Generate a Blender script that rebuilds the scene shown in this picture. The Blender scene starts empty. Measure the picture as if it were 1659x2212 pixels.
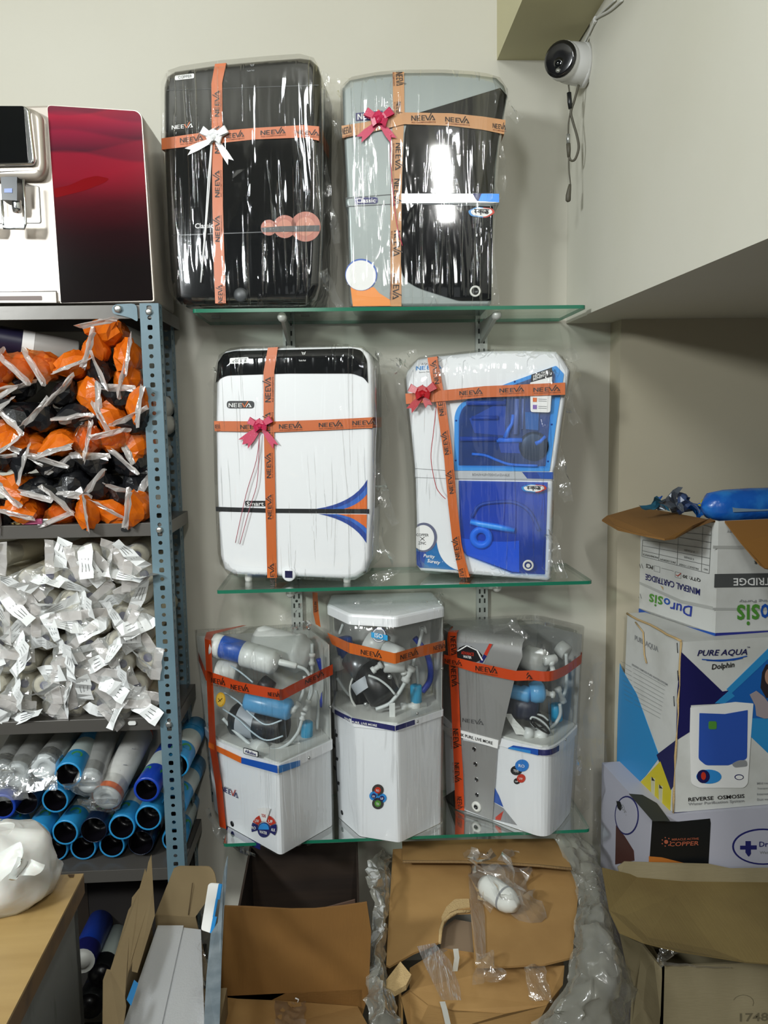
import bpy, bmesh, math, random
from mathutils import Vector as V, Matrix, noise

# ------------------------------------------------------------------ camera, world, lights, exposure
W, H, FPX = 1659, 2212, 1750.0
EYE = V((0.0, -2.1, 1.5))
PITCH, YAW, ROLL = math.radians(6.5), math.radians(2.6), math.radians(-0.95)
FWD = V((math.sin(YAW) * math.cos(PITCH), math.cos(YAW) * math.cos(PITCH), -math.sin(PITCH)))
_rt = V((math.cos(YAW), -math.sin(YAW), 0)); _up = _rt.cross(FWD)
RT = math.cos(ROLL) * _rt + math.sin(ROLL) * _up
UP = -math.sin(ROLL) * _rt + math.cos(ROLL) * _up
scene = bpy.context.scene
COL = scene.collection
cd = bpy.data.cameras.new('camera'); cam = bpy.data.objects.new('camera', cd); COL.objects.link(cam)
cam.matrix_world = Matrix(((RT.x, UP.x, -FWD.x, EYE.x), (RT.y, UP.y, -FWD.y, EYE.y), (RT.z, UP.z, -FWD.z, EYE.z), (0, 0, 0, 1)))
cd.sensor_fit = 'HORIZONTAL'; cd.sensor_width = 36.0; cd.lens = FPX * 36.0 / W
cd.clip_start = 0.02
scene.camera = cam
vs = scene.view_settings
vs.view_transform = 'Standard'; vs.look = 'None'; vs.gamma = 1.0; vs.use_curve_mapping = False
vs.exposure = -0.25
scene.cycles.transparent_max_bounces = 18
scene.cycles.max_bounces = 8
wd = bpy.data.worlds.new('world'); scene.world = wd; wd.use_nodes = True
wd.node_tree.nodes['Background'].inputs[0].default_value = (0.96, 1.0, 0.97, 1)
wd.node_tree.nodes['Background'].inputs[1].default_value = 0.045

def area_light(name, loc, target, sx, sy, power, col):
    ld = bpy.data.lights.new(name, 'AREA'); ld.shape = 'RECTANGLE'; ld.size = sx; ld.size_y = sy
    ld.energy = power; ld.color = col
    o = bpy.data.objects.new(name, ld); COL.objects.link(o)
    o.location = loc
    o.rotation_euler = (V(target) - V(loc)).to_track_quat('-Z', 'Y').to_euler()
    return o
area_light('wall_tube_light', (-2.05, -2.75, 2.42), (0.1, 0.0, 1.4), 0.5, 0.3, 84, (0.95, 1.0, 1.0))
area_light('ceiling_tube_light', (-0.62, -2.45, 2.85), (-0.25, 0.0, 1.5), 0.2, 0.6, 22, (0.95, 1.0, 1.0))
area_light('shop_tube_light', (0.27, -3.55, 3.04), (0.2, -2.6, 0.0), 0.09, 1.2, 60, (1.0, 1.0, 0.97))
area_light('far_tube_light', (-0.75, -7.2, 3.0), (-0.5, -4.0, 0.8), 0.9, 0.3, 40, (1.0, 1.0, 0.96))
area_light('shop_entrance_daylight', (-0.9, -7.6, 1.3), (0.0, 0.0, 1.4), 3.0, 2.3, 14, (0.93, 0.98, 1.0))

# ------------------------------------------------------------------ pixel rays and planes (to measure real positions)
def ray(px, py):
    return (RT * ((px - W / 2) / FPX) - UP * ((py - H / 2) / FPX) + FWD)
def on_y(px, py, y):
    d = ray(px, py); return EYE + d * ((y - EYE.y) / d.y)
def on_z(px, py, z):
    d = ray(px, py); return EYE + d * ((z - EYE.z) / d.z)
def on_x(px, py, x):
    d = ray(px, py); return EYE + d * ((x - EYE.x) / d.x)
def Z(x0, y0, s):
    return lambda x, y: (x0 + x * s, y0 + y * s)
za = Z(330, 90, .2757); zb = Z(700, 120, .36166); zc = Z(420, 720, .2893); zd = Z(850, 720, .28333)
ze = Z(400, 1260, .2713); zf = Z(660, 1250, .2713); zg = Z(930, 1260, .2712); zh = Z(1280, 1030, .2396)
zi = Z(1280, 1480, .331); zj = Z(0, 200, .2411); zk = Z(0, 640, .25316); zl = Z(0, 1120, .25316)
zm = Z(0, 1540, .25316); zn = Z(0, 1800, .30139); zo = Z(440, 1780, .2411); zp = Z(780, 1780, .36166); zq = Z(1050, 0, .3671)

class Plane:
    """a flat surface in the room through o, spanned by u (along) and v (up); n faces the room"""
    def __init__(s, a, b, up=V((0, 0, 1))):
        s.o = a.copy(); s.u = (b - a).normalized()
        v = up - s.u * up.dot(s.u); s.v = v.normalized(); s.n = s.u.cross(s.v)
        if s.n.dot(EYE - s.o) < 0: s.n = -s.n
    def __call__(s, px, py=None, off=0.0):
        if py is None: px, py = px
        d = ray(px, py); t = (s.o - EYE).dot(s.n) / d.dot(s.n)
        return EYE + d * t + s.n * off
    def uv(s, px, py=None):
        p = s(px, py) - s.o; return (p.dot(s.u), p.dot(s.v))
    def at(s, u, v, off=0.0): return s.o + s.u * u + s.v * v + s.n * off
def plane_y(p, q, y1, y2):
    a = on_y(p[0], p[1], y1); b = on_y(q[0], q[1], y2); b.z = a.z
    return Plane(a, b)
def plane_z(p, q, z): return Plane(on_z(p[0], p[1], z), on_z(q[0], q[1], z))

# ------------------------------------------------------------------ materials
def lin(c):
    if isinstance(c, str):
        c = [int(c[i:i + 2], 16) / 255 for i in (0, 2, 4)]
    return tuple((x / 12.92 if x <= .04045 else ((x + .055) / 1.055) ** 2.4) for x in c) + (1.0,)
MATS = {}
def pm(name, col, rough=.5, metal=0., bump=None, var=None, coat=0., spec=.5, trans=0., emit=0.):
    """principled; bump=(scale xyz, strength, detail); var=(scale xyz, second colour, low, high)"""
    if name in MATS: return MATS[name]
    m = bpy.data.materials.new(name); m.use_nodes = True; nt = m.node_tree; b = nt.nodes['Principled BSDF']
    b.inputs['Base Color'].default_value = lin(col); b.inputs['Roughness'].default_value = rough
    b.inputs['Metallic'].default_value = metal; b.inputs['Coat Weight'].default_value = coat
    b.inputs['Coat Roughness'].default_value = .03; b.inputs['Specular IOR Level'].default_value = spec
    def nz(scale, detail):
        tc = nt.nodes.new('ShaderNodeTexCoord'); mp = nt.nodes.new('ShaderNodeMapping'); n = nt.nodes.new('ShaderNodeTexNoise')
        nt.links.new(tc.outputs['Object'], mp.inputs[0]); mp.inputs['Scale'].default_value = scale
        nt.links.new(mp.outputs[0], n.inputs['Vector']); n.inputs['Scale'].default_value = 1.0; n.inputs['Detail'].default_value = detail
        return n
    if bump:
        n = nz(bump[0], bump[2] if len(bump) > 2 else 3); bp = nt.nodes.new('ShaderNodeBump')
        bp.inputs['Strength'].default_value = bump[1]; bp.inputs['Distance'].default_value = .004
        nt.links.new(n.outputs['Fac'], bp.inputs['Height']); nt.links.new(bp.outputs[0], b.inputs['Normal'])
    if var:
        n = nz(var[0], 5); r = nt.nodes.new('ShaderNodeValToRGB')
        r.color_ramp.elements[0].position = var[2]; r.color_ramp.elements[1].position = var[3]
        r.color_ramp.elements[0].color = lin(col); r.color_ramp.elements[1].color = lin(var[1])
        nt.links.new(n.outputs['Fac'], r.inputs[0]); nt.links.new(r.outputs[0], b.inputs['Base Color'])
    MATS[name] = m; return m
def film(name, tint=(1, 1, 1), base=.05, gain=.5, rough=.1, scale=(60, 60, 6), strength=.5, milk=.03, milkcol=(.9, .92, .9), dist=.004, crease=0.0):
    """thin clear plastic: lets light straight through, reflects at a grazing angle, slightly milky; crease adds sharp wrinkles"""
    if name in MATS: return MATS[name]
    m = bpy.data.materials.new(name); m.use_nodes = True; nt = m.node_tree; nt.nodes.clear()
    N = nt.nodes.new; L = nt.links.new
    out = N('ShaderNodeOutputMaterial'); tr = N('ShaderNodeBsdfTransparent'); gl = N('ShaderNodeBsdfGlossy')
    tr.inputs[0].default_value = tint + (1,); gl.inputs['Roughness'].default_value = rough
    gl.inputs['Color'].default_value = (1, 1, 1, 1)
    df = N('ShaderNodeBsdfDiffuse'); df.inputs[0].default_value = milkcol + (1,)
    tl = N('ShaderNodeBsdfTranslucent'); tl.inputs[0].default_value = milkcol + (1,)
    ad = N('ShaderNodeMixShader'); ad.inputs[0].default_value = .4; L(df.outputs[0], ad.inputs[1]); L(tl.outputs[0], ad.inputs[2])
    mk = N('ShaderNodeMixShader'); mk.inputs[0].default_value = milk; L(tr.outputs[0], mk.inputs[1]); L(ad.outputs[0], mk.inputs[2])
    mx = N('ShaderNodeMixShader'); L(mk.outputs[0], mx.inputs[1]); L(gl.outputs[0], mx.inputs[2]); L(mx.outputs[0], out.inputs[0])
    tc = N('ShaderNodeTexCoord')
    def noise_(sc, rot, det, dis):
        mp = N('ShaderNodeMapping'); nz = N('ShaderNodeTexNoise'); mp.inputs['Scale'].default_value = sc; mp.inputs['Rotation'].default_value = rot
        nz.inputs['Scale'].default_value = 1; nz.inputs['Detail'].default_value = det; nz.inputs['Distortion'].default_value = dis
        L(tc.outputs['Object'], mp.inputs[0]); L(mp.outputs[0], nz.inputs['Vector']); return nz.outputs['Fac']
    def mth(op, x, y):
        q = N('ShaderNodeMath'); q.operation = op
        for i, v in enumerate((x, y)):
            if isinstance(v, (int, float)): q.inputs[i].default_value = v
            else: L(v, q.inputs[i])
        return q.outputs[0]
    h = noise_(scale, (0, .12, 0), 2, .5)
    if crease:
        for k, (sc, rot) in enumerate((((scale[0] * .8, scale[1], scale[2] * .35), (0, .28, 0)), ((scale[0] * 1.1, scale[1], scale[2] * .5), (0, -.18, 0)))):
            n_ = noise_(sc, rot, 1, .3); r_ = N('ShaderNodeMapRange'); L(mth('ABSOLUTE', mth('SUBTRACT', n_, .5), 0), r_.inputs[0])
            r_.inputs[1].default_value = 0; r_.inputs[2].default_value = .035; r_.inputs[3].default_value = crease; r_.inputs[4].default_value = 0; r_.interpolation_type = 'SMOOTHSTEP'
            msk = N('ShaderNodeMapRange'); L(noise_((9, 9, 4), (0, .3 * k, 0), 1, 0), msk.inputs[0]); msk.inputs[1].default_value = .46; msk.inputs[2].default_value = .6
            h = mth('ADD', h, mth('MULTIPLY', r_.outputs[0], msk.outputs[0]))
    bp = N('ShaderNodeBump'); L(h, bp.inputs['Height'])
    bp.inputs['Strength'].default_value = strength; bp.inputs['Distance'].default_value = dist
    L(bp.outputs[0], gl.inputs['Normal'])
    fr = N('ShaderNodeLayerWeight'); fr.inputs['Blend'].default_value = .25; L(bp.outputs[0], fr.inputs['Normal'])
    ma = N('ShaderNodeMath'); ma.operation = 'MULTIPLY_ADD'; L(fr.outputs['Fresnel'], ma.inputs[0]); ma.inputs[1].default_value = gain; ma.inputs[2].default_value = base
    ma.use_clamp = True
    L(ma.outputs[0], mx.inputs[0])
    MATS[name] = m; return m

WRAP = film('clear_wrap', base=.035, gain=.31, rough=.06, scale=(30, 30, 3.5), strength=1.0, milk=.008, dist=.0030, crease=.8)
WRAP2 = film('crumpled_wrap', base=.05, gain=.6, rough=.12, scale=(45, 45, 30), strength=.8, milk=.05, dist=.006)
COVER = film('clear_plastic_cover', tint=(.97, .985, .985), base=.015, gain=.4, rough=.06, scale=(8, 8, 8), strength=.1, milk=.014)
GLASS = film('shelf_glass', tint=(.89, .945, .915), base=.0, gain=.55, rough=.01, scale=(1, 1, 1), strength=0, milk=.0)
BAGF = film('bag_film', base=.06, gain=.6, rough=.12, scale=(40, 40, 40), strength=.6, milk=.10)
BAGW = film('white_bag_film', base=.06, gain=.5, rough=.13, scale=(40, 40, 40), strength=.6, milk=.22)
GREYBAG = film('cloudy_bag_film', tint=(.93, .93, .9), base=.04, gain=.35, rough=.2, scale=(22, 22, 12), strength=.9, milk=.36, milkcol=(.66, .66, .58), dist=.01, crease=.5)
TAPE = film('clear_tape', tint=(.93, .9, .85), base=.10, gain=.6, rough=.15, scale=(120, 10, 120), strength=.5, milk=.12, milkcol=(.8, .75, .65))
SEAL = film('bag_seal', base=.08, gain=.5, rough=.2, scale=(60, 60, 60), strength=.4, milk=.5, milkcol=(.85, .82, .8))
GREEN_EDGE = pm('glass_edge_green', '1C6B52', .12, spec=.6)
WHITE = pm('white_plastic', 'E4E6E8', .28)
WHITE2 = pm('satin_white_plastic', 'DDE0E2', .35)
OFFW = pm('offwhite_plastic', 'CFCFC9', .45)
BLACK = pm('gloss_black', '0B0D0F', .05, coat=.6)
BLACKS = pm('satin_black', '101214', .35)
SILVER = pm('silver_plastic', '8F9899', .3, metal=.55)
GREYP = pm('grey_plastic', '7E8684', .33, metal=.25)
DKGREY = pm('dark_grey_plastic', '3B3E40', .4)
CHROME = pm('chrome', 'D8DADC', .12, metal=1.)
STEEL = pm('zinc_bolt', 'B4B6B4', .3, metal=.8)
ORANGE_R = pm('orange_ribbon', 'BC5C1C', .38, bump=((900, 900, 900), .06))
ORANGE_G = pm('gold_orange_ribbon', 'B5804C', .35)
ORANGE_D = pm('deep_orange_ribbon', 'B84018', .36)
INK = pm('black_ink', '2A1A12', .5)
INKB = pm('print_black', '141416', .45)
INKF = pm('faint_ink', '7C3C14', .5)
NAVY = pm('print_navy', '1B1D5E', .4)
BLUE = pm('print_blue', '1C4FA6', .35)
SKY = pm('print_sky_blue', '2F86C9', .35)
LBLUE = pm('light_blue_plastic', '5DA3D4', .3)
DBLUE = pm('deep_blue_plastic', '1736A8', .3)
WPRINT = pm('print_white', 'E2E2E0', .45)
GPRINT = pm('print_grey', '8A8C8E', .45)
RPRINT = pm('print_red', 'B8331F', .4)
OPRINT = pm('print_orange', 'D0641C', .4)
YPRINT = pm('print_yellow', 'C9B920', .45)
GRPRINT = pm('print_green', '4E8A34', .45)
COPPER = pm('print_copper', 'A2573F', .35)
CARD = pm('brown_cardboard', 'A37F4C', .8, bump=((30, 30, 260), .12), var=((6, 6, 3), '8A683A', .35, .75))
CARDI = pm('cardboard_inside', '7E5826', .85, bump=((220, 30, 30), .10), var=((5, 5, 5), '6E4C20', .35, .75))
CARDG = pm('greyish_cardboard', '8F8467', .85, bump=((40, 40, 220), .12), var=((7, 7, 4), '7B7054', .35, .75))
CARDE = pm('cardboard_torn_edge', 'B79C6E', .95, bump=((300, 300, 300), .5))
KRAFTW = pm('white_carton', 'C9CAC6', .55, var=((9, 9, 9), 'B2B2AC', .45, .8))

# ------------------------------------------------------------------ mesh builder
LOC = {}
def grouped(fn):
    """counts each shape added to a builder, so that loose pieces can become objects of their own"""
    def run(s, *a, **k):
        s.depth += 1
        if s.depth == 1: s.gid += 1
        r = fn(s, *a, **k); s.depth -= 1; return r
    return run
SINGLES = {'lettering', 'panel_seam', 'seam', 'foot', 'rim_screw', 'staple', 'loose_tape', 'film_sheet', 'bag_handle', 'packing_strap', 'loop', 'panel_print', 'leaf_print', 'plug', 'lens', 'connector', 'blue_tape'}
class MB:
    def __init__(s): s.v = []; s.f = []; s.mi = []; s.sm = []; s.mats = []; s.gr = []; s.gid = 0; s.depth = 0
    def m(s, mat):
        if mat not in s.mats: s.mats.append(mat)
        return s.mats.index(mat)
    def add(s, vs_, fs, mat, smooth=False):
        o = len(s.v); i = s.m(mat)
        s.v += [V(p) for p in vs_]
        if s.depth == 0: s.gid += 1
        for f in fs: s.f.append(tuple(o + k for k in f)); s.mi.append(i); s.sm.append(smooth); s.gr.append(s.gid)
        return s
    @grouped
    def box(s, c, d, mat, ax=None, bev=0.0):
        c = V(c); ax = ax or (V((1, 0, 0)), V((0, 1, 0)), V((0, 0, 1)))
        if bev <= 0:
            p = [c + ax[0] * (d[0] / 2 * i) + ax[1] * (d[1] / 2 * j) + ax[2] * (d[2] / 2 * k) for i in (-1, 1) for j in (-1, 1) for k in (-1, 1)]
            return s.add(p, [(0, 1, 3, 2), (4, 6, 7, 5), (0, 4, 5, 1), (2, 3, 7, 6), (0, 2, 6, 4), (1, 5, 7, 3)], mat)
        bm = bmesh.new(); bmesh.ops.create_cube(bm, size=1.0)
        for q in bm.verts: q.co = V((q.co.x * d[0], q.co.y * d[1], q.co.z * d[2]))
        bmesh.ops.bevel(bm, geom=bm.edges[:], offset=bev, segments=2, affect='EDGES', profile=.5)
        bm.verts.index_update()
        s.add([c + ax[0] * q.co.x + ax[1] * q.co.y + ax[2] * q.co.z for q in bm.verts], [[q.index for q in f.verts] for f in bm.faces], mat, False)
        bm.free(); return s
    @grouped
    def prism(s, a, b, mat, smooth=False, capa=True, capb=True):
        """closed solid between two equal-length loops"""
        n = len(a); fs = [(i, (i + 1) % n, n + (i + 1) % n, n + i) for i in range(n)]
        s.add(list(a) + list(b), fs, mat, smooth)
        if capa: s.add(a, [tuple(range(n))], mat)
        if capb: s.add(b, [tuple(range(n))], mat)
        return s
    @grouped
    def plate(s, pts, d, mat, back=None):
        """flat piece: pts on the face, d = vector to the other side"""
        return s.prism(pts, [V(p) + V(d) for p in pts], mat)
    @grouped
    def rings(s, loops, mat, smooth=True, cap0=False, cap1=False, closed=True):
        n = len(loops[0]); vs_ = [p for l in loops for p in l]; fs = []
        for k in range(len(loops) - 1):
            for i in range(n if closed else n - 1):
                j = (i + 1) % n; fs.append((k * n + i, k * n + j, (k + 1) * n + j, (k + 1) * n + i))
        s.add(vs_, fs, mat, smooth)
        if cap0: s.add(loops[0], [tuple(range(n))], mat)
        if cap1: s.add(loops[-1], [tuple(range(n))], mat)
        return s
    @grouped
    def tube(s, path, r, mat, seg=8, caps=True, flat=None):
        path = [V(p) for p in path]; n = len(path)
        rr = r if isinstance(r, (list, tuple)) else [r] * n
        t0 = (path[1] - path[0]).normalized(); a = t0.orthogonal().normalized(); loops = []
        if flat is not None: a = (V(flat) - t0 * V(flat).dot(t0)).normalized()
        for i in range(n):
            t = (path[min(i + 1, n - 1)] - path[max(i - 1, 0)]).normalized()
            a = (a - t * a.dot(t)).normalized(); b = t.cross(a)
            loops.append([path[i] + (a * math.cos(2 * math.pi * k / seg) + b * math.sin(2 * math.pi * k / seg)) * rr[i] for k in range(seg)])
        return s.rings(loops, mat, True, caps, caps)
    @grouped
    def lathe(s, o, ax, prof, mat, seg=20, mats=None):
        o = V(o); ax = V(ax).normalized(); a = ax.orthogonal().normalized(); b = ax.cross(a)
        L_ = [[o + ax * h + (a * math.cos(2 * math.pi * k / seg) + b * math.sin(2 * math.pi * k / seg)) * max(r, 1e-5) for k in range(seg)] for r, h in prof]
        for i in range(len(L_) - 1):
            s.rings(L_[i:i + 2], mats[i] if mats else mat, True)
        return s
    @grouped
    def grid(s, fn, nu, nv, mat, smooth=True):
        vs_ = [fn(i / nu, j / nv) for j in range(nv + 1) for i in range(nu + 1)]
        fs = [(j * (nu + 1) + i, j * (nu + 1) + i + 1, (j + 1) * (nu + 1) + i + 1, (j + 1) * (nu + 1) + i) for j in range(nv) for i in range(nu)]
        return s.add(vs_, fs, mat, smooth)
    def map2d(s, vs2, fs, P0, Px, Py, mat, lift=None):
        P0, Px, Py = V(P0), V(Px), V(Py); ex, ey = Px - P0, Py - P0; l = V(lift) if lift else V((0, 0, 0))
        return s.add([P0 + ex * x + ey * y + l for x, y in vs2], fs, mat)
    @grouped
    def text(s, t, P0, Px, Py, mat):
        a, b = glyphs(t); return s.map2d(a, b, P0, Px, Py, mat)
    @grouped
    def logo(s, P0, Px, Py, mat, mat_v=None):
        P0, Px, Py = V(P0), V(Px), V(Py); ex, ey = Px - P0, Py - P0
        for k, (p, q, w) in enumerate(LOGO):
            d = (q[0] - p[0], (q[1] - p[1]) * .3); L_ = math.hypot(*d) or 1
            nx, ny = -d[1] / L_ * w, d[0] / L_ * w / .3
            s.add([P0 + ex * x + ey * y for x, y in ((p[0] + nx, p[1] + ny), (q[0] + nx, q[1] + ny), (q[0] - nx, q[1] - ny), (p[0] - nx, p[1] - ny))], [(0, 1, 2, 3)],
                  mat_v if (mat_v and k in (11, 12)) else mat)
        return s
    @grouped
    def strokes(s, lines, w, P0, Px, Py, mat, asp=1.0):
        P0, Px, Py = V(P0), V(Px), V(Py); ex, ey = Px - P0, Py - P0
        for ln in lines:
            for p, q in zip(ln, ln[1:]):
                d = ((q[0] - p[0]), (q[1] - p[1]) * asp); L_ = math.hypot(*d) or 1
                nx, ny = -d[1] / L_ * w, d[0] / L_ * w / asp; tx, ty = d[0] / L_ * w * .7, d[1] / L_ * w * .7 / asp
                s.add([P0 + ex * x + ey * y for x, y in ((p[0] + nx - tx, p[1] + ny - ty), (q[0] + nx + tx, q[1] + ny + ty), (q[0] - nx + tx, q[1] - ny + ty), (p[0] - nx - tx, p[1] - ny - ty))], [(0, 1, 2, 3)], mat)
        return s
    def build(s, name, parent=None, base=None, label=None, cat=None, group=None, kind=None):
        ids = sorted(set(s.gr))
        if name in SINGLES and len(ids) > 1 and parent:
            first = None
            for g in ids:
                q = MB(); q.mats = s.mats; keep = [k for k in range(len(s.f)) if s.gr[k] == g]; vm = {}
                for k in keep:
                    q.f.append(tuple(vm.setdefault(i, len(vm)) for i in s.f[k])); q.mi.append(s.mi[k]); q.sm.append(s.sm[k]); q.gr.append(g)
                q.v = [s.v[i] for i in vm]; o = q.build(name, parent, base, label, cat, group, kind); first = first or o
            return first
        me = bpy.data.meshes.new(name); b = LOC[parent] if parent else V(base or (0, 0, 0))
        me.from_pydata([tuple(p - b) for p in s.v], [], s.f)
        for m_ in s.mats: me.materials.append(m_)
        me.polygons.foreach_set('material_index', s.mi); me.polygons.foreach_set('use_smooth', s.sm)
        bm = bmesh.new(); bm.from_mesh(me); bmesh.ops.remove_doubles(bm, verts=bm.verts[:], dist=2e-6) if name not in ('lettering', 'print') else None
        if name not in ('lettering', 'print', 'plastic_wrap'): bmesh.ops.recalc_face_normals(bm, faces=bm.faces[:])
        bm.to_mesh(me); bm.free()
        o = bpy.data.objects.new(name, me); COL.objects.link(o)
        if parent: o.parent = parent; LOC[o] = b
        else: o.location = b; LOC[o] = b
        tag(o, label, cat, group, kind); return o
LOGO = [((.02, 0), (.02, 1), .02), ((.02, 1), (.17, 0), .02), ((.17, 0), (.17, 1), .02),
        ((.24, .1), (.24, .9), .02), ((.22, .93), (.37, .93), .02), ((.22, .5), (.36, .5), .02), ((.22, .07), (.37, .07), .02),
        ((.44, .1), (.44, .9), .02), ((.42, .93), (.57, .93), .02), ((.42, .5), (.56, .5), .02), ((.42, .07), (.57, .07), .02),
        ((.59, 1), (.68, 0), .022), ((.68, 0), (.83, 1.5), .02), ((.76, 0), (.87, 1), .02), ((.86, 1), (.97, 0), .022), ((.86, .1), (.95, .1), .02)]
def tag(o, label=None, cat=None, group=None, kind=None):
    if label: o['label'] = label
    if cat: o['category'] = cat
    if group: o['group'] = group
    if kind: o['kind'] = kind
def thing(name, base, label, cat, group=None):
    o = bpy.data.objects.new(name, None); COL.objects.link(o); o.location = V(base); o.empty_display_size = .05
    LOC[o] = V(base); tag(o, label, cat, group); return o
_G = {}
def glyphs(t):
    if t in _G: return _G[t]
    cu = bpy.data.curves.new('letters', 'FONT'); cu.body = t; cu.resolution_u = 2; cu.offset = .014
    ob = bpy.data.objects.new('letters', cu); me = bpy.data.meshes.new_from_object(ob)
    xs = [v.co.x for v in me.vertices]; ys = [v.co.y for v in me.vertices]
    x0, x1, y0, y1 = min(xs), max(xs), min(ys), max(ys)
    r = ([((v.co.x - x0) / (x1 - x0), (v.co.y - y0) / (y1 - y0)) for v in me.vertices], [tuple(p.vertices) for p in me.polygons])
    bpy.data.objects.remove(ob); bpy.data.meshes.remove(me); bpy.data.curves.remove(cu)
    _G[t] = r; return r
def copy_tree(o, parent=None):
    c = o.copy(); COL.objects.link(c); LOC[c] = LOC[o]
    if parent: c.parent = parent
    for ch in list(o.children): copy_tree(ch, c)
    return c
def rpoly(pts, r, seg=5):
    """round the corners of a 2-D polygon; r one radius or one per corner"""
    n = len(pts); out = []
    for i in range(n):
        p, a, b = pts[i], pts[i - 1], pts[(i + 1) % n]; ri = r[i] if isinstance(r, (list, tuple)) else r
        if ri <= 0: out.append(p); continue
        da = math.hypot(a[0] - p[0], a[1] - p[1]); db = math.hypot(b[0] - p[0], b[1] - p[1]); k = min(ri, da * .49, db * .49)
        q0 = (p[0] + (a[0] - p[0]) * k / da, p[1] + (a[1] - p[1]) * k / da); q1 = (p[0] + (b[0] - p[0]) * k / db, p[1] + (b[1] - p[1]) * k / db)
        for j in range(seg + 1):
            t = j / seg; out.append(tuple((1 - t) ** 2 * q0[m] + 2 * t * (1 - t) * p[m] + t * t * q1[m] for m in (0, 1)))
    return out
def circ(cx, cy, r, n=20, ry=None): return [(cx + r * math.cos(2 * math.pi * k / n), cy + (ry or r) * math.sin(2 * math.pi * k / n)) for k in range(n)]
def inset(pts, d):
    """offset a 2-D loop inwards"""
    n = len(pts); A = sum(pts[i][0] * pts[(i + 1) % n][1] - pts[(i + 1) % n][0] * pts[i][1] for i in range(n)); sg = 1 if A > 0 else -1; out = []
    for i in range(n):
        a, p, b = pts[i - 1], pts[i], pts[(i + 1) % n]; nx = ny = 0
        for q, w in ((a, p), (p, b)):
            L_ = math.hypot(w[0] - q[0], w[1] - q[1]) or 1e-9; nx += -(w[1] - q[1]) / L_; ny += (w[0] - q[0]) / L_
        L_ = math.hypot(nx, ny) or 1e-9; out.append((p[0] + sg * nx / L_ * d, p[1] + sg * ny / L_ * d))
    return out
def slab(mb, pl, px, depth, bev, mat, zmin=None, n=3, front=0.0):
    """solid whose front outline is px on the plane; rounded front rim"""
    uv = [pl.uv(*p) for p in px]
    if zmin is not None: uv = [(u, max(v, zmin - pl.o.z)) for u, v in uv]
    loops = [[pl.at(u, v, front - depth) for u, v in uv]]
    for k in range(n + 1):
        a = math.pi / 2 * k / n; ins = inset(uv, bev * (1 - math.cos(a))) if k else uv
        loops.append([pl.at(u, v, front - bev + bev * math.sin(a)) for u, v in ins])
    mb.rings(loops, mat, True, True, False); mb.add(loops[-1], [tuple(range(len(uv)))], mat); return mb
def decal(name, pl, px, mat, parent, off=.0012, th=.001, label=None):
    mb = MB(); f = [pl(p[0], p[1], off) for p in px]; mb.plate(f, -pl.n * th, mat); return mb.build(name, parent, label=label)
def flat(mb, pl, px, mat, off=.0014, th=.0008):
    f = [pl(p[0], p[1], off) for p in px]; return mb.plate(f, -pl.n * th, mat)
def fbm(p, s, seed=0): return noise.noise(V((p[0] * s + seed * 7.3, p[1] * s + seed * 3.1, (p[2] if len(p) > 2 else 0) * s + seed)))
def crumple(mb, fn, nu, nv, amp, freq, seed, mat, smooth=False, n=V((0, -1, 0))):
    def g(u, v):
        p = fn(u, v); return p + V((fbm(p, freq, seed) * amp, fbm(p, freq, seed + 11) * amp, fbm(p, freq, seed + 23) * amp))
    return mb.grid(g, nu, nv, mat, smooth)
def quadfn(a, b, c, d):
    a, b, c, d = V(a), V(b), V(c), V(d)
    return lambda u, v: a * (1 - u) * (1 - v) + b * u * (1 - v) + c * u * v + d * (1 - u) * v
def spline(pts, n):
    """smooth path through points (Catmull-Rom)"""
    P = [V(p) for p in pts]; P = [P[0]] + P + [P[-1]]; out = []
    for i in range(1, len(P) - 2):
        for k in range(n):
            t = k / n; a, b, c, d = P[i - 1:i + 3]
            out.append(.5 * ((2 * b) + (c - a) * t + (2 * a - 5 * b + 4 * c - d) * t * t + (3 * b - a - 3 * c + d) * t ** 3))
    out.append(P[-2]); return out

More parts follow.
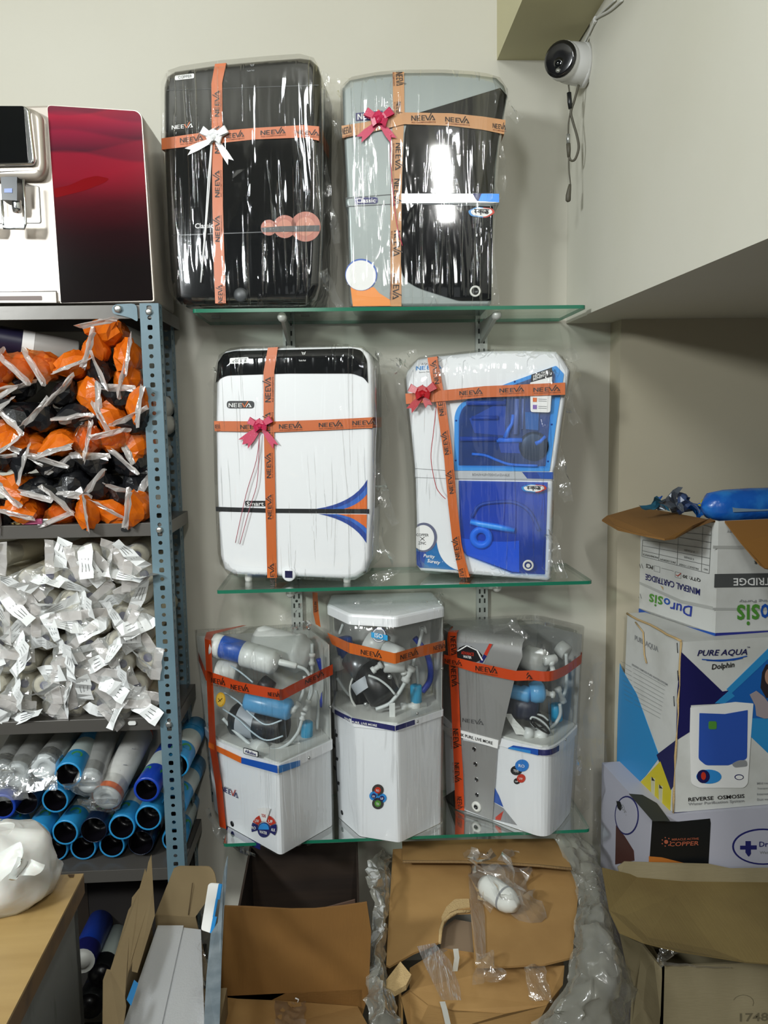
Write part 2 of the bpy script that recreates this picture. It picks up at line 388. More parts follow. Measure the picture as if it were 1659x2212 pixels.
def wrap(pl, px, depth, parent, seed=1, off=.004, grow=.004, flare=.02, zmin=None, tufts=(), mat=None, N=56, R=9):
    """film pulled over a thing: loose front sheet, slack sides and gathered corners"""
    mat = mat or WRAP
    uv = [pl.uv(*p) for p in px]
    if zmin is not None: uv = [(u, max(v, zmin - pl.o.z)) for u, v in uv]
    n = len(uv); seg = [math.hypot(uv[(i + 1) % n][0] - uv[i][0], uv[(i + 1) % n][1] - uv[i][1]) for i in range(n)]; T = sum(seg); res = []
    i = 0; acc = 0.
    for k in range(N):
        t = T * k / N
        while acc + seg[i] < t: acc += seg[i]; i += 1
        f = (t - acc) / (seg[i] or 1); a, b = uv[i], uv[(i + 1) % n]; res.append((a[0] + (b[0] - a[0]) * f, a[1] + (b[1] - a[1]) * f))
    cx = sum(p[0] for p in res) / N; cy = sum(p[1] for p in res) / N; mb = MB(); loops = []
    out = inset(res, -grow)
    for d, fl in ((-depth, flare), (-depth * .55, flare * .6), (-depth * .2, flare * .2)):
        loops.append([])
        for k, (u, v) in enumerate(out):
            q = fbm((u * 30, v * 30, d * 20), 1, seed) * .7 + .25
            u2, v2 = u + (u - cx) / .2 * fl * max(q, 0), v + (v - cy) / .3 * fl * max(q, 0)
            if zmin is not None: v2 = max(v2, zmin - pl.o.z)
            loops[-1].append(pl.at(u2, v2, d))
    for k in range(R):
        sc = 1 - k / R
        loops.append([pl.at(cx + (u - cx) * sc, cy + (v - cy) * sc, (off if k else .001) + (.0022 * fbm((u * sc * 40, v * sc * 9, 0), 1, seed) if k else 0)) for u, v in out])
    mb.rings(loops, mat, True); mb.add(loops[-1], [tuple(range(N))], mat)
    for (p, q, w, dd) in tufts:
        a, b = pl(p[0], p[1], -dd), pl(q[0], q[1], -dd * 1.5); s_ = (b - a).cross(pl.n).normalized() * w
        crumple(mb, quadfn(a, b, b + s_ * .6, a + s_), 7, 5, w * .35, 38, seed + int(p[0]), WRAP2)
    return mb.build('plastic_wrap', parent)

def ribbon(name, pl, sec, mat, parent, off=.0025, words=(), vertical=True, back=.06, ends=(True, True)):
    """printed satin ribbon lying on the front; sec = list of edge pairs (px); words = (px origin, px end, px top) logos"""
    mb = MB(); A = []
    a0 = [(pl(p[0], p[1], off), pl(q[0], q[1], off)) for p, q in sec]
    if ends[0]: A.append(tuple(p - pl.n * back for p in a0[0]))
    A += a0
    if ends[1]: A.append(tuple(p - pl.n * back for p in a0[-1]))
    for d in (0, -.0006):
        vs_ = [p + pl.n * d for ab in A for p in ab]
        mb.add(vs_, [(2 * i, 2 * i + 1, 2 * i + 3, 2 * i + 2) for i in range(len(A) - 1)], mat, False)
    r = mb.build(name, parent)
    if words:
        for wd_ in words:
            lt = MB(); lt.gid = 1; lt.depth = 1
            P0, Px, Py = (pl(p[0], p[1], off + .0012) for p in wd_[:3])
            lt.logo(P0, Px, Py, INK)
            ex, ey = Px - P0, Py - P0
            lt.text('RO COMPONENTS', P0 - ey * .5 + ex * .02, P0 - ey * .5 + ex * 1.0, P0 - ey * .22 + ex * .02, INKF)
            lt.build('lettering', r)
    return r
def bow(pl, px, size, mat, parent, seed, tails, strings=(), mat_s=None, off=.004):
    """pull bow: puffed loops, notched tails and thin strings; px = knot"""
    rnd = random.Random(seed); c = pl(px[0], px[1], off); mb = MB()
    for ang, ln in ((150, 1.0), (30, 1.0), (115, .55), (65, .5), (200, .5), (-15, .5)):
        a = math.radians(ang + rnd.uniform(-6, 6)); d = pl.u * math.cos(a) + pl.v * math.sin(a); w = d.cross(pl.n) * size * .24
        for k in (1, -1):
            pts = [(0, .0), (.45, .012), (.95, .006), (1.0, .0)]
            vs_ = []
            for t, h in pts:
                q = c + d * size * ln * t + pl.n * (h * k * .5 + .006); ww = w * (.5 + .6 * t)
                vs_ += [q - ww, q + ww]
            mb.add(vs_, [(0, 1, 3, 2), (2, 3, 5, 4), (4, 5, 7, 6)], mat, False)
    for (tx, ty) in tails:
        e = pl(tx, ty, off + .002); d = e - c; w = d.cross(pl.n).normalized() * size * .24
        mb.add([c - w * .5, c + w * .5, c + d * .6 + w, c + d * .6 - w, e + w, e - w, e - d * .16],
               [(0, 1, 2, 3), (3, 2, 6), (2, 4, 6), (3, 6, 5)], mat, False)
    mb.lathe(c, pl.n, [(size * .16, 0), (size * .2, .006), (size * .14, .012), (0, .014)], mat, 8)
    b = mb.build('bow', parent)
    if strings:
        st = MB()
        for s_ in strings:
            P = spline([pl(p[0], p[1], off + .001) for p in s_[0]], 5); st.tube(P, s_[1] / 2, mat_s or mat, 4)
        st.build('curling_string', b)
    return b
# ------------------------------------------------------------------ the room
WALLP = pm('cream_wall_paint', 'BCB9AD', .6, bump=((14, 14, 14), .05), var=((1.6, 1.6, 1.6), 'B5B1A3', .4, .8))
WALLA = pm('warm_grey_alcove_wall', 'B2AA95', .65, bump=((14, 14, 14), .05), var=((1.6, 1.6, 1.6), 'A8A08A', .4, .8))  # alcove wall tone, darker and warmer than the back wall
WALLR = pm('white_wall_paint', 'CBC9BD', .6, bump=((14, 14, 14), .05), var=((1.6, 1.6, 1.6), 'C2C0B0', .4, .8))
BEAMP = pm('olive_cream_paint', 'B9B38F', .6)
FLOORM = pm('grey_floor_tile', '8C887C', .3, var=((3, 3, 3), '7C786C', .3, .8))
def structure(name, fn):
    mb = MB(); fn(mb); return mb.build(name, kind='structure')
CEIL = 3.1
XA = on_y(1225, 500, 0).x
XB = XA - .004; YB = on_x(1268, 500, XB).y
zl_back = on_y(1226, 699, 0).z
pf = on_x(1659, 515, XB); zl_front = zl_back + (pf.z - zl_back) * 3.0 / abs(pf.y); yl_front = -3.0
KS = (zl_front - zl_back) / 3.0
XSTEP = on_y(1313, 1100, 0).x
structure('wall_back', lambda m: m.box((-.4, .05, CEIL / 2), (4.6, .1, CEIL), WALLP))
def loft(m):
    top = [V((XA, 0, CEIL)), V((XA, YB, CEIL)), V((XB, YB - .003, CEIL)), V((XB, yl_front, CEIL)), V((XB + 1.2, yl_front, CEIL)), V((XB + 1.2, 0, CEIL))]
    bot = [V((XA, 0, zl_back)), V((XA, YB, zl_back - YB * KS)), V((XB, YB - .003, zl_back - YB * KS)), V((XB, yl_front, zl_front)), V((XB + 1.2, yl_front, zl_front)), V((XB + 1.2, 0, zl_back))]
    m.prism(bot, top, WALLR)
structure('wall_right', loft)
structure('wall_alcove', lambda m: m.box(((XSTEP + 1.9) / 2, -.04, zl_back / 2 + .03), (1.9 - XSTEP, .08, zl_back + .06), WALLA))
bz = on_y(1070, 130, 0).z; bx = on_y(1070, 130, 0).x
structure('trim_1', lambda m: m.box(((bx + XB) / 2 + .002, -.9, (bz + CEIL) / 2), (XB - bx - .004, 1.8, CEIL - bz), BEAMP))
structure('floor', lambda m: m.box((-.4, -3.0, -.05), (4.6, 6.2, .1), FLOORM))
structure('ceiling', lambda m: m.box((-.4, -2.4, CEIL + .05), (4.6, 4.9, .1), WALLP))

# ------------------------------------------------------------------ glass shelves, uprights, brackets
YF = -.25
Z_TOP = on_y(850, 663, YF).z; Z_MID = on_y(875, 1265, YF).z; Z_BOT = on_y(1052, 1800, YF).z
SHELVES = []
def glass_shelf(z, x0, x1, label):
    b = V(((x0 + x1) / 2, (YF - .012) / 2, z)); t = thing('glass_shelf', b, label, 'shelf', 'green edged glass shelves')
    pl2 = rpoly([(x0, -.012), (x1, -.012), (x1, YF), (x0, YF)], [0, 0, .014, .008], 4); th = .008
    m = MB(); m.add([V((x, y, z)) for x, y in pl2], [tuple(range(len(pl2)))], GLASS); m.add([V((x, y, z - th)) for x, y in pl2], [tuple(range(len(pl2)))], GLASS)
    m.build('glass_panel', t)
    e = MB(); e.rings([[V((x, y, z)) for x, y in pl2], [V((x, y, z - th)) for x, y in pl2]], GREEN_EDGE, False); e.build('polished_edge', t)
    return t
xl = lambda px, py: on_y(px, py, YF).x
glass_shelf(Z_TOP, xl(415, 663), xl(1267, 664), 'topmost glass shelf, holding the black and the grey purifier')
glass_shelf(Z_MID, xl(468, 1277), xl(1281, 1254), 'middle glass shelf, holding two white purifiers tied with orange ribbon')
glass_shelf(Z_BOT, xl(482, 1816), xl(1276, 1790), 'lowest glass shelf, holding three purifiers with clear covers')
ALU = pm('white_painted_upright', 'B9BBB5', .4, metal=.2)
SLOTM = pm('upright_slot_dark', '2A2C28', .6)
def upright(px, py, label):
    x = on_y(px, py, 0).x; t = thing('shelf_upright', (x, 0, .35), label, 'upright', 'slotted wall uprights')
    z0, z1 = .35, Z_TOP + .02; m = MB(); m.box((x, -.0015, (z0 + z1) / 2), (.030, .003, z1 - z0), ALU)
    for s_ in (-1, 1): m.box((x + s_ * .0138, -.007, (z0 + z1) / 2), (.0024, .011, z1 - z0), ALU)
    m.box((x, -.010, (z0 + z1) / 2), (.026, .003, z1 - z0), ALU); m.build('channel', t)
    k = 0; z = z0 + .02; sl = MB()
    while z < z1 - .01:
        for s_ in (-1, 1): sl.box((x + s_ * .0065, -.0118, z), (.004, .001, .012), SLOTM)
        if k % 3 == 2: sl.lathe((x, -.0125, z + .0125), (0, 1, 0), [(0, 0), (.0035, 0), (.0035, .002)], SLOTM, 8)
        k += 1; z += .025
    o = sl.build('slot', t); o['kind'] = 'stuff'
    return x
UX = [upright(641, 1290, 'left slotted upright, screwed to the wall behind the white purifier'),
      upright(1040, 1290, 'right slotted upright, screwed to the wall behind the blue windowed purifier')]
for zz, nm in ((Z_TOP, 'topmost'), (Z_MID, 'middle'), (Z_BOT, 'lowest')):
    for x, sd in zip(UX, ('left', 'right')):
        t = thing('shelf_bracket', (x, -.012, zz - .009), '%s bracket arm carrying the %s glass shelf' % (sd, nm), 'bracket', 'glass shelf bracket arms')
        m = MB(); a = [V((x - .004, y, z)) for y, z in ((-.012, zz - .0095), (-.215, zz - .0095), (-.215, zz - .022), (-.10, zz - .045), (-.012, zz - .06))]
        m.prism(a, [p + V((.008, 0, 0)) for p in a], ALU); m.build('arm', t)
        e = MB(); e.lathe((x, -.205, zz - .0165), (0, -1, 0), [(0, 0), (.009, .001), (.0105, .006), (.0105, .022), (.007, .027), (0, .028)], ALU, 12); e.build('end_cap', t)

# ------------------------------------------------------------------ slotted angle rack
POSTM = pm('teal_grey_painted_steel', '5D7682', .38, bump=((60, 60, 60), .06), var=((9, 9, 9), '6A838E', .4, .8))
RSHELF = pm('dark_grey_painted_steel', '5E5B57', .33, metal=.35, bump=((40, 40, 40), .03))
RF = -.272
XC = on_y(347, 760, RF).x; XBK = on_y(391, 1000, -.02).x
RZ = [on_y(170, y, RF).z for y in (659, 1133, 1556, 1884)] + [.10]
rack = thing('slotted_angle_rack', (XC - .45, -.14, 0), 'teal grey slotted steel rack packed with bagged filters, left of the glass shelves', 'rack')
def holed_flange(mb, o, u, w, z0, z1, n, mat):
    """perforated strip: o bottom corner, u unit across, width w; alternating round and slotted holes"""
    th = .0022; h = .0205; K = 12; nz_ = int((z1 - z0) / h); h = (z1 - z0) / nz_
    for k in range(nz_):
        c = o + u * (w * .5) + V((0, 0, h * (k + .5))); hole, rim = [], []
        for i in range(K):
            a = 2 * math.pi * (i + .5) / K; ca, sa = math.cos(a), math.sin(a)
            if k % 2: hx, hy = .0046 * ca, .0046 * sa
            else: hx, hy = math.copysign(.0056 * abs(ca) ** .5, ca), math.copysign(.0056 * abs(sa) ** .5, sa)
            s_ = min(w / 2 / max(abs(ca), 1e-6), h / 2 / max(abs(sa), 1e-6)); hole.append((hx, hy)); rim.append((ca * s_, sa * s_))
        # make the outline pass through the corners
        for cx_ in (-1, 1):
            for cy_ in (-1, 1):
                i = min(range(K), key=lambda q: math.hypot(rim[q][0] / w - cx_ * .5, rim[q][1] / h - cy_ * .5)); rim[i] = (cx_ * w / 2, cy_ * h / 2)
        L_ = [[c + u * x + V((0, 0, z)) for x, z in q] for q in (rim, hole)]
        L_.append([p - n * th for p in L_[1]])
        mb.rings(L_, mat, False)
def post(xc, yc, sx, sy, z1, label=None):
    """L section, corner at (xc, yc); flanges run to sx in x and sy in y"""
    mb = MB(); w = .041
    holed_flange(mb, V((xc + (sx * w if sx < 0 else 0), yc, 0)), V((1, 0, 0)), w, 0, z1, V((0, -1, 0)), POSTM)
    holed_flange(mb, V((xc, yc + (sy * w if sy < 0 else 0), 0)), V((0, 1, 0)), w * (.8), 0, z1, V((1, 0, 0)), POSTM)
    return mb.build('post', rack, label=label)
ZT = on_y(320, 655, RF).z
post(XC, RF, -1, 1, ZT); post(XBK, -.03, -1, -1, ZT)
for xx, yy, sy in ((XC - .92, RF, 1), (XC - .92, -.03, -1)): post(xx, yy, 1, sy, ZT)
for z in RZ:
    m = MB(); x0, x1, y0, y1 = XC - .915, XC - .004, RF + .004, -.035; lip = .030
    m.box(((x0 + x1) / 2, (y0 + y1) / 2, z - .001), (x1 - x0, y1 - y0, .002), RSHELF)
    for y in (y0, y1): m.box(((x0 + x1) / 2, y, z - lip / 2), (x1 - x0, .002, lip), RSHELF, bev=.0008)
    for x in (x0, x1): m.box((x, (y0 + y1) / 2, z - lip / 2), (.002, y1 - y0, lip), RSHELF)
    m.build('shelf_tray', rack)
    b = MB()
    for y, ny in ((RF, -1),):
        b.lathe((XC - .021, y, z - .016), (0, ny, 0), [(.0075, 0), (.0075, .005), (.005, .0065), (0, .0065)], STEEL, 6); b.build('bolt', rack)
    b = MB(); b.lathe((XBK, -.055, z - .016), (1, 0, 0), [(.0075, 0), (.0075, .005), (.005, .0065), (0, .0065)], STEEL, 6); b.build('bolt', rack)
plr = Plane(V((XC - .5, RF, 1)), V((XC, RF, 1)))
g = MB(); gp = rpoly([zk(985, 70), zk(1170, 62), zk(1180, 225), zk(1130, 190), zk(1040, 165), zk(965, 150), zk(955, 100)], 12, 3)
g.plate([plr(p[0], p[1], .003) for p in gp], V((0, .003, 0)), POSTM); g.build('gusset_plate', rack)
b = MB(); b.lathe(plr(*zk(1012, 110), .003), (0, -1, 0), [(.0085, 0), (.0085, .006), (.006, .0075), (0, .0075)], STEEL, 6); b.build('bolt', rack)
# tray slot seen right of the lip
for (px, py) in (zl(1068, 93), zl(1128, 1745)):
    c = plr(px, py, .002); s_ = MB(); s_.prism([c + V((x, 0, z)) for x, z in rpoly([(-.009, -.0045), (.009, -.0045), (.009, .0045), (-.009, .0045)], .0045, 4)],
        [c + V((x, .003, z)) for x, z in rpoly([(-.009, -.0045), (.009, -.0045), (.009, .0045), (-.009, .0045)], .0045, 4)], BLACKS if py < 1300 else WPRINT); s_.build('tray_slot', rack)

# ------------------------------------------------------------------ ceiling beam cable and camera
t = thing('security_camera', on_x(1270, 141, XB), 'white dome security camera with black lens, mounted high on the right wall', 'camera')
c = on_x(1266, 141, XB); c.x = XB
CAMW = pm('camera_white', 'DADADA', .35)
m = MB(); m.lathe(c, (-1, 0, 0), [(0, .0), (.047, .0), (.047, .008), (.0445, .012)], CAMW, 28); m.build('base_plate', t)
m = MB(); ax = V((-.90, -.43, -.04)).normalized(); c2 = c + V((-.008, 0, 0)); ex = V((-.62, -.78, -.10)).normalized(); c3 = c2 + ax * .052 - ex * .048
m.lathe(c2, ax, [(.044, -.004), (.0445, .02), (.043, .042), (.041, .05)], CAMW, 28); m.build('dome_housing', t)
m = MB(); m.lathe(c3, ex, [(.039, .038), (.0415, .053), (.040, .056), (.0405, .066), (.038, .074), (.033, .079)], CAMW, 28); m.build('eyeball', t)
LENS = pm('dark_lens_plastic', '121214', .15, coat=.6)
m = MB(); m.lathe(c3, ex, [(.0385, .0745), (.036, .0785), (.030, .080), (.012, .079), (0, .079)], LENS, 28); m.build('lens_window', t)
m = MB(); m.lathe(c3 + V((0, .004, -.008)), ex, [(.012, .080), (.011, .083), (.006, .084), (0, .083)], BLACK, 16)
m.lathe(c3 + V((-.001, .004, -.024)), ex, [(.005, .080), (.005, .083), (0, .084)], STEEL, 10); m.build('lens', t)
plx = Plane(V((XB, -.05, 2)), V((XB, -.2, 2)))
m = MB(); yb = -.175
def cp(x, y): 
    p = on_y(*zq(x, y), yb); p.x = min(p.x, XA - .008); return p
CORD = pm('camera_cord_grey', '4E4A3E', .6)
tt = thing('camera_pigtail_cord', cp(545, 505), 'dark pigtail cord with plugs dangling below the security camera', 'cord')
m.tube(spline([cp(485, 500), cp(490, 540), cp(492, 600), cp(497, 650), cp(486, 720), cp(483, 800)], 5), .0018, CORD, 6)
m.tube(spline([cp(545, 500), cp(520, 590), cp(500, 660), cp(512, 720), cp(535, 800), cp(545, 870), cp(525, 935), cp(500, 945), cp(487, 915)], 5), .0028, CORD, 6)
m.tube(spline([cp(487, 915), cp(488, 1000), cp(496, 1080), cp(492, 1100)], 5), .0016, CORD, 6); m.build('cable', tt)
m = MB(); m.tube([cp(488, 545), cp(492, 600), cp(496, 640)], [.0052, .0055, .0045], BLACKS, 8)
m.build('plug', tt)
m = MB(); m.tube([cp(483, 790), cp(484, 845)], .0042, STEEL, 8); m.tube([cp(484, 845), cp(486, 880), cp(487, 925)], [.005, .005, .0035], CORD, 8); m.build('connector', tt)
m = MB(); m.tube([cp(494, 1085), cp(490, 1110), cp(484, 1150), cp(483, 1180), cp(484, 1188)], [.003, .0045, .0062, .0062, .003], CORD, 8); m.build('power_jack', tt)
wz = lambda x, y: on_x(*zq(x, y), XB - .004)
t = thing('wall_cable', wz(640, 120), 'thin cream cable clipped along the beam corner above the security camera', 'cable')
m = MB(); m.tube(spline([wz(800, 0), wz(730, 60), wz(655, 102), wz(640, 125), wz(600, 210), wz(575, 262)], 5), .0028, OFFW, 6); m.build('cable_run', t)
m = MB(); m.tube(spline([wz(760, 0), wz(700, 55), wz(655, 98), wz(630, 130)], 5), .0022, OFFW, 6); m.build('cable_run', t)
m = MB(); m.box(wz(640, 118), (.006, .012, .012), WPRINT, bev=.001); m.build('cable_clip', t)
# ------------------------------------------------------------------ purifiers on the two upper shelves
def zz_(f, pts): return [f(x, y) for x, y in pts]
def secs(f, L_): return [(f(*a), f(*b)) for a, b in L_]
def wds(f, L_): return [tuple(f(*p) for p in w) for w in L_]
SW_HI = [[(0, .85), (1, .85)], [(.05, .85), (.13, .72), (.05, .52), (.14, .3)], [(.07, .52), (.24, .52)],
         [(.44, .85), (.44, .08)], [(.44, .55), (.34, .68), (.27, .55), (.33, .4), (.44, .5)],
         [(.5, .62), (.66, .62)], [(.53, .62), (.54, .38), (.64, .34), (.68, .5)],
         [(.82, .85), (.8, .7), (.92, .64), (.9, .52), (.77, .52), (.74, .3), (.86, .22), (.95, .36), (.86, .46), (.78, .38)]]
def hindi_badge(name, f, pl, x0, y0, x1, y1, parent):
    """cloud shaped badge reading the Hindi word for clean"""
    cx, cy, w, h = (x0 + x1) / 2, (y0 + y1) / 2, (x1 - x0) / 2, (y1 - y0) / 2
    def cloud(k): return zz_(f, [(cx + w * k * (math.cos(a)), cy + h * k * (math.sin(a) * (1 if math.sin(a) > 0 else .8)) + h * .08 * math.cos(5 * a)) for a in [2 * math.pi * i / 26 for i in range(26)]])
    m = MB(); L_ = cloud(1.22); half = [p for p in L_ if p[0] <= f(cx, 0)[0] + 2]; oth = [p for p in L_ if p[0] >= f(cx, 0)[0] - 2]
    flat(m, pl, L_, SKY, .0016); flat(m, pl, oth, RPRINT, .0018); flat(m, pl, cloud(1.0), WPRINT, .0022)
    P = [pl(*f(x, y), .0034) for x, y in ((x0 + w * .3, y1 - h * .25), (x1 - w * .3, y1 - h * .25), (x0 + w * .3, y0 + h * .35))]
    m.strokes(SW_HI, .033, *P, INKB, .6); return m.build(name, parent)

# --- gloss black purifier
pA = plane_y(za(200, 2045), za(1250, 2035), -.185, -.232)
outA = zz_(za, [(75, 330), (100, 255), (165, 215), (500, 165), (900, 128), (1150, 110), (1235, 122), (1290, 175), (1312, 260), (1310, 700), (1308, 1300), (1285, 1900), (1255, 2000), (1215, 2050), (205, 2052), (150, 1990), (128, 1850), (105, 1500), (80, 900)])
A = thing('water_purifier', pA.at(.16, Z_TOP - pA.o.z, -.07), 'gloss black water purifier with white bow on the topmost glass shelf', 'purifier')
m = MB(); slab(m, pA, outA, .045, .016, BLACK, Z_TOP); m.build('front_shell', A)
m = MB(); o2 = [((x - 490) * .985 + 490, y + 3) for x, y in outA]; slab(m, pA, o2, .125, .004, BLACKS, Z_TOP, front=-.046); m.build('rear_case', A)
m = MB()
for (y, x0, x1, w) in ((368, 110, 1300, 5), (1503, 150, 1290, 7)):
    flat(m, pA, zz_(za, [(x0, y + (x0 - x1) * -.01), (x1, y - 30), (x1, y - 30 + w), (x0, y + w + 12)]), BLACKS, .0008)
m.build('panel_seam', A)
m = MB(); COP2 = pm('print_copper_light', 'B8745A', .3)
for cx, cy, r in ((910, 1458, 62), (1035, 1450, 90), (1198, 1450, 118)):
    flat(m, pA, zz_(za, circ(cx, cy, r, 28)), COPPER, .0012); flat(m, pA, zz_(za, circ(cx, cy, r * .62, 24)), COP2, .0016)
flat(m, pA, zz_(za, [(850, 1460), (1000, 1448), (1308, 1440), (1308, 1487), (1000, 1492), (862, 1494)]), pm('print_charcoal', '26241F', .4), .0022)
m.build('bubble_print', A)
m = MB(); flat(m, pA, rpoly(zz_(za, [(175, 268), (325, 250), (325, 288), (175, 305)]), 3, 3), WPRINT); m.text('COPPER', *[pA(*za(x, y), .0024) for x, y in ((200, 295), (310, 282), (200, 272))], GPRINT); m.build('copper_badge', A)
m = MB(); m.logo(*[pA(*za(x, y), .0015) for x, y in ((150, 690), (320, 672), (150, 660))], WPRINT, OPRINT)
m.text('Classic', *[pA(*za(x, y), .0015) for x, y in ((332, 1465), (476, 1460), (332, 1425))], WPRINT)
m.text('Tank Full', *[pA(*za(x, y), .0015) for x, y in ((738, 238), (796, 232), (738, 226))], GPRINT)
m.strokes([[(0, 1), (.3, 0), (.8, 0), (1, 1)], [(.1, .7), (.9, .7)], [(.2, .4), (.8, .4)]], .06, *[pA(*za(x, y), .0015) for x, y in ((765, 195), (795, 192), (765, 178))], GPRINT); m.build('lettering', A)
m = MB(); c = pA(*za(690, 1985), 0); m.lathe(c, pA.n, [(.016, -.002), (.016, .003), (.012, .006), (0, .006)], DKGREY, 18); m.build('drain_cap', A)
m = MB()
for u in (.05, .27): m.box(pA.at(u, 0, -.12) * 1 + V((0, 0, Z_TOP + .004 - pA.o.z)), (.02, .02, .008), BLACKS)
m.build('foot', A)
ribbon('ribbon', pA, secs(za, [((490, 178), (578, 170)), ((462, 330), (546, 325)), ((465, 700), (548, 690)), ((470, 1300), (552, 1295)), ((480, 1750), (565, 1745)), ((492, 2052), (575, 2050))]), ORANGE_R, A,
       words=wds(za, [((524, 592), (524, 385), (489, 592)), ((526, 880), (526, 660), (490, 880)), ((526, 1222), (524, 1010), (492, 1222)), ((530, 1570), (526, 1362), (495, 1570)), ((550, 2048), (548, 1905), (516, 2048))]), back=.1)
ribbon('ribbon', pA, secs(za, [((72, 762), (75, 850)), ((400, 715), (400, 812)), ((800, 680), (800, 770)), ((1180, 658), (1180, 755)), ((1304, 668), (1304, 780))]), ORANGE_R, A, off=.0035,
       words=wds(za, [((218, 797), (402, 775), (218, 762)), ((560, 765), (722, 748), (560, 730)), ((848, 737), (1046, 722), (848, 703)), ((1118, 728), (1308, 742), (1118, 697))]), back=.13)
bow(pA, za(492, 765), .034, pm('white_bow_ribbon', 'E2E3E4', .4), A, 3, [za(268, 870), za(618, 955)],
    [([za(465, 810), za(440, 1100), za(418, 1450), za(382, 1890)], .004), ([za(470, 810), za(452, 1100), za(425, 1450), za(385, 1880)], .003)])
wrap(pA, outA, .17, A, 4, zmin=Z_TOP, flare=.03, tufts=[(za(1250, 150), za(1400, 260), .045, .02), (za(1330, 300), za(1470, 620), .03, .06), (za(1330, 1750), za(1480, 2050), .03, .03), (za(1340, 200), za(1540, 160), .012, .06), (za(1330, 900), za(1430, 1500), .025, .05)])

# --- grey purifier with black panels
pB = plane_y(zb(170, 1495), zb(1000, 1490), -.205, -.222)
outB = zz_(zb, [(108, 190), (150, 142), (300, 112), (450, 97), (700, 95), (880, 105), (1030, 127), (1078, 175), (1098, 240), (1075, 360), (1050, 480), (1030, 650), (1022, 820), (1045, 832), (1045, 888), (1012, 900), (1008, 1200), (1002, 1478), (982, 1500), (172, 1500), (155, 1480), (148, 1200), (140, 905), (128, 895), (128, 850), (138, 840), (130, 700), (118, 480)])
B = thing('water_purifier', pB.at(.16, Z_TOP - pB.o.z, -.07), 'grey water purifier with glossy black panels and a pink bow, right on the topmost shelf', 'purifier')
m = MB(); slab(m, pB, outB, .16, .008, GREYP, Z_TOP); m.build('body', B)
m = MB(); flat(m, pB, zz_(zb, [(560, 346), (1052, 196), (1090, 240), (1062, 380), (1040, 500), (1018, 660), (1012, 822), (464, 826), (470, 650), (480, 470), (500, 378), (525, 355)]), BLACK, .003, .003); m.build('upper_panel', B)
m = MB(); flat(m, pB, rpoly(zz_(zb, [(464, 890), (1008, 900), (996, 1465), (800, 1465), (560, 1390), (480, 1340), (458, 1270)]), [2, 3, 2, 8, 20, 10, 16], 4), BLACK, .003, .003); m.build('lower_panel', B)
m = MB(); flat(m, pB, zz_(zb, [(462, 828), (1044, 830), (1044, 880), (462, 884)]), pm('bright_silver_band', 'C9CDD0', .22, metal=.8), .004, .004)
flat(m, pB, zz_(zb, [(890, 828), (1044, 829), (1044, 879), (912, 872)]), pm('print_metallic_blue', '2567B8', .25, metal=.4), .0048)
flat(m, pB, zz_(zb, [(885, 828), (940, 828), (920, 872), (908, 868)]), NAVY, .0052); m.build('chrome_band', B)
m = MB()
for L_ in ([(130, 852), (400, 830)], [(135, 902), (400, 888)], [(400, 888), (1045, 890)]):
    (x0, y0), (x1, y1) = L_; flat(m, pB, zz_(zb, [(x0, y0 - 2), (x1, y1 - 2), (x1, y1 + 3), (x0, y0 + 3)]), DKGREY, .0008)
m.build('seam', B)
m = MB(); flat(m, pB, rpoly(zz_(zb, [(180, 850), (322, 846), (322, 884), (180, 890)]), 6, 4), NAVY); m.text('Classic', *[pB(*zb(x, y), .003) for x, y in ((194, 882), (308, 880), (194, 854))], WPRINT); m.build('name_badge', B)
m = MB(); flat(m, pB, zz_(zb, [(188, 345), (350, 330), (350, 380), (190, 392)]), NAVY); m.logo(*[pB(*zb(x, y), .003) for x, y in ((200, 386), (350, 374), (200, 352))], WPRINT, OPRINT); m.build('logo_badge', B)
hindi_badge('hindi_badge', zb, Plane(pB.o + pB.n * .003, pB.o + pB.n * .003 + pB.u), 876, 906, 1004, 962, B)
m = MB(); c = pB(*zb(902, 1410), .003); m.lathe(c, pB.n, [(.0125, 0), (.0125, .004), (.0085, .004), (.0085, .001), (0, .001)], OFFW, 22, mats=[OFFW, OFFW, OFFW, BLACKS]); m.build('tap_ring', B)
m = MB(); flat(m, pB, zz_(zb, [(158, 1380), (300, 1385), (330, 1420), (395, 1460), (398, 1496), (172, 1498)]), pm('print_copper_gold', 'C77A35', .35, metal=.3), .0014)
flat(m, pB, zz_(zb, circ(222, 1310, 96, 30)), BLUE, .0018); flat(m, pB, zz_(zb, circ(220, 1314, 90, 30)), WPRINT, .0024); m.build('round_sticker', B)
ribbon('ribbon', pB, secs(zb, [((410, 102), (478, 100)), ((412, 340), (480, 338)), ((405, 520), (472, 518)), ((398, 830), (463, 828)), ((396, 1100), (462, 1100)), ((398, 1498), (462, 1498))]), ORANGE_G, B,
       words=wds(zb, [((428, 102), (432, 185), (468, 102)), ((432, 280), (426, 360), (460, 280)), ((428, 525), (424, 690), (462, 525)), ((420, 738), (412, 903), (456, 738)), ((418, 1048), (412, 1203), (456, 1048)), ((416, 1305), (408, 1460), (452, 1305))]), back=.09)
ribbon('ribbon', pB, secs(zb, [((105, 425), (110, 498)), ((250, 402), (250, 470)), ((480, 345), (480, 415)), ((760, 350), (760, 425)), ((950, 370), (945, 448)), ((1082, 390), (1074, 475))]), ORANGE_G, B, off=.0055,
       words=wds(zb, [((110, 480), (165, 465), (110, 440)), ((520, 395), (665, 392), (520, 365)), ((722, 400), (868, 412), (722, 372)), ((1005, 438), (1085, 450), (1005, 410))]), back=.06)
PINK = pm('pink_bow_ribbon', 'B8264E', .35, var=((420, 420, 420), 'DD9AAE', .66, .70))
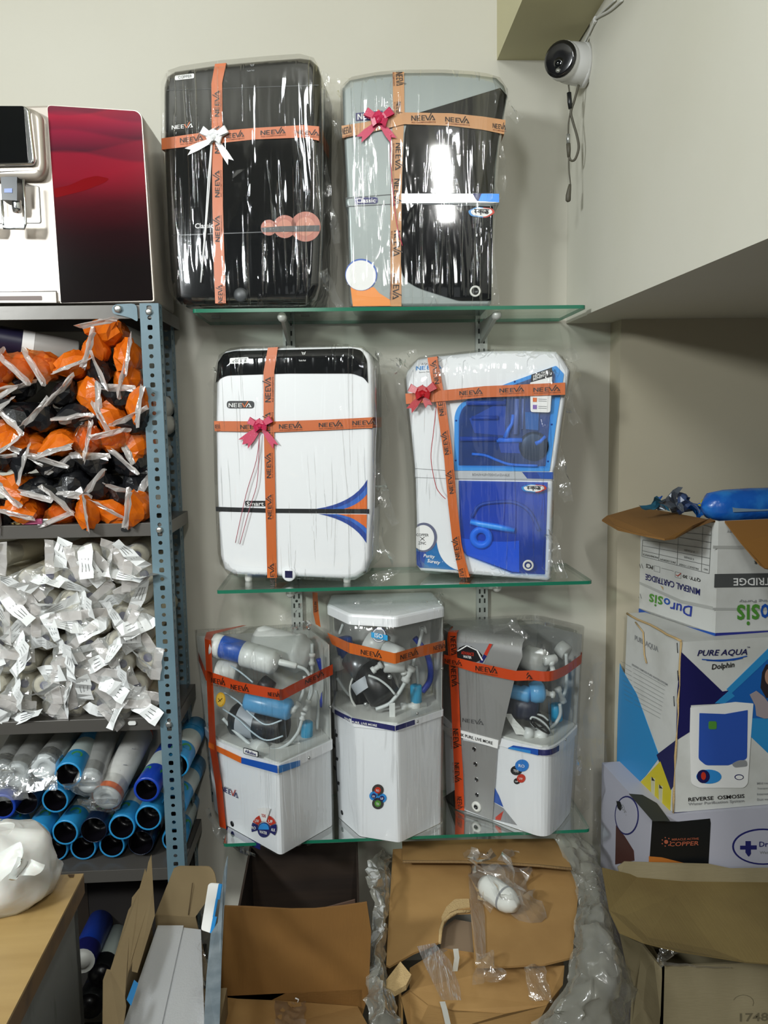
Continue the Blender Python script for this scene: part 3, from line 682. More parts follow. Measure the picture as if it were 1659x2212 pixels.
bow(pB, zb(330, 400), .036, PINK, B, 8, [zb(208, 510), zb(415, 515)], [([zb(400, 480), zb(398, 640), zb(420, 900), zb(440, 1040), zb(468, 1140)], .0022)], PINK, off=.007)
wrap(pB, outB, .15, B, 9, off=.006, zmin=Z_TOP, flare=.03, tufts=[(zb(1085, 180), zb(1200, 330), .03, .03), (zb(1090, 480), zb(1120, 800), .03, .05), (zb(1010, 1000), zb(1060, 1480), .028, .02), (zb(40, 120), zb(150, 60), .02, .08)])

# --- white purifier with black top
pC = plane_y(zc(215, 1800), zc(1280, 1835), -.165, -.235)
outC = zz_(zc, [(158, 360), (172, 195), (225, 132), (330, 112), (1150, 95), (1240, 105), (1300, 150), (1326, 240), (1332, 700), (1322, 1300), (1305, 1680), (1275, 1775), (1210, 1825), (1130, 1838), (760, 1822), (290, 1805), (218, 1765), (186, 1660), (165, 1200), (153, 700)])
C = thing('water_purifier', pC.at(.16, Z_MID - pC.o.z, -.07), 'white water purifier with black top panel and dotted pink bow on the middle shelf', 'purifier')
m = MB(); slab(m, pC, outC, .05, .012, WHITE, Z_MID); m.build('front_shell', C)
inn = [((x - 640) * .98 + 640, (y - 1000) * .985 + 1000) for x, y in outC]
up_ = [p for p in inn if p[1] < zc(0, 1330)[1]]
m = MB(); slab(m, pC, [p for p in inn if p[1] < 1100] + [zc(1310, 1325), zc(175, 1300)] if False else [zc(180, 1310), zc(168, 700), zc(178, 300), zc(235, 150), zc(340, 128), zc(1150, 112), zc(1235, 122), zc(1295, 180), zc(1312, 300), zc(1318, 700), zc(1308, 1320)], .105, .003, pm('smoked_rear_case', '4A4A48', .35), Z_MID, front=-.051); m.build('rear_case', C)
m = MB(); slab(m, pC, [zc(180, 1330), zc(1308, 1340), zc(1292, 1680), zc(1262, 1765), zc(1200, 1812), zc(300, 1790), zc(230, 1755), zc(200, 1660)], .105, .003, WHITE2, Z_MID, front=-.051); m.build('rear_tank', C)
flat(MB(), pC, [], WHITE) if False else None
m = MB(); flat(m, pC, rpoly(zz_(zc, [(162, 372), (178, 215), (222, 150), (300, 132), (1180, 112), (1248, 126), (1290, 200), (1297, 372), (1262, 330), (1180, 300), (700, 300), (240, 315), (190, 340)]), [0, 3, 6, 6, 6, 8, 8, 0, 5, 8, 0, 8, 4], 3), BLACK, .002, .002); m.build('top_panel', C)
m = MB(); flat(m, pC, zz_(zc, [(161, 1295), (600, 1309), (1305, 1312), (1305, 1345), (600, 1340), (163, 1328)]), BLACKS, .002, .002); m.build('black_band', C)
m = MB(); MBLUE = pm('print_mid_blue', '2E62B8', .35); DKB = pm('print_dark_blue', '1F3F90', .35)
def arc(a, c, b, n=8): return [tuple((1 - t) ** 2 * a[k] + 2 * t * (1 - t) * c[k] + t * t * b[k] for k in (0, 1)) for t in [i / n for i in range(n + 1)]]
flat(m, pC, zz_(zc, arc((905, 1311), (1190, 1270), (1291, 1092)) + arc((1289, 1140), (1200, 1280), (1010, 1311))), DKB)
flat(m, pC, zz_(zc, arc((1010, 1311), (1200, 1280), (1290, 1140)) + arc((1289, 1200), (1230, 1280), (1115, 1311))), MBLUE)
flat(m, pC, zz_(zc, arc((1115, 1311), (1230, 1280), (1290, 1200)) + [(1290, 1311)]), OPRINT)
flat(m, pC, zz_(zc, arc((930, 1348), (1190, 1400), (1284, 1565)) + arc((1285, 1500), (1190, 1380), (1010, 1350))), DKB)
flat(m, pC, zz_(zc, arc((1000, 1350), (1190, 1380), (1285, 1500)) + arc((1286, 1455), (1200, 1370), (1070, 1350))), MBLUE)
flat(m, pC, zz_(zc, arc((1065, 1350), (1200, 1370), (1286, 1458)) + [(1288, 1352)]), OPRINT); m.build('swoosh_print', C)
m = MB(); c = pC(*zc(706, 1800), 0); m.lathe(c, pC.n, [(.0165, -.004), (.0165, .002), (.0155, .0045), (0, .0045)], WHITE, 24); flat(m, pC, zz_(zc, [(680, 1770), (736, 1772), (736, 1824), (681, 1822)]), pm('tap_navy', '15163F', .3), .0055, .001); m.build('tap', C)
m = MB(); flat(m, pC, rpoly(zz_(zc, [(243, 505), (447, 505), (447, 560), (243, 560)]), 7, 4), INKB); m.logo(*[pC(*zc(x, y), .003) for x, y in ((258, 552), (432, 552), (258, 522))], WPRINT, OPRINT); m.build('logo_badge', C)
m = MB(); flat(m, pC, rpoly(zz_(zc, [(378, 1250), (560, 1250), (560, 1291), (382, 1290)]), 3, 3), INKB); m.text('Smart', *[pC(*zc(x, y), .003) for x, y in ((392, 1287), (520, 1287), (392, 1256))], WPRINT); m.build('name_badge', C)
m = MB(); flat(m, pC, rpoly(zz_(zc, [(268, 186), (408, 178), (405, 222), (268, 229)]), 3, 3), WPRINT, .0045); m.text('ACTIVE', *[pC(*zc(x, y), .006) for x, y in ((306, 202), (398, 198), (306, 190))], GPRINT); m.text('COPPER', *[pC(*zc(x, y), .006) for x, y in ((290, 219), (398, 214), (290, 206))], INKB); m.build('copper_badge', C)
m = MB(); m.text('Tank Full', *[pC(*zc(x, y), .0045) for x, y in ((782, 210), (834, 209), (782, 199))], WPRINT); m.strokes([[(0, 1), (.3, 0), (.8, 0), (1, 1)], [(.1, .7), (.9, .7)], [(.2, .4), (.8, .4)]], .06, *[pC(*zc(x, y), .0045) for x, y in ((805, 160), (832, 159), (805, 140))], WPRINT); m.build('lettering', C)
for fx, fy in ((375, 1850), (1120, 1862)):
    c = pC(*zc(fx, fy), -.03); c.z = Z_MID; m = MB(); m.lathe(c, (0, 0, 1), [(0, 0), (.008, 0), (.009, .006), (.009, .03)], OFFW, 12); m.build('foot', C)
ribbon('ribbon', pC, secs(zc, [((553, 108), (627, 104)), ((520, 290), (600, 285)), ((520, 600), (597, 595)), ((530, 1100), (605, 1097)), ((540, 1500), (613, 1500)), ((548, 1824), (620, 1822))]), ORANGE_R, C, off=.0045,
       words=wds(zc, [((574, 515), (574, 325), (533, 515)), ((572, 770), (572, 588), (533, 770)), ((575, 1080), (573, 890), (545, 1080)), ((580, 1385), (578, 1200), (553, 1385)), ((602, 1890), (598, 1712), (572, 1890))]), back=.1)
ribbon('ribbon', pC, secs(zc, [((152, 655), (158, 730)), ((600, 658), (600, 738)), ((1000, 644), (1000, 722)), ((1334, 627), (1332, 706))]), ORANGE_R, C, off=.0055,
       words=wds(zc, [((160, 710), (200, 712), (160, 680)), ((348, 714), (520, 714), (348, 684)), ((637, 712), (812, 706), (637, 680)), ((933, 700), (1115, 693), (933, 670)), ((1183, 685), (1362, 678), (1183, 655))]), back=.13)
bow(pC, zc(505, 695), .032, PINK, C, 5, [zc(352, 812), zc(618, 848), zc(390, 845)], [([zc(495, 750), zc(470, 950), zc(395, 1200), zc(315, 1560)], .0022), ([zc(495, 750), zc(478, 1100), zc(425, 1290), zc(348, 1570)], .0022)],
    pm('dusty_pink_string', 'A65A66', .5), off=.008)
wrap(pC, outC, .15, C, 14, off=.006, flare=.03, tufts=[(zc(1330, 130), zc(1580, 200), .05, .05), (zc(1500, 150), zc(1620, 90), .02, .05), (zc(1360, 1000), zc(1500, 1450), .035, .04), (zc(1330, 1500), zc(1500, 1720), .03, .03), (zc(60, 250), zc(170, 160), .03, .05), (zc(1290, 1830), zc(1500, 1740), .03, .02), (zc(95, 340), zc(160, 520), .02, .04)])

# --- white purifier with blue see-through windows
pD = plane_y(zd(200, 1800), zd(1190, 1890), -.155, -.242)
outD = zz_(zd, [(90, 345), (98, 295), (180, 200), (270, 182), (700, 135), (1000, 131), (1236, 138), (1300, 210), (1342, 280), (1335, 330), (1285, 660), (1240, 1000), (1222, 1050), (1225, 1120), (1218, 1140), (1205, 1500), (1197, 1870), (1170, 1895), (700, 1850), (205, 1812), (180, 1778), (172, 1400), (163, 1100), (158, 1090), (158, 1030), (145, 900), (115, 600)])
D = thing('water_purifier', pD.at(.16, Z_MID - pD.o.z, -.07), 'white water purifier with blue see-through windows and a red bow on the middle shelf', 'purifier')
m = MB(); slab(m, pD, outD, .14, .008, WHITE2, Z_MID); m.build('body', D)
UBL = pm('window_rim_blue', '3D8FD8', .3); UDK = pm('window_interior_navy', '1E3874', .5, var=((12, 12, 12), '121E40', .4, .7)); UMID = pm('interior_blue', '3A8CE0', .35); UIND = pm('interior_indigo', '34509C', .4)
m = MB(); flat(m, pD, rpoly(zz_(zd, [(464, 1046), (466, 620), (500, 545), (570, 500), (860, 385), (1240, 247), (1300, 310), (1245, 660), (1190, 1052)]), [2, 12, 12, 8, 4, 3, 3, 0, 2], 4), UBL, .003, .003); m.build('window_rim', D)
m = MB(); flat(m, pD, rpoly(zz_(zd, [(500, 1006), (502, 640), (530, 565), (600, 520), (900, 400), (1215, 285), (1232, 320), (1200, 560), (1160, 1012)]), [2, 10, 10, 6, 2, 2, 2, 0, 2], 4), UDK, .0038); m.build('upper_window_back', D)
m = MB()
for (x0, y0, x1, y1, r, mt) in ((560, 520, 860, 545, .006, UIND), (600, 600, 800, 690, .005, UIND), (510, 780, 800, 830, .006, UIND), (790, 805, 985, 825, .006, UMID)):
    m.tube([pD(*zd(x0, (y0 + y1) / 2), .007), pD(*zd(x1, (y0 + y1) / 2), .007)], r, mt, 8)
flat(m, pD, zz_(zd, [(800, 830), (975, 832), (970, 915), (820, 910)]), UIND, .006, .003); flat(m, pD, zz_(zd, [(580, 650), (860, 500), (850, 780), (620, 760)]), UIND, .005, .002)
m.tube([pD(*zd(855, 795), .009), pD(*zd(880, 730), .010), pD(*zd(905, 690), .009), pD(*zd(915, 620), .009)], [.006, .005, .004, .004], UMID, 8)
m.tube([pD(*zd(1085, 840), .008), pD(*zd(1120, 825), .009), pD(*zd(1160, 785), .008)], [.006, .005, .004], UMID, 8); m.build('tube_clip', D)
m = MB(); c = pD(*zd(1070, 860), .004); m.lathe(c, pD.n, [(.034, 0), (.034, .004), (.026, .007), (0, .007)], BLACKS, 24); m.build('pump_motor', D)
m = MB(); flat(m, pD, zz_(zd, [(1005, 600), (1110, 605), (1105, 740), (1010, 730)]), pm('interior_teal', '1F6E9E', .35), .008, .004); m.build('sensor_block', D)
m = MB(); m.tube([pD(*zd(945, 500), .008), pD(*zd(940, 640), .008), pD(*zd(935, 770), .008)], .006, pm('interior_mauve', '8C8AA8', .3), 8); m.tube([pD(*zd(990, 500), .007), pD(*zd(985, 730), .007)], .003, pm('interior_mauve', '8C8AA8', .3), 6); m.build('uv_lamp_tube', D)
m = MB(); m.tube(spline([pD(*zd(x, y), .006) for x, y in ((600, 920), (700, 930), (800, 970), (900, 1000), (1100, 1010))], 4), .0035, UMID, 6); m.build('tube', D)
m = MB(); flat(m, pD, rpoly(zz_(zd, [(500, 1006), (502, 640), (530, 565), (600, 520), (900, 400), (1215, 285), (1232, 320), (1200, 560), (1160, 1012)]), [2, 10, 10, 6, 2, 2, 2, 0, 2], 4), film('blue_window', tint=(.78, .87, 1.0), base=.05, gain=.5, rough=.06, strength=.05, milk=.03, milkcol=(.3, .5, .9)), .0155, .001); m.build('window_pane', D)
m = MB()
for (x, y) in ((479, 665), (476, 968), (1206, 694), (1178, 975), (925, 368)): m.lathe(pD(*zd(x, y), .003), pD.n, [(.0022, 0), (.0022, .0012), (0, .0014)], DKB, 8)
m.build('rim_screw', D)
m = MB(); flat(m, pD, zz_(zd, [(464, 1052), (1218, 1058), (1218, 1112), (470, 1106)]), pm('pale_silver_band', 'BFC3C6', .3, metal=.3), .003, .003); flat(m, pD, zz_(zd, [(980, 1056), (1218, 1058), (1218, 1110), (1020, 1106)]), DKB, .0038); flat(m, pD, zz_(zd, [(1090, 1057), (1218, 1058), (1218, 1110), (1130, 1108)]), BLUE, .0042)
m.text('RO+UV+UF+TDS+Cu+Zn+ALK', *[pD(*zd(x, y), .0045) for x, y in ((602, 1086), (888, 1090), (602, 1066))], GPRINT); m.build('silver_band', D)
m = MB()
for L_ in ([(158, 1030), (464, 1050)], [(160, 1098), (470, 1110)], [(470, 1112), (1225, 1122)]):
    (x0, y0), (x1, y1) = L_; flat(m, pD, zz_(zd, [(x0, y0 - 2), (x1, y1 - 2), (x1, y1 + 2), (x0, y0 + 2)]), GPRINT, .0008)
m.build('seam', D)
LB = zz_(zd, [(500, 1122), (1175, 1136), (1155, 1835), (905, 1826), (560, 1692), (520, 1650), (505, 1400)])
m = MB(); flat(m, pD, LB, pm('lower_window_blue', '2048AC', .4, var=((7, 7, 7), '163072', .4, .75)), .002, .002); m.build('lower_window_back', D)
m = MB(); UB2 = pm('tank_float_blue', '3C92EA', .35)
m.tube([pD(*zd(x, y), .007) for x, y in ((590, 1432), (680, 1455), (800, 1475), (925, 1500))], [.007, .0085, .0085, .007], UB2, 8, flat=pD.n)
c = pD(*zd(670, 1555), .003); m.lathe(c, pD.n, [(.027, 0), (.027, .006), (.022, .009), (.012, .007), (.011, .001)], UB2, 24); m.build('float_valve', D)
m = MB(); m.tube(spline([pD(*zd(x, y), .005) for x, y in ((600, 1400), (660, 1310), (800, 1285), (930, 1290), (1040, 1360), (1110, 1500))], 5), .0042, UIND, 6)
flat(m, pD, zz_(zd, arc((520, 1560), (760, 1600), (960, 1580)) + [(960, 1820), (905, 1815), (560, 1688), (530, 1640)]), pm('tank_water_blue', '2C6CD8', .4), .004, .001); m.build('tank_rim', D)
m = MB(); flat(m, pD, LB, film('blue_window'), .0135, .001); m.build('tank_window_pane', D)
hindi_badge('hindi_badge', zd, Plane(pD.o + pD.n * .0135, pD.o + pD.n * .0135 + pD.u), 993, 1150, 1150, 1206, D)
m = MB(); c = pD(*zd(1030, 1760), .0145); m.lathe(c, pD.n, [(.0128, 0), (.0128, .0022), (.0085, .0022), (.0085, .0008)], OFFW, 22); flat(m, pD, zz_(zd, circ(1030, 1762, 16, 10)), OFFW, .016); m.build('tap_ring', D)
m = MB(); flat(m, pD, zz_(zd, arc((174, 1640), (270, 1680), (325, 1580)) + arc((330, 1600), (350, 1760), (490, 1806)) + [(200, 1786), (178, 1762)]), pm('print_teal_blue', '1C67A4', .35), .0012)
flat(m, pD, zz_(zd, [(174, 1660), (250, 1668), (230, 1788), (200, 1786), (178, 1762)]), DKB, .0015)
flat(m, pD, zz_(zd, [p for p in circ(232, 1555, 100, 36, 112) if p[0] > 168]), pm('print_slate', '5A5E78', .4), .0022); flat(m, pD, zz_(zd, [p for p in circ(228, 1557, 84, 36, 96) if p[0] > 168]), WPRINT, .003)
m.text('COPPER', *[pD(*zd(x, y), .0034) for x, y in ((176, 1545), (270, 1548), (176, 1524))], INKB); m.text('ZINC', *[pD(*zd(x, y), .0034) for x, y in ((192, 1608), (250, 1610), (192, 1586))], INKB)
m.strokes([[(0, 0), (1, 1)], [(0, 1), (1, 0)]], .08, *[pD(*zd(x, y), .0034) for x, y in ((206, 1578), (238, 1578), (206, 1552))], INKB)
m.text('Purity', *[pD(*zd(x, y), .003) for x, y in ((228, 1712), (312, 1722), (236, 1680))], WPRINT); m.text('Surety', *[pD(*zd(x, y), .003) for x, y in ((256, 1752), (352, 1768), (264, 1718))], WPRINT); m.build('corner_sticker', D)
m = MB(); m.text('AQUA', *[pD(*zd(x, y), .0015) for x, y in ((212, 244), (290, 240), (212, 226))], GPRINT); m.logo(*[pD(*zd(x, y), .0015) for x, y in ((172, 282), (370, 268), (172, 252))], SKY)
m.text('Reverse Osmosis', *[pD(*zd(x, y), .0015) for x, y in ((196, 302), (300, 296), (196, 290))], GPRINT); m.build('lettering', D)
m = MB(); flat(m, pD, zz_(zd, [(1055, 318), (1212, 262), (1212, 332), (1050, 376)]), INKB, .0175); flat(m, pD, rpoly(zz_(zd, [(1045, 378), (1212, 330), (1197, 604), (1048, 600)]), [1, 1, 5, 5], 3), WPRINT, .0172)
for k, tx in enumerate(('HEALTH', 'BENEFITS')): m.text(tx, *[pD(*zd(x, y), .0185) for x, y in ((1068, 342 + k * 22), (1160 + 20 * k, 308 + 16 * k), (1068, 322 + 22 * k))], WPRINT)
flat(m, pD, zz_(zd, [(1066, 492), (1096, 493), (1095, 524), (1066, 523)]), OPRINT, .0185); flat(m, pD, zz_(zd, [(1066, 546), (1096, 547), (1095, 578), (1066, 577)]), pm('print_violet', '7A5AA8', .4), .0185)
for k in range(2):
    for j in range(2): flat(m, pD, zz_(zd, [(1106, 500 + k * 55 + j * 14), (1170, 502 + k * 55 + j * 14), (1170, 505 + k * 55 + j * 14), (1106, 503 + k * 55 + j * 14)]), GPRINT, .0185)
m.build('health_card', D)
ribbon('ribbon', pD, secs(zd, [((268, 190), (342, 180)), ((300, 370), (376, 365)), ((340, 560), (410, 555)), ((395, 950), (462, 945)), ((425, 1300), (492, 1295)), ((460, 1600), (526, 1598)), ((512, 1852), (588, 1850))]), ORANGE_R, D, off=.017,
       words=wds(zd, [((358, 385), (332, 205), (326, 390)), ((394, 625), (372, 445), (362, 630)), ((432, 920), (408, 742), (402, 925)), ((468, 1215), (446, 1038), (438, 1220)), ((516, 1715), (492, 1540), (484, 1720)), ((556, 1880), (536, 1780), (524, 1880))]), back=.1)
ribbon('ribbon', pD, secs(zd, [((104, 462), (110, 540)), ((350, 440), (350, 522)), ((700, 405), (700, 490)), ((1310, 378), (1310, 470))]), ORANGE_R, D, off=.021,
       words=wds(zd, [((512, 474), (690, 462), (512, 444)), ((814, 454), (1004, 444), (814, 424)), ((1070, 448), (1276, 440), (1070, 418))]), back=.11)
RED = pm('red_dotted_bow', 'A81420', .35, var=((420, 420, 420), 'D89AA0', .67, .70))
bow(pD, zd(242, 465), .036, RED, D, 6, [zd(135, 592), zd(285, 560)], [([zd(340, 560), zd(318, 760), zd(300, 950), zd(335, 1150), zd(370, 1215), zd(410, 1255)], .0022)], RED, off=.024)
wrap(pD, outD, .13, D, 21, off=.0235, zmin=Z_MID, flare=.035, tufts=[(zd(1240, 150), zd(1390, 100), .035, .03), (zd(1330, 330), zd(1440, 700), .04, .03), (zd(1260, 800), zd(1380, 1300), .04, .02), (zd(1200, 1400), zd(1340, 1850), .045, 0.0), (zd(170, 180), zd(420, 160), .02, .03), (zd(60, 330), zd(110, 700), .02, .03)])
# ------------------------------------------------------------------ purifiers with clear covers on the lowest shelf
FITW = pm('fitting_white', 'D6D8D4', .35); TUBEW = pm('tube_white', 'CBD0CE', .35); PUMP = pm('pump_black', '17181A', .35); PUMPG = pm('pump_dark_grey', '303234', .4, metal=.3)
SOLB = pm('solenoid_blue', '2F9CC8', .35)
class Tower:
    """tapered many-sided body; plan corners at the bottom and at the top"""
    def __init__(s, pb, pt, z0, z1): s.pb, s.pt, s.z0, s.z1 = pb, pt, z0, z1
    def plan(s, z, out=0.0, r=.006, seg=3):
        t = (z - s.z0) / (s.z1 - s.z0); P = [(a[0] + (b[0] - a[0]) * t, a[1] + (b[1] - a[1]) * t) for a, b in zip(s.pb, s.pt)]
        if out: P = inset(P, -out)
        return rpoly(P, r, seg) if r else P
    def loop(s, z, out=0.0, r=.006, seg=3): return [V((x, y, z)) for x, y in s.plan(z, out, r, seg)]
    def face(s, i, j, out=0.0):
        a, b = s.plan(s.z0, out, 0), s.plan(s.z1, out, 0); A_ = V((a[i][0], a[i][1], s.z0)); B_ = V((a[j][0], a[j][1], s.z0)); C_ = V((b[i][0], b[i][1], s.z1))
        return Plane(A_, B_, C_ - A_)
    def solid(s, z0, z1, mat, out=0.0, r=.006, mb=None, seg=3):
        mb = mb or MB(); mb.prism(s.loop(z0, out, r, seg), s.loop(z1, out, r, seg), mat); return mb
    def shell(s, z0, z1, mat, out=0.0, r=.012, round_top=.012, mb=None):
        mb = mb or MB(); L_ = [s.loop(z0, out, r), s.loop(z1 - round_top, out, r), s.loop(z1 - round_top * .35, out - round_top * .3, r), s.loop(z1, out - round_top, r)]
        mb.rings(L_, mat, False); mb.add(L_[-1], [tuple(range(len(L_[-1])))], mat); return mb
class SideFace:
    """a face seen almost edge-on: photo points slide along it between its two corners"""
    def __init__(s, a, b): s.a, s.b = a, b; s.u = V((a[0] - b[0], a[1] - b[1], 0)).normalized(); s.v = V((0, 0, 1)); s.n = V((s.u.y, -s.u.x, 0))
    def __call__(s, px, py, off=0.0):
        p = on_y(px, py, (s.a[1] + s.b[1]) / 2); t = min(1, max(0, (p.x - s.a[0]) / (s.b[0] - s.a[0])))
        return V((s.a[0] + (s.b[0] - s.a[0]) * t, s.a[1] + (s.b[1] - s.a[1]) * t, p.z)) + s.n * off
def cyl(p, q, y0, y1, r, mat, parent, name, prof=None, mb=None, seg=16):
    mb = mb or MB(); a, b = on_y(p[0], p[1], y0), on_y(q[0], q[1], y1); d = b - a
    pr = prof or [(0, 0), (.8, 0), (1, .06), (1, .94), (.8, 1), (0, 1)]
    mb.lathe(a, d, [(k * r, t * d.length) for k, t in pr], mat, seg)
    return mb.build(name, parent) if name else mb
def pipe(pts, y, r, mat, parent, name='tube'):
    m = MB(); P = [on_y(p[0], p[1], y[i] if isinstance(y, (list, tuple)) else y) for i, p in enumerate(pts)]
    m.tube(spline(P, 5), r, mat, 6); return m.build(name, parent)
def fitting(p, q, y, parent, r=.007):
    return cyl(p, q, y, y, r, FITW, parent, 'push_fitting', [(0, 0), (1, 0), (1, .25), (.7, .3), (.7, .7), (1, .75), (1, 1), (0, 1)], seg=10)
def strip3(name, pairs, mat, parent, words=(), lw=None):
    """ribbon bent round a body: pairs of 3-D edge points"""
    mb = MB(); vs_ = [V((p.x, min(p.y, -.022), p.z)) for ab in pairs for p in ab]
    mb.add(vs_, [(2 * i, 2 * i + 1, 2 * i + 3, 2 * i + 2) for i in range(len(pairs) - 1)], mat)
    o = mb.build(name, parent)
    if words:
        for P0, Px, Py in words:
            lt = MB(); lt.depth = 1; lt.logo(P0, Px, Py, INK); ex, ey = Px - P0, Py - P0
            lt.text('RO COMPONENTS', P0 - ey * .5, P0 - ey * .5 + ex, P0 - ey * .22, INKF)
            lt.build('lettering', o)
    return o
def w3(pl, f, off, *ws): return [tuple(pl(*f(*p), off) for p in w) for w in ws]
def film_tower(tw, z0, z1, parent, seed, out=.006, tufts=()):
    mb = MB(); N_ = 40; L_ = []
    for k in range(9):
        z = z0 + (z1 - z0) * k / 8; P = tw.plan(z, out, .02, 4); n = len(P)
        L_.append([V((x + .004 * fbm((x * 20, y * 20, z * 9), 1, seed), y + .004 * fbm((x * 20, y * 20, z * 9), 1, seed + 5), z)) for x, y in P])
    top = L_[-1]; c = sum(top, V()) / len(top)
    for sc in (.75, .45, .2): L_.append([c + (p - c) * sc + V((0, 0, .006 + .012 * fbm((p - c) * 20 * sc, 1, seed + 3))) for p in top])
    mb.rings(L_, WRAP2 if False else WRAP, True); mb.add(L_[-1], [tuple(range(len(top)))], WRAP)
    for (p, q, w, y0, y1) in tufts:
        a, b = on_y(p[0], p[1], y0), on_y(q[0], q[1], y1); s_ = (b - a).cross(V((0, -1, 0))).normalized() * w
        crumple(mb, quadfn(a, b, b + s_ * .6, a + s_), 7, 5, w * .35, 38, seed + int(p[0]), WRAP2)
    return mb.build('plastic_wrap', parent)

# --- left tower: clear cover, white tub
zE = on_y(*ze(755, 590), -.315).z; zEr = on_y(*ze(735, 1440), -.312).z; zEb = on_y(*ze(735, 1515), -.312).z
EL = Tower([(-.322, -.158), (-.172, -.315), (-.052, -.182), (-.11, -.03), (-.365, -.07)], [(-.345, -.158), (-.172, -.315), (-.05, -.182), (-.105, -.03), (-.394, -.065)], Z_BOT, zE)
E1 = thing('water_purifier', (-.2, -.15, Z_BOT), 'white tub purifier with clear cover and gold sticker, leftmost on the lowest shelf', 'purifier')
EL.solid(Z_BOT + .001, zEb, WHITE2, 0, .012).build('tub', E1)
EL.solid(zEb, zEr, WHITE, .0045, .010).build('rim', E1)
EL.solid(zEr, zEr + .004, OFFW, -.004, .01).build('deck', E1)
EL.shell(zEr, zE, COVER, 0, .012, .014).build('clear_cover', E1)
m = MB(); b_, t_ = EL.plan(zEr, -.003, 0), EL.plan(zE - .012, -.003, 0)
for i, j in ((2, 3), (3, 4)):
    q = [V((*b_[i], zEr)), V((*b_[j], zEr)), V((*t_[j], zE - .012)), V((*t_[i], zE - .012))]; m.plate(q, (q[1] - q[0]).cross(V((0, 0, 1))).normalized() * .002, OFFW)
m.build('back_panel', E1)
fl, fr = EL.face(0, 1, .0046), EL.face(1, 2, .0046); fs_ = SideFace((-.3266, -.160), (-.3696, -.068))
m = MB()
flat(m, fl, zz_(ze, [(190, 1262), (450, 1385), (450, 1432), (190, 1305)]), OPRINT); flat(m, fl, zz_(ze, [(450, 1385), (735, 1452), (738, 1512), (450, 1432)]), BLUE)
flat(m, fr, zz_(ze, [(745, 1452), (912, 1408), (912, 1452), (745, 1512)]), pm('print_sky_metal', '2E74B8', .3)); flat(m, fs_, zz_(ze, [(60, 1165), (180, 1255), (180, 1300), (65, 1205)]), NAVY); m.build('rim_print', E1)
m = MB(); fl2 = EL.face(0, 1, 0); flat(m, fl2, rpoly(zz_(ze, [(487, 1295), (608, 1330), (608, 1378), (487, 1345)]), 3, 3), BLACKS, .009); flat(m, fl2, rpoly(zz_(ze, [(493, 1302), (602, 1335), (602, 1370), (493, 1340)]), 2, 3), WPRINT, .0096)
m.text('Alkaline', *[fl2(*ze(x, y), .0106) for x, y in ((505, 1335), (592, 1362), (505, 1310))], NAVY); m.build('alkaline_badge', E1)
m = MB(); flat(m, fl2, zz_(ze, circ(285, 925, 38, 24, 58)), pm('gold_sticker', 'C79A22', .4), .0012); flat(m, fl2, zz_(ze, circ(285, 925, 30, 24, 46)), YPRINT if False else pm('gold_sticker_light', 'D8B040', .4), .002)
m.strokes([[(0, .2), (1, .8)], [(0, .8), (.6, .3)]], .05, *[fl2(*ze(x, y), .003) for x, y in ((270, 950), (302, 950), (270, 905))], INKB); m.build('gold_sticker', E1)
m = MB(); m.logo(*[fl2(*ze(x, y), .0014) for x, y in ((292, 1648), (425, 1712), (292, 1610))], NAVY, RPRINT); m.text('AQUA', *[fl2(*ze(x, y), .0014) for x, y in ((315, 1625), (370, 1650), (315, 1610))], GPRINT); m.build('lettering', E1)
m = MB()
def wedge(cx, cy, r0, r1, a0, a1, n=6): 
    L_ = [(cx + r1 * math.cos(math.radians(a0 + (a1 - a0) * k / n)), cy - r1 * 1.1 * math.sin(math.radians(a0 + (a1 - a0) * k / n))) for k in range(n + 1)]
    return L_ + [(cx + r0 * math.cos(math.radians(a1 + (a0 - a1) * k / n)), cy - r0 * 1.1 * math.sin(math.radians(a1 + (a0 - a1) * k / n))) for k in range(n + 1)]
for a0, a1, mt, tx in ((155, 195, NAVY, 'RO'), (112, 152, RPRINT, 'UV'), (70, 110, WPRINT, 'TDS'), (22, 66, RPRINT, 'UF'), (-30, 18, NAVY, 'ALK')):
    flat(m, fl2, zz_(ze, wedge(630, 1950, 52, 100 if tx != 'TDS' else 150, a0, a1)), mt); a = math.radians((a0 + a1) / 2); cx, cy = 630 + 78 * math.cos(a), 1950 - 84 * math.sin(a) - (20 if tx == 'TDS' else 0)
    m.text(tx, *[fl2(*ze(x, y), .0026) for x, y in ((cx - 17, cy + 10), (cx + 17, cy + 16), (cx - 17, cy - 14))], WPRINT if tx != 'TDS' else RPRINT)
flat(m, fl2, zz_(ze, circ(630, 1962, 50, 24, 60)), NAVY, .0016); flat(m, fl2, zz_(ze, [p for p in circ(630, 1958, 42, 24, 50) if p[1] < 1965]), SKY, .0022); m.text('WATER', *[fl2(*ze(x, y), .003) for x, y in ((600, 1985), (660, 1998), (600, 1962))], WPRINT); m.build('feature_sticker', E1)
m = MB(); m.lathe(fl2(*ze(375, 1915), .0), fl2.n, [(.007, 0), (.007, .001), (0, .001)], BLACKS, 12); m.build('tap_hole', E1)
def vine(pl, f, pts, leaf, mat, off=.0016, sgn=(1, -1)):
    mb = MB(); P = spline([pl(*f(x, y), off) for x, y in pts], 4); mb.tube(P, .0012, mat, 4)
    for k, p in enumerate(P[2:-1:3]):
        d = (pl.u * sgn[k % 2] * .9 + pl.v * .6).normalized(); w = d.cross(pl.n) * leaf * .33
        mb.add([p, p + d * leaf * .5 + w, p + d * leaf, p + d * leaf * .5 - w], [(0, 1, 2, 3)], mat)
    return mb
vine(fs_, ze, [(205, 1790), (190, 1650), (165, 1540), (185, 1440), (150, 1340)], .016, pm('vine_print', '23383C', .5)).build('vine_print', E1)
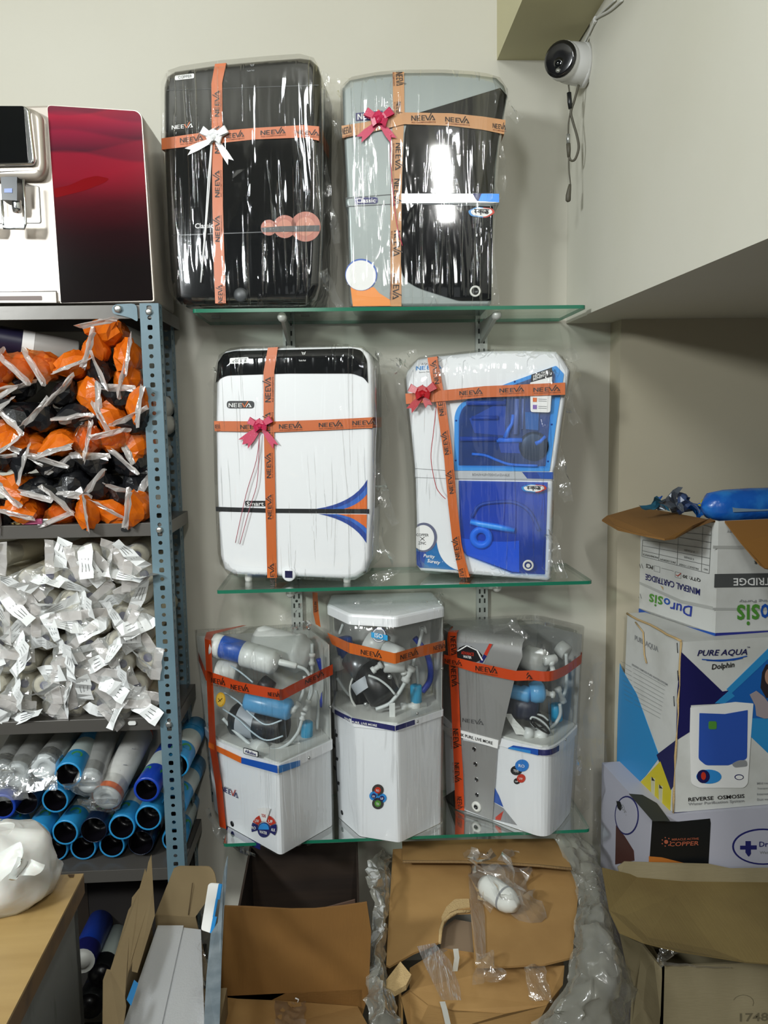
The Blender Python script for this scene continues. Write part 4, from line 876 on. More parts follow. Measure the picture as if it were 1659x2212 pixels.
m = MB(); flat(m, fl2, zz_(ze, [(330, 1935), (470, 2010), (600, 2075), (600, 2120), (470, 2060), (330, 1960)]), NAVY, .0012); m.build('hem_print', E1)
# plumbing behind the cover
cyl(ze(285, 500), ze(480, 555), -.15, -.17, .028, BLUE, E1, None, mb=None).build('filter_label', E1)
cyl(ze(225, 490), ze(300, 510), -.145, -.152, .0295, FITW, E1, 'housing_cap'); cyl(ze(470, 560), ze(740, 640), -.17, -.20, .031, FITW, E1, 'filter_housing', [(0, 0), (1, 0), (1, .35), (.92, .37), (1, .4), (1, .85), (.7, .95), (.3, 1), (0, 1)])
cyl(ze(560, 470), ze(1000, 580), -.09, -.13, .046, FITW, E1, 'membrane_housing', [(0, 0), (.85, 0), (1, .08), (1, .7), (1.06, .72), (1.06, .82), (.95, .84), (.8, .95), (.3, 1), (0, 1)], seg=24)
cyl(ze(480, 925), ze(845, 1010), -.19, -.215, .026, LBLUE, E1, 'inline_filter'); cyl(ze(380, 1070), ze(800, 1160), -.13, -.18, .040, PUMP, E1, 'booster_pump', seg=24)
m = MB(); cyl(ze(450, 1085), ze(580, 1113), -.1385, -.154, .0405, pm('pump_label', 'A9AEB4', .4), E1, None, [(1, 0), (1, 1)], m, 24); m.build('pump_label', E1)
cyl(ze(250, 690), ze(420, 720), -.15, -.16, .027, OFFW, E1, 'inline_filter'); cyl(ze(600, 780), ze(690, 850), -.14, -.15, .02, PUMPG, E1, 'sensor_head')
cyl(ze(745, 625), ze(890, 660), -.20, -.205, .008, FITW, E1, 'push_fitting'); fitting(ze(790, 1000), ze(860, 1020), -.22, E1, .008); fitting(ze(855, 1020), ze(910, 950), -.22, E1, .008)
fitting(ze(1012, 560), ze(1008, 650), -.2, E1, .0075); fitting(ze(985, 930), ze(955, 1010), -.21, E1, .0075); fitting(ze(945, 1030), ze(930, 1085), -.21, E1, .0075)
pipe([ze(890, 660), ze(960, 690), ze(1000, 760), ze(1010, 860), ze(985, 930)], -.205, .0042, TUBEW, E1); pipe([ze(1010, 480), ze(1010, 700), ze(1000, 850), ze(960, 1000)], -.18, .0042, TUBEW, E1)
pipe([ze(930, 1085), ze(900, 1180), ze(830, 1270), ze(740, 1320), ze(680, 1325)], [-.21, -.215, -.22, -.23, -.23], .0042, TUBEW, E1); pipe([ze(300, 1075), ze(400, 1180), ze(490, 1260), ze(560, 1310)], [-.16, -.17, -.19, -.2], .0045, TUBEW, E1)
pipe([ze(910, 940), ze(935, 880), ze(945, 820), ze(950, 740)], -.21, .0042, TUBEW, E1); pipe([ze(1040, 850), ze(1060, 950), ze(1050, 1160)], -.15, .0038, TUBEW, E1)
for q in ([ze(310, 870), ze(420, 940), ze(520, 1040), ze(640, 1125), ze(770, 1090)], [ze(300, 1000), ze(420, 1080), ze(540, 1190), ze(650, 1250), ze(780, 1215)], [ze(330, 640), ze(430, 700), ze(540, 790)]):
    pipe(q, [-.16, -.19, -.215, -.235, -.24][:len(q)], .0022, pm('clear_hose', 'B4C4CC', .2), E1, 'hose')
cyl(ze(970, 1100), ze(968, 1235), -.16, -.16, .015, SOLB, E1, 'solenoid'); cyl(ze(966, 1240), ze(965, 1300), -.16, -.16, .013, FITW, E1, 'solenoid_body')
m = MB(); m.box(on_y(*ze(890, 1300), -.2), (.018, .012, .024), FITW, bev=.002); m.build('clip', E1); cyl(ze(700, 1390), ze(780, 1385), -.255, -.25, .011, FITW, E1, 'push_fitting'); cyl(ze(560, 1300), ze(620, 1330), -.2, -.23, .02, FITW, E1, 'pump_head')
m = MB(); m.tube(spline([on_y(*ze(x, y), -.12) for x, y in ((1060, 600), (1105, 760), (1100, 900), (1075, 980))], 5), .007, DBLUE, 6); m.build('blue_hose', E1)
for (x, y) in ((985, 360), (1155, 982), (985, 1388)):
    m = MB(); p = fr(*ze(x, y), .0) if y > 900 else on_y(*ze(x, y), -.09); m.lathe(p, (0, -1, 0), [(.004, 0), (.004, .002), (0, .003)], STEEL, 10); m.build('screw', E1)
# ribbon on the left tower
fl3, fr3, fs3 = EL.face(0, 1, .004), EL.face(1, 2, .004), SideFace((-.334, -.162), (-.386, -.066))
P_ = lambda pl, x, y: pl(*ze(x, y), .002)
strip3('ribbon', [(P_(fs3, 30, 590), P_(fs3, 35, 660)), (P_(fl3, 165, 690), P_(fl3, 170, 772)), (P_(fl3, 450, 785), P_(fl3, 455, 868)), (P_(fl3, 755, 842), P_(fl3, 758, 930)), (P_(fr3, 770, 842), P_(fr3, 770, 930)), (P_(fr3, 960, 745), P_(fr3, 960, 828)), (P_(fr3, 1170, 642), P_(fr3, 1172, 725))], ORANGE_D, E1,
       w3(fl3, ze, .0032, ((215, 788), (328, 812), (215, 748)), ((370, 838), (518, 864), (370, 800))) + w3(fl3, ze, .0036, ((668, 893), (765, 905), (668, 862))) + w3(fr3, ze, .0032, ((948, 805), (1100, 728), (948, 770))))
tz = Plane(V((-.2, -.1, zE + .002)), V((-.1, -.1, zE + .002)), V((0, 1, 0)))
strip3('ribbon', [(P_(fl3, 280, 1935), P_(fl3, 332, 1955)), (P_(fl3, 245, 1600), P_(fl3, 298, 1600)), (P_(fl3, 198, 1290), P_(fl3, 250, 1290)), (P_(fl3, 178, 800), P_(fl3, 228, 800)), (P_(fl3, 160, 440), P_(fl3, 212, 455)), (tz(*ze(170, 390)), tz(*ze(225, 405))), (tz(*ze(480, 290)), tz(*ze(505, 302))), (tz(*ze(600, 238)), tz(*ze(655, 240)))], ORANGE_D, E1)
film_tower(EL, Z_BOT + .002, zE + .004, E1, 5, .007, [(ze(750, 260), ze(980, 140), .035, -.15, -.12), (ze(850, 330), ze(1000, 280), .03, -.2, -.15), (ze(960, 2060), ze(1110, 1980), .012, -.2, -.18), (ze(300, 2020), ze(560, 2150), .02, -.2, -.28), (ze(280, 2080), ze(150, 1800), .02, -.15, -.1)])

# --- middle tower with white lid
zF = on_y(*zf(700, 300), -.279).z; zFl = on_y(*zf(705, 385), -.279).z; zFr = on_y(*zf(715, 1165), -.279).z; zFb = on_y(*zf(715, 1212), -.279).z
FL = Tower([(-.040, -.141), (.013, -.242), (.106, -.279), (.216, -.191), (.20, -.03), (-.03, -.03)], [(-.052, -.135), (.0, -.242), (.104, -.279), (.226, -.191), (.215, -.03), (-.045, -.03)], Z_BOT, zF)
F1 = thing('water_purifier', (.1, -.15, Z_BOT), 'tall white faceted purifier with ISO badge, in the middle of the lowest shelf', 'purifier')
FL.solid(Z_BOT + .001, zFb, WHITE2, 0, .008).build('tub', F1); FL.solid(zFb, zFr, WHITE, .004, .006).build('rim', F1); FL.solid(zFr, zFr + .004, OFFW, -.003, .006).build('deck', F1)
FL.shell(zFr, zFl + .003, COVER, 0, .006, .004).build('clear_cover', F1); FL.shell(zFl, zF, WHITE, .004, .008, .006).build('lid', F1)
m = MB(); b_, t_ = FL.plan(zFr, -.003, 0), FL.plan(zFl, -.003, 0)
for i, j in ((3, 4), (4, 5)):
    q = [V((*b_[i], zFr)), V((*b_[j], zFr)), V((*t_[j], zFl)), V((*t_[i], zFl))]; m.plate(q, (q[1] - q[0]).cross(V((0, 0, 1))).normalized() * .002, OFFW)
m.build('back_panel', F1)
fa, fb, fc = FL.face(0, 1, .0042), FL.face(1, 2, .0042), FL.face(2, 3, .0042)
m = MB(); flat(m, fa, zz_(zf, [(234, 1040), (364, 1105), (364, 1145), (236, 1075)]), NAVY); flat(m, fb, zz_(zf, [(368, 1106), (712, 1172), (712, 1212), (368, 1147)]), NAVY); flat(m, fc, zz_(zf, [(716, 1172), (866, 1122), (868, 1160), (716, 1210)]), NAVY)
m.text('PURE, LIVE MORE', *[fb(*zf(x, y), .003) for x, y in ((372, 1148), (572, 1178), (372, 1128))], WPRINT); m.text('DRINK', *[fa(*zf(x, y), .003) for x, y in ((318, 1118), (362, 1138), (318, 1098))], WPRINT); m.build('slogan_band', F1)
m = MB(); fb0 = FL.face(1, 2, 0)
flat(m, fb0, zz_(zf, circ(586, 447, 56, 26, 60)), NAVY, .001); flat(m, fb0, zz_(zf, circ(586, 447, 52, 26, 56)), WPRINT, .0016); flat(m, fb0, zz_(zf, circ(586, 447, 45, 26, 48)), pm('badge_grey', '7E868C', .4), .0022)
flat(m, fb0, zz_(zf, [(526, 422), (656, 450), (656, 492), (526, 465)]), pm('badge_cyan', '2E9AD0', .4), .0028); m.text('ISO', *[fb0(*zf(x, y), .0044) for x, y in ((555, 462), (620, 474), (555, 428))], WPRINT); m.build('iso_badge', F1)
m = MB()
for cx, cy, r, mt, c2_, tx in ((577, 1682, 46, pm('badge_charcoal', '3A3836', .4), RPRINT, 'RO'), (545, 1728, 36, SKY, NAVY, 'UV'), (610, 1746, 36, SKY, NAVY, 'UF'), (577, 1788, 46, pm('badge_charcoal', '3A3836', .4), GRPRINT, 'TDS')):
    flat(m, fb0, zz_(zf, circ(cx, cy, r, 22)), mt, .0014); flat(m, fb0, zz_(zf, circ(cx, cy, r * .55, 18)), c2_, .002); m.text(tx, *[fb0(*zf(x, y), .003) for x, y in ((cx - 11, cy + 8), (cx + 12, cy + 12), (cx - 11, cy - 10))], WPRINT)
m.build('feature_sticker', F1)
fa0 = FL.face(0, 1, 0)
vine(fa0, zf, [(262, 1690), (250, 1560), (245, 1440), (240, 1320), (242, 1200)], .017, INKB).build('vine_print', F1)
m = MB(); m.lathe(fa0(*zf(292, 1862), 0), fa0.n, [(.006, 0), (.006, .001), (0, .001)], BLACKS, 12); m.build('tap_hole', F1)
m = MB(); c = V((.112, -.255, Z_BOT + .001)); m.lathe(c, (0, 0, 1), [(0, -.012), (.012, -.012), (.02, 0)], OFFW, 12) if False else m.box((.106, -.25, Z_BOT + .004), (.036, .03, .008), OFFW, bev=.002); m.build('foot', F1)
cyl(zf(480, 700), zf(640, 960), -.15, -.20, .040, PUMP, F1, 'booster_pump', seg=24); cyl(zf(370, 620), zf(470, 745), -.13, -.17, .032, pm('pump_steel', '6A6C6E', .3, metal=.6), F1, 'pump_motor', seg=20)
m = MB(); cyl(zf(440, 800), zf(520, 930), -.175, -.19, .030, pm('pump_label', 'A9AEB4', .4), F1, None, [(1, 0), (1, .6)], m, 20); m.build('pump_label', F1)
m = MB(); m.lathe(on_y(*zf(540, 880), -.13), (.15, -1, .2), [(.062, 0), (.064, .012), (.060, .014), (.058, .004), (0, .004)], OFFW, 32, mats=[OFFW, OFFW, OFFW, PUMP]); m.build('round_tray', F1)
for (x, y) in ((670, 780), (645, 885), (480, 1000)):
    m = MB(); m.lathe(on_y(*zf(x, y), -.21), (0, -1, .1), [(.006, 0), (.006, .004), (.003, .006), (0, .006)], STEEL, 8); m.build('screw', F1)
cyl(zf(500, 480), zf(620, 560), -.12, -.14, .035, FITW, F1, 'membrane_housing', seg=20); cyl(zf(640, 560), zf(760, 620), -.15, -.19, .022, FITW, F1, 'filter_housing'); cyl(zf(620, 690), zf(790, 690), -.2, -.2, .018, FITW, F1, 'manifold', seg=16)
fitting(zf(530, 735), zf(610, 680), -.215, F1, .009); fitting(zf(790, 820), zf(850, 700), -.2, F1, .011); fitting(zf(760, 690), zf(790, 760), -.2, F1, .009); fitting(zf(905, 410), zf(960, 400), -.16, F1, .011)
pipe([zf(850, 700), zf(880, 600), zf(910, 500), zf(930, 400)], -.18, .0045, TUBEW, F1); pipe([zf(790, 830), zf(750, 900), zf(710, 950), zf(660, 1000), zf(560, 1040)], -.22, .0048, TUBEW, F1); pipe([zf(500, 770), zf(580, 800), zf(660, 860), zf(710, 920)], -.23, .003, TUBEW, F1)
pipe([zf(880, 690), zf(890, 760), zf(895, 850)], -.16, .004, TUBEW, F1); pipe([zf(250, 790), zf(300, 870), zf(350, 930)], -.12, .004, TUBEW, F1); pipe([zf(300, 360), zf(270, 440)], -.12, .004, TUBEW, F1)
cyl(zf(880, 845), zf(880, 985), -.17, -.17, .0145, SOLB, F1, 'solenoid'); cyl(zf(760, 1025), zf(960, 1005), -.18, -.17, .011, FITW, F1, 'solenoid_body', [(0, 0), (1, 0), (1, .2), (.8, .22), (.8, .4), (1.2, .42), (1.2, .7), (.8, .72), (.8, 1), (0, 1)])
m = MB(); m.tube(spline([on_y(*zf(x, y), -.1) for x, y in ((870, 470), (960, 590), (995, 720), (985, 820), (930, 900))], 5), .008, DBLUE, 6); m.build('blue_hose', F1)
m = MB(); m.box(on_y(*zf(690, 1045), -.235), (.014, .006, .034), FITW, bev=.001); m.build('clip', F1)
cyl(zf(300, 470), zf(330, 620), -.09, -.09, .022, BLUE, F1, 'inline_filter'); cyl(zf(250, 600), zf(300, 700), -.08, -.08, .028, OFFW, F1, 'inline_filter')
for (x, y) in ((1085, 715), (888, 1072), (888, 1136), (962, 138)):
    m = MB(); p = fc(*zf(x, y), 0) if y > 300 else on_y(*zf(x, y), -.05); m.lathe(p, (0.3, -1, 0), [(.0035, 0), (.0035, .002), (0, .003)], STEEL, 10); m.build('screw', F1)
P_ = lambda pl, x, y: pl(*zf(x, y), .002)
strip3('ribbon', [(P_(fa, 180, 430), P_(fa, 215, 520)), (P_(fa, 345, 505), P_(fa, 350, 590)), (P_(fb, 352, 507), P_(fb, 352, 592)), (P_(fb, 706, 590), P_(fb, 708, 676)), (P_(fc, 714, 590), P_(fc, 714, 676)), (P_(fc, 905, 535), P_(fc, 905, 622)), (P_(fc, 1106, 488), P_(fc, 1108, 572))], ORANGE_R, F1,
       w3(fb, zf, .0032, ((443, 598), (612, 632), (443, 560))) + w3(fc, zf, .0032, ((748, 645), (895, 600), (748, 608)), ((1012, 570), (1108, 548), (1012, 535))))
strip3('ribbon', [(fa(*zf(72, 105), .006), fa(*zf(112, 110), .006)), (fa(*zf(78, 270), .006), fa(*zf(122, 270), .006)), (fa(*zf(92, 360), .004), fa(*zf(132, 385), .004))], ORANGE_R, F1, w3(fa, zf, .008, ((88, 180), (95, 265), (108, 180))))
film_tower(FL, Z_BOT + .002, zF + .003, F1, 8, .007, [(zf(960, 160), zf(1090, 90), .03, -.15, -.12), (zf(1060, 130), zf(1110, 230), .022, -.17, -.17), (zf(330, 150), zf(680, 160), .02, -.25, -.25), (zf(930, 2010), zf(1090, 1930), .015, -.22, -.18)])

# --- right tower with silver hood
zG = on_y(*zg(880, 490), -.272).z; zGr = on_y(*zg(900, 1300), -.272).z; zGb = on_y(*zg(900, 1365), -.272).z
GL = Tower([(.266, -.118), (.395, -.235), (.455, -.288), (.50, -.24), (.558, -.15), (.47, -.02), (.245, -.045)], [(.258, -.125), (.395, -.240), (.458, -.290), (.51, -.24), (.585, -.14), (.50, -.02), (.235, -.04)], Z_BOT, zG)
GT = [0, 0, .05, .02, .02, .02, .01]
G1 = thing('water_purifier', (.42, -.15, Z_BOT), 'white purifier with brushed silver hood and clear right side, rightmost on the lowest shelf', 'purifier')
RG = [.004, 0, .045, .03, .02, .02, .01]
GL.solid(Z_BOT + .001, zGb, WHITE2, 0, RG, seg=6).build('tub', G1); GL.solid(zGb, zGr, WHITE, .004, RG, seg=6).build('rim', G1); GL.solid(zGr, zGr + .004, OFFW, -.003, RG).build('deck', G1)
m = MB(); GL.shell(zGr, zG, COVER, 0, RG, .02, m); m.build('clear_cover', G1)
ga = GL.face(0, 1, .003); gl = GL.face(6, 0, .003)
BRUSH = pm('brushed_silver', 'A6A6A4', .36, metal=.55, bump=((400, 400, 20), .05))
gz = Plane(V((.3, -.1, zG + .002)), V((.4, -.1, zG + .002)), V((0, 1, 0)))
m = MB(); GP = lambda x, y, o=.002: ga(*zg(x, y), o)
hood = [[GP(250, 1215), GP(552, 1285)], [GP(235, 900), GP(620, 990)], [GP(222, 600), GP(690, 690)], [GP(150, 415), GP(740, 512)]]
pa_, pb_ = hood[-1]
hood[-1] = [V((p.x, p.y, zG - .03)) for p in (ga(*zg(160, 430), .002), ga(*zg(735, 520), .002))]
e0 = [p.copy() for p in hood[-1]]
hood.append([p + V((0, .004, .018)) for p in e0]); hood.append([p + V((.004, .014, .029)) for p in e0]); hood.append([p + V((.012, .03, .0325)) for p in e0])
hood.append([V((.245, -.03, zG + .0025)), V((.44, -.02, zG + .0025))])
m.add([p for ab in hood for p in ab], [(2 * i, 2 * i + 1, 2 * i + 3, 2 * i + 2) for i in range(len(hood) - 1)], BRUSH, True); m.build('hood', G1)
m = MB(); q = [V((*p, z)) for p, z in zip([GL.plan(zGr, .002, 0)[6], GL.plan(zGr, .002, 0)[0], GL.plan(zG, .002, 0)[0], GL.plan(zG, .002, 0)[6]], (zGr, zGr, zG - .01, zG - .01))]; m.plate(q, gl.n * -.002, BRUSH)
b_, t_ = GL.plan(zGr, -.004, 0), GL.plan(zG - .015, -.004, 0)
for i, j in ((4, 5), (5, 6)):
    q = [V((*b_[i], zGr)), V((*b_[j], zGr)), V((*t_[j], zG - .015)), V((*t_[i], zG - .015))]; m.plate(q, (q[1] - q[0]).cross(V((0, 0, 1))).normalized() * .002, pm('smoky_white', '9FA09E', .4))
m.build('back_panel', G1)
m = MB(); flat(m, ga, zz_(zg, [(262, 1250), (532, 1312), (497, 1885), (282, 1800)]), BRUSH, .002, .002); m.build('lower_panel', G1)
for (x, y, r) in ((352, 1318, .0062), (362, 1438, .0062), (370, 1560, .006), (374, 1682, .006)):
    m = MB(); m.lathe(ga(*zg(x, y), .002), ga.n, [(r, 0), (r, .0012), (r * .8, .0012), (r * .8, .0004), (0, .0004)], CHROME, 18, mats=[CHROME, CHROME, BLACKS, BLACKS]); m.build('indicator_hole', G1)
m = MB(); m.lathe(ga(*zg(372, 1775), .002), ga.n, [(.0135, 0), (.0135, .004), (.006, .005), (.006, .001), (0, .001)], OFFW, 22, mats=[OFFW, OFFW, BLACKS, BLACKS]); m.build('tap_ring', G1)
m = MB(); flat(m, ga, zz_(zg, [(200, 1165), (250, 1168), (548, 1248), (540, 1312), (250, 1225), (200, 1212)]), WPRINT, .0042, .002); m.text('DRINK PURE, LIVE MORE', *[ga(*zg(x, y), .0055) for x, y in ((192, 1200), (504, 1285), (192, 1172))], INKB); m.build('slogan_band', G1)
gr2 = GL.face(1, 2, .0045)
m = MB()
def onface(pts, mat, off=.0): flat(m, gr2, zz_(zg, pts), mat, off + .0014)
onface([(660, 1290), (860, 1322), (860, 1370), (615, 1312)], BLUE); onface([(640, 1302), (800, 1330), (800, 1355), (620, 1315)], SKY, .0006); m.build('rim_print', G1)
m = MB(); L0 = GL.loop(zGb + .002, .0055, RG, 6); L1 = GL.loop(zGr - .004, .0055, RG, 6)
idx = [i for i, p in enumerate(L0) if p.y < -.232 and p.x > .425 and p.x < .50]
m.rings([[L0[i] for i in idx], [L1[i] for i in idx]], NAVY, True, closed=False); m.build('rim_stripe', G1)
g2 = GL.face(1, 2, 0)
m = MB()
for cx, cy, rx, ry, mt, tx in ((730, 1450, 54, 48, pm('print_royal', '2B74C0', .4), 'RO'), (685, 1490, 46, 38, INKB, 'TDS'), (724, 1552, 34, 34, RPRINT, 'UV'), (690, 1575, 26, 24, INKB, 'UF')):
    flat(m, g2, zz_(zg, circ(cx, cy, rx, 22, ry)), mt, .0012 + (.0006 if tx in ('RO', 'UV') else 0)); m.text(tx, *[g2(*zg(x, y), .003) for x, y in ((cx - rx * .45, cy + ry * .2), (cx + rx * .45, cy + ry * .35), (cx - rx * .45, cy - ry * .3))], WPRINT)
m.build('feature_sticker', G1)
m = MB(); flat(m, g2, zz_(zg, [(498, 1600), (545, 1690), (580, 1780), (495, 1735)]), BLUE, .0012); flat(m, g2, zz_(zg, [(495, 1740), (580, 1790), (690, 1925), (495, 1880)]), GPRINT, .0013); flat(m, g2, zz_(zg, [(520, 1860), (585, 1810), (560, 1885), (520, 1880)]), RPRINT, .0018); m.build('corner_print', G1)
m = MB(); flat(m, gl, zz_(zg, [(88, 1715), (205, 1640), (215, 1790), (180, 1775)]), INKB, .001); flat(m, gl, zz_(zg, [(85, 1120), (180, 1170), (178, 1240), (85, 1150)]), WPRINT, .001); m.build('side_print', G1)
m = MB(); cx_, cy_ = 318, 610
flat(m, ga, zz_(zg, [(216, 470), (500, 480), (432, 640), (370, 640), (222, 612)]), pm('emblem_silver', 'A0A2A4', .3, metal=.3), .0032); flat(m, ga, zz_(zg, [(218, 545), (235, 510), (275, 492), (330, 500), (385, 530), (420, 570), (405, 610), (370, 625), (222, 600)]), INKB, .0042)
flat(m, ga, zz_(zg, [(475, 478), (498, 482), (455, 575), (432, 560)]), RPRINT, .0042); flat(m, ga, zz_(zg, [(432, 562), (455, 578), (420, 632), (395, 625)]), NAVY, .0042)
m.text('WATER', *[ga(*zg(x, y), .0055) for x, y in ((270, 588), (336, 598), (270, 568))], WPRINT); m.text('ADVANCE', *[ga(*zg(x, y), .0055) for x, y in ((254, 560), (355, 575), (254, 535))], RPRINT)
m.strokes([[(0, .5), (.4, .95), (.8, .7), (1, .1)]], .03, *[ga(*zg(x, y), .005) for x, y in ((218, 600), (420, 620), (218, 480))], WPRINT); m.build('emblem', G1)
m = MB(); m.logo(*[ga(*zg(x, y), .003) for x, y in ((258, 1100), (430, 1128), (258, 1070))], pm('embossed_grey', '626364', .35, metal=.5)); m.build('lettering', G1)
cyl(zg(760, 590), zg(900, 640), -.13, -.17, .033, FITW, G1, 'membrane_housing', seg=22); cyl(zg(900, 620), zg(1000, 600), -.18, -.17, .012, FITW, G1, 'push_fitting'); cyl(zg(1020, 500), zg(1090, 560), -.1, -.12, .02, FITW, G1, 'filter_housing'); fitting(zg(960, 620), zg(980, 720), -.18, G1, .009)
cyl(zg(620, 850), zg(800, 890), -.17, -.2, .020, LBLUE, G1, 'inline_filter'); cyl(zg(790, 870), zg(905, 860), -.2, -.2, .027, LBLUE, G1, 'filter_head', [(0, 0), (.8, 0), (1, .3), (1, .8), (.7, 1), (0, 1)]); fitting(zg(905, 870), zg(985, 890), -.2, G1, .009)
cyl(zg(640, 740), zg(760, 790), -.15, -.17, .028, PUMP, G1, 'pump_motor', seg=20); cyl(zg(600, 960), zg(860, 1000), -.16, -.19, .033, pm('pump_navy', '23283A', .35), G1, 'booster_pump', seg=22)
pipe([zg(1080, 560), zg(1085, 720), zg(1075, 850), zg(1040, 930)], -.16, .0045, TUBEW, G1); fitting(zg(1010, 830), zg(1060, 950), -.16, G1, .009); pipe([zg(1030, 960), zg(1035, 1040), zg(1000, 1110), zg(950, 1150)], -.18, .0045, TUBEW, G1)
cyl(zg(1000, 960), zg(1005, 1095), -.15, -.15, .015, SOLB, G1, 'solenoid'); cyl(zg(750, 1190), zg(960, 1225), -.22, -.21, .014, FITW, G1, 'solenoid_body', [(0, 0), (1, 0), (1, .25), (.7, .27), (.7, .45), (1.2, .47), (1.2, .75), (.8, .77), (.8, 1), (0, 1)])
m = MB()
for k in range(5): m.tube(spline([on_y(*zg(870 + 75 * math.cos(a + k), 1095 + 60 * math.sin(a + k * 1.3) + 10 * k), -.2 - .006 * k) for a in [i * .8 for i in range(7)]], 4), .0028, (PUMP, TUBEW)[k % 2], 5)
m.build('wire_coil', G1)
m = MB(); crumple(m, quadfn(on_y(*zg(590, 1050), -.2), on_y(*zg(640, 1035), -.2), on_y(*zg(770, 1215), -.22), on_y(*zg(680, 1190), -.21)), 3, 6, .006, 30, 3, OFFW); m.build('paper_tag', G1)
m = MB(); m.lathe(GL.face(3, 4, .004)(*zg(1075, 1245), 0), GL.face(3, 4, 0).n, [(.0035, 0), (.0035, .002), (0, .003)], STEEL, 10); m.build('screw', G1)
# ribbons: around the middle and down the front left
P_ = lambda pl, x, y, o=.003: pl(*zg(x, y), o)
zt0 = on_y(*zg(900, 705), -.285).z; zt1 = on_y(*zg(900, 785), -.285).z
loopT = GL.loop(zt0, .005, RG, 5); loopB = GL.loop(zt1, .005, RG, 5)
i1 = [i for i, p in enumerate(loopT) if p.x > .40 and p.y < -.13]
pairs = [(P_(gl, 60, 545), P_(gl, 62, 620)), (P_(ga, 122, 560, .008), P_(ga, 125, 628, .008)), (P_(ga, 380, 625, .008), P_(ga, 380, 708, .008)), (P_(ga, 690, 690, .008), P_(ga, 690, 770, .008))] + [(loopT[i], loopB[i]) for i in i1]
strip3('ribbon', pairs, ORANGE_D, G1, w3(ga, zg, .0095, ((130, 622), (270, 652), (130, 592)), ((374, 686), (552, 712), (374, 648))) + w3(gr2, zg, .004, ((620, 735), (820, 762), (620, 702))))
strip3('ribbon', [(P_(ga, 208, 1790, .006), P_(ga, 280, 1805, .006)), (P_(ga, 200, 1500, .006), P_(ga, 270, 1510, .006)), (P_(ga, 185, 1150, .007), P_(ga, 250, 1165, .007)), (P_(ga, 168, 850, .0045), P_(ga, 235, 860, .0045)), (P_(ga, 142, 440, .005), P_(ga, 214, 455, .005)), (P_(ga, 148, 385, .004), P_(ga, 218, 390, .004)), (gz(*zg(190, 310)), gz(*zg(270, 325))), (gz(*zg(500, 158)), gz(*zg(575, 172)))], ORANGE_D, G1,
       w3(ga, zg, .0065, ((168, 415), (178, 570), (210, 415)), ((172, 655), (182, 820), (212, 655))) + w3(ga, zg, .008, ((192, 1150), (198, 1310), (234, 1150)), ((205, 1420), (210, 1580), (240, 1420)), ((225, 1690), (230, 1790), (260, 1690))))
film_tower(GL, Z_BOT + .002, zG + .006, G1, 12, .008, [(zg(500, 330), zg(660, 300), .02, -.2, -.18), (zg(650, 290), zg(790, 420), .02, -.2, -.22), (zg(830, 250), zg(1000, 340), .02, -.15, -.15), (zg(1170, 1150), zg(1200, 1500), .04, -.14, -.14), (zg(600, 1880), zg(760, 1990), .012, -.25, -.28)])
# ------------------------------------------------------------------ water dispenser on the rack
pJ = Plane(V((-1, -.262, RZ[0])), V((0, -.262, RZ[0])))
CHAMP = pm('champagne_plastic', 'B9B0A6', .28, metal=.35)
DSP = thing('water_dispenser', (pJ(*zj(100, 1880)).x, -.15, RZ[0]), 'champagne water dispenser with dark red wave panel, on top of the steel rack', 'dispenser')
m = MB(); outJ = rpoly([zj(-900, 150), zj(430, 112), zj(1225, 160), zj(1275, 200), zj(1392, 1888), zj(-900, 1888)], [16, 0, 14, 14, 14, 14], 4)
slab(m, pJ, outJ, .20, .005, CHAMP, RZ[0] + .001); m.build('body', DSP)
RP = pm('red_wave_panel', '6A1524', .10, coat=.5)
nt = RP.node_tree; N_ = nt.nodes.new; L_ = nt.links.new; bs = nt.nodes['Principled BSDF']
tc = N_('ShaderNodeTexCoord'); sx = N_('ShaderNodeSeparateXYZ'); L_(tc.outputs['Object'], sx.inputs[0])
def mt_(op, x, y):
    q = N_('ShaderNodeMath'); q.operation = op
    for i, v in enumerate((x, y)):
        if isinstance(v, (int, float)): q.inputs[i].default_value = v
        else: L_(v, q.inputs[i])
    return q.outputs[0]
def sine_(k, ph, amp): return mt_('MULTIPLY', mt_('SINE', mt_('ADD', mt_('MULTIPLY', sx.outputs['X'], k), ph), 0), amp)
def ramp_(wave, stops):
    rm = N_('ShaderNodeMapRange'); L_(mt_('ADD', sx.outputs['Z'], wave), rm.inputs[0]); rm.inputs[1].default_value = 0.0; rm.inputs[2].default_value = .44
    r = N_('ShaderNodeValToRGB'); L_(rm.outputs[0], r.inputs[0]); e = r.color_ramp.elements; e[0].position = stops[0][0]; e[0].color = lin(stops[0][1]); e[1].position = stops[-1][0]; e[1].color = lin(stops[-1][1])
    for p_, c_ in stops[1:-1]: q = e.new(p_); q.color = lin(c_)
    return r.outputs[0]
c1 = ramp_(sine_(19, 2.2, .011), [(.2, '130D0D'), (.36, '220B0F'), (.5, '460D17'), (.60, '7C1525'), (.70, '8E1B2D'), (.715, '4E1D2B'), (.80, '842034'), (.815, '58202F'), (.885, '96203A'), (.9, '6A2034'), (1.0, '6E2338')])
c2 = ramp_(sine_(15, -.6, .016), [(.2, '130D0D'), (.36, '220B0F'), (.5, '460D17'), (.64, '86182A'), (.755, '741C2E'), (.765, '4A1C2A'), (.85, '80203A'), (.93, 'A02036'), (.94, '6A2034'), (1.0, '742338')])
mx = N_('ShaderNodeMix'); mx.data_type = 'RGBA'; mx.inputs[0].default_value = .5; L_(c1, mx.inputs[6]); L_(c2, mx.inputs[7]); L_(mx.outputs[2], bs.inputs['Base Color'])
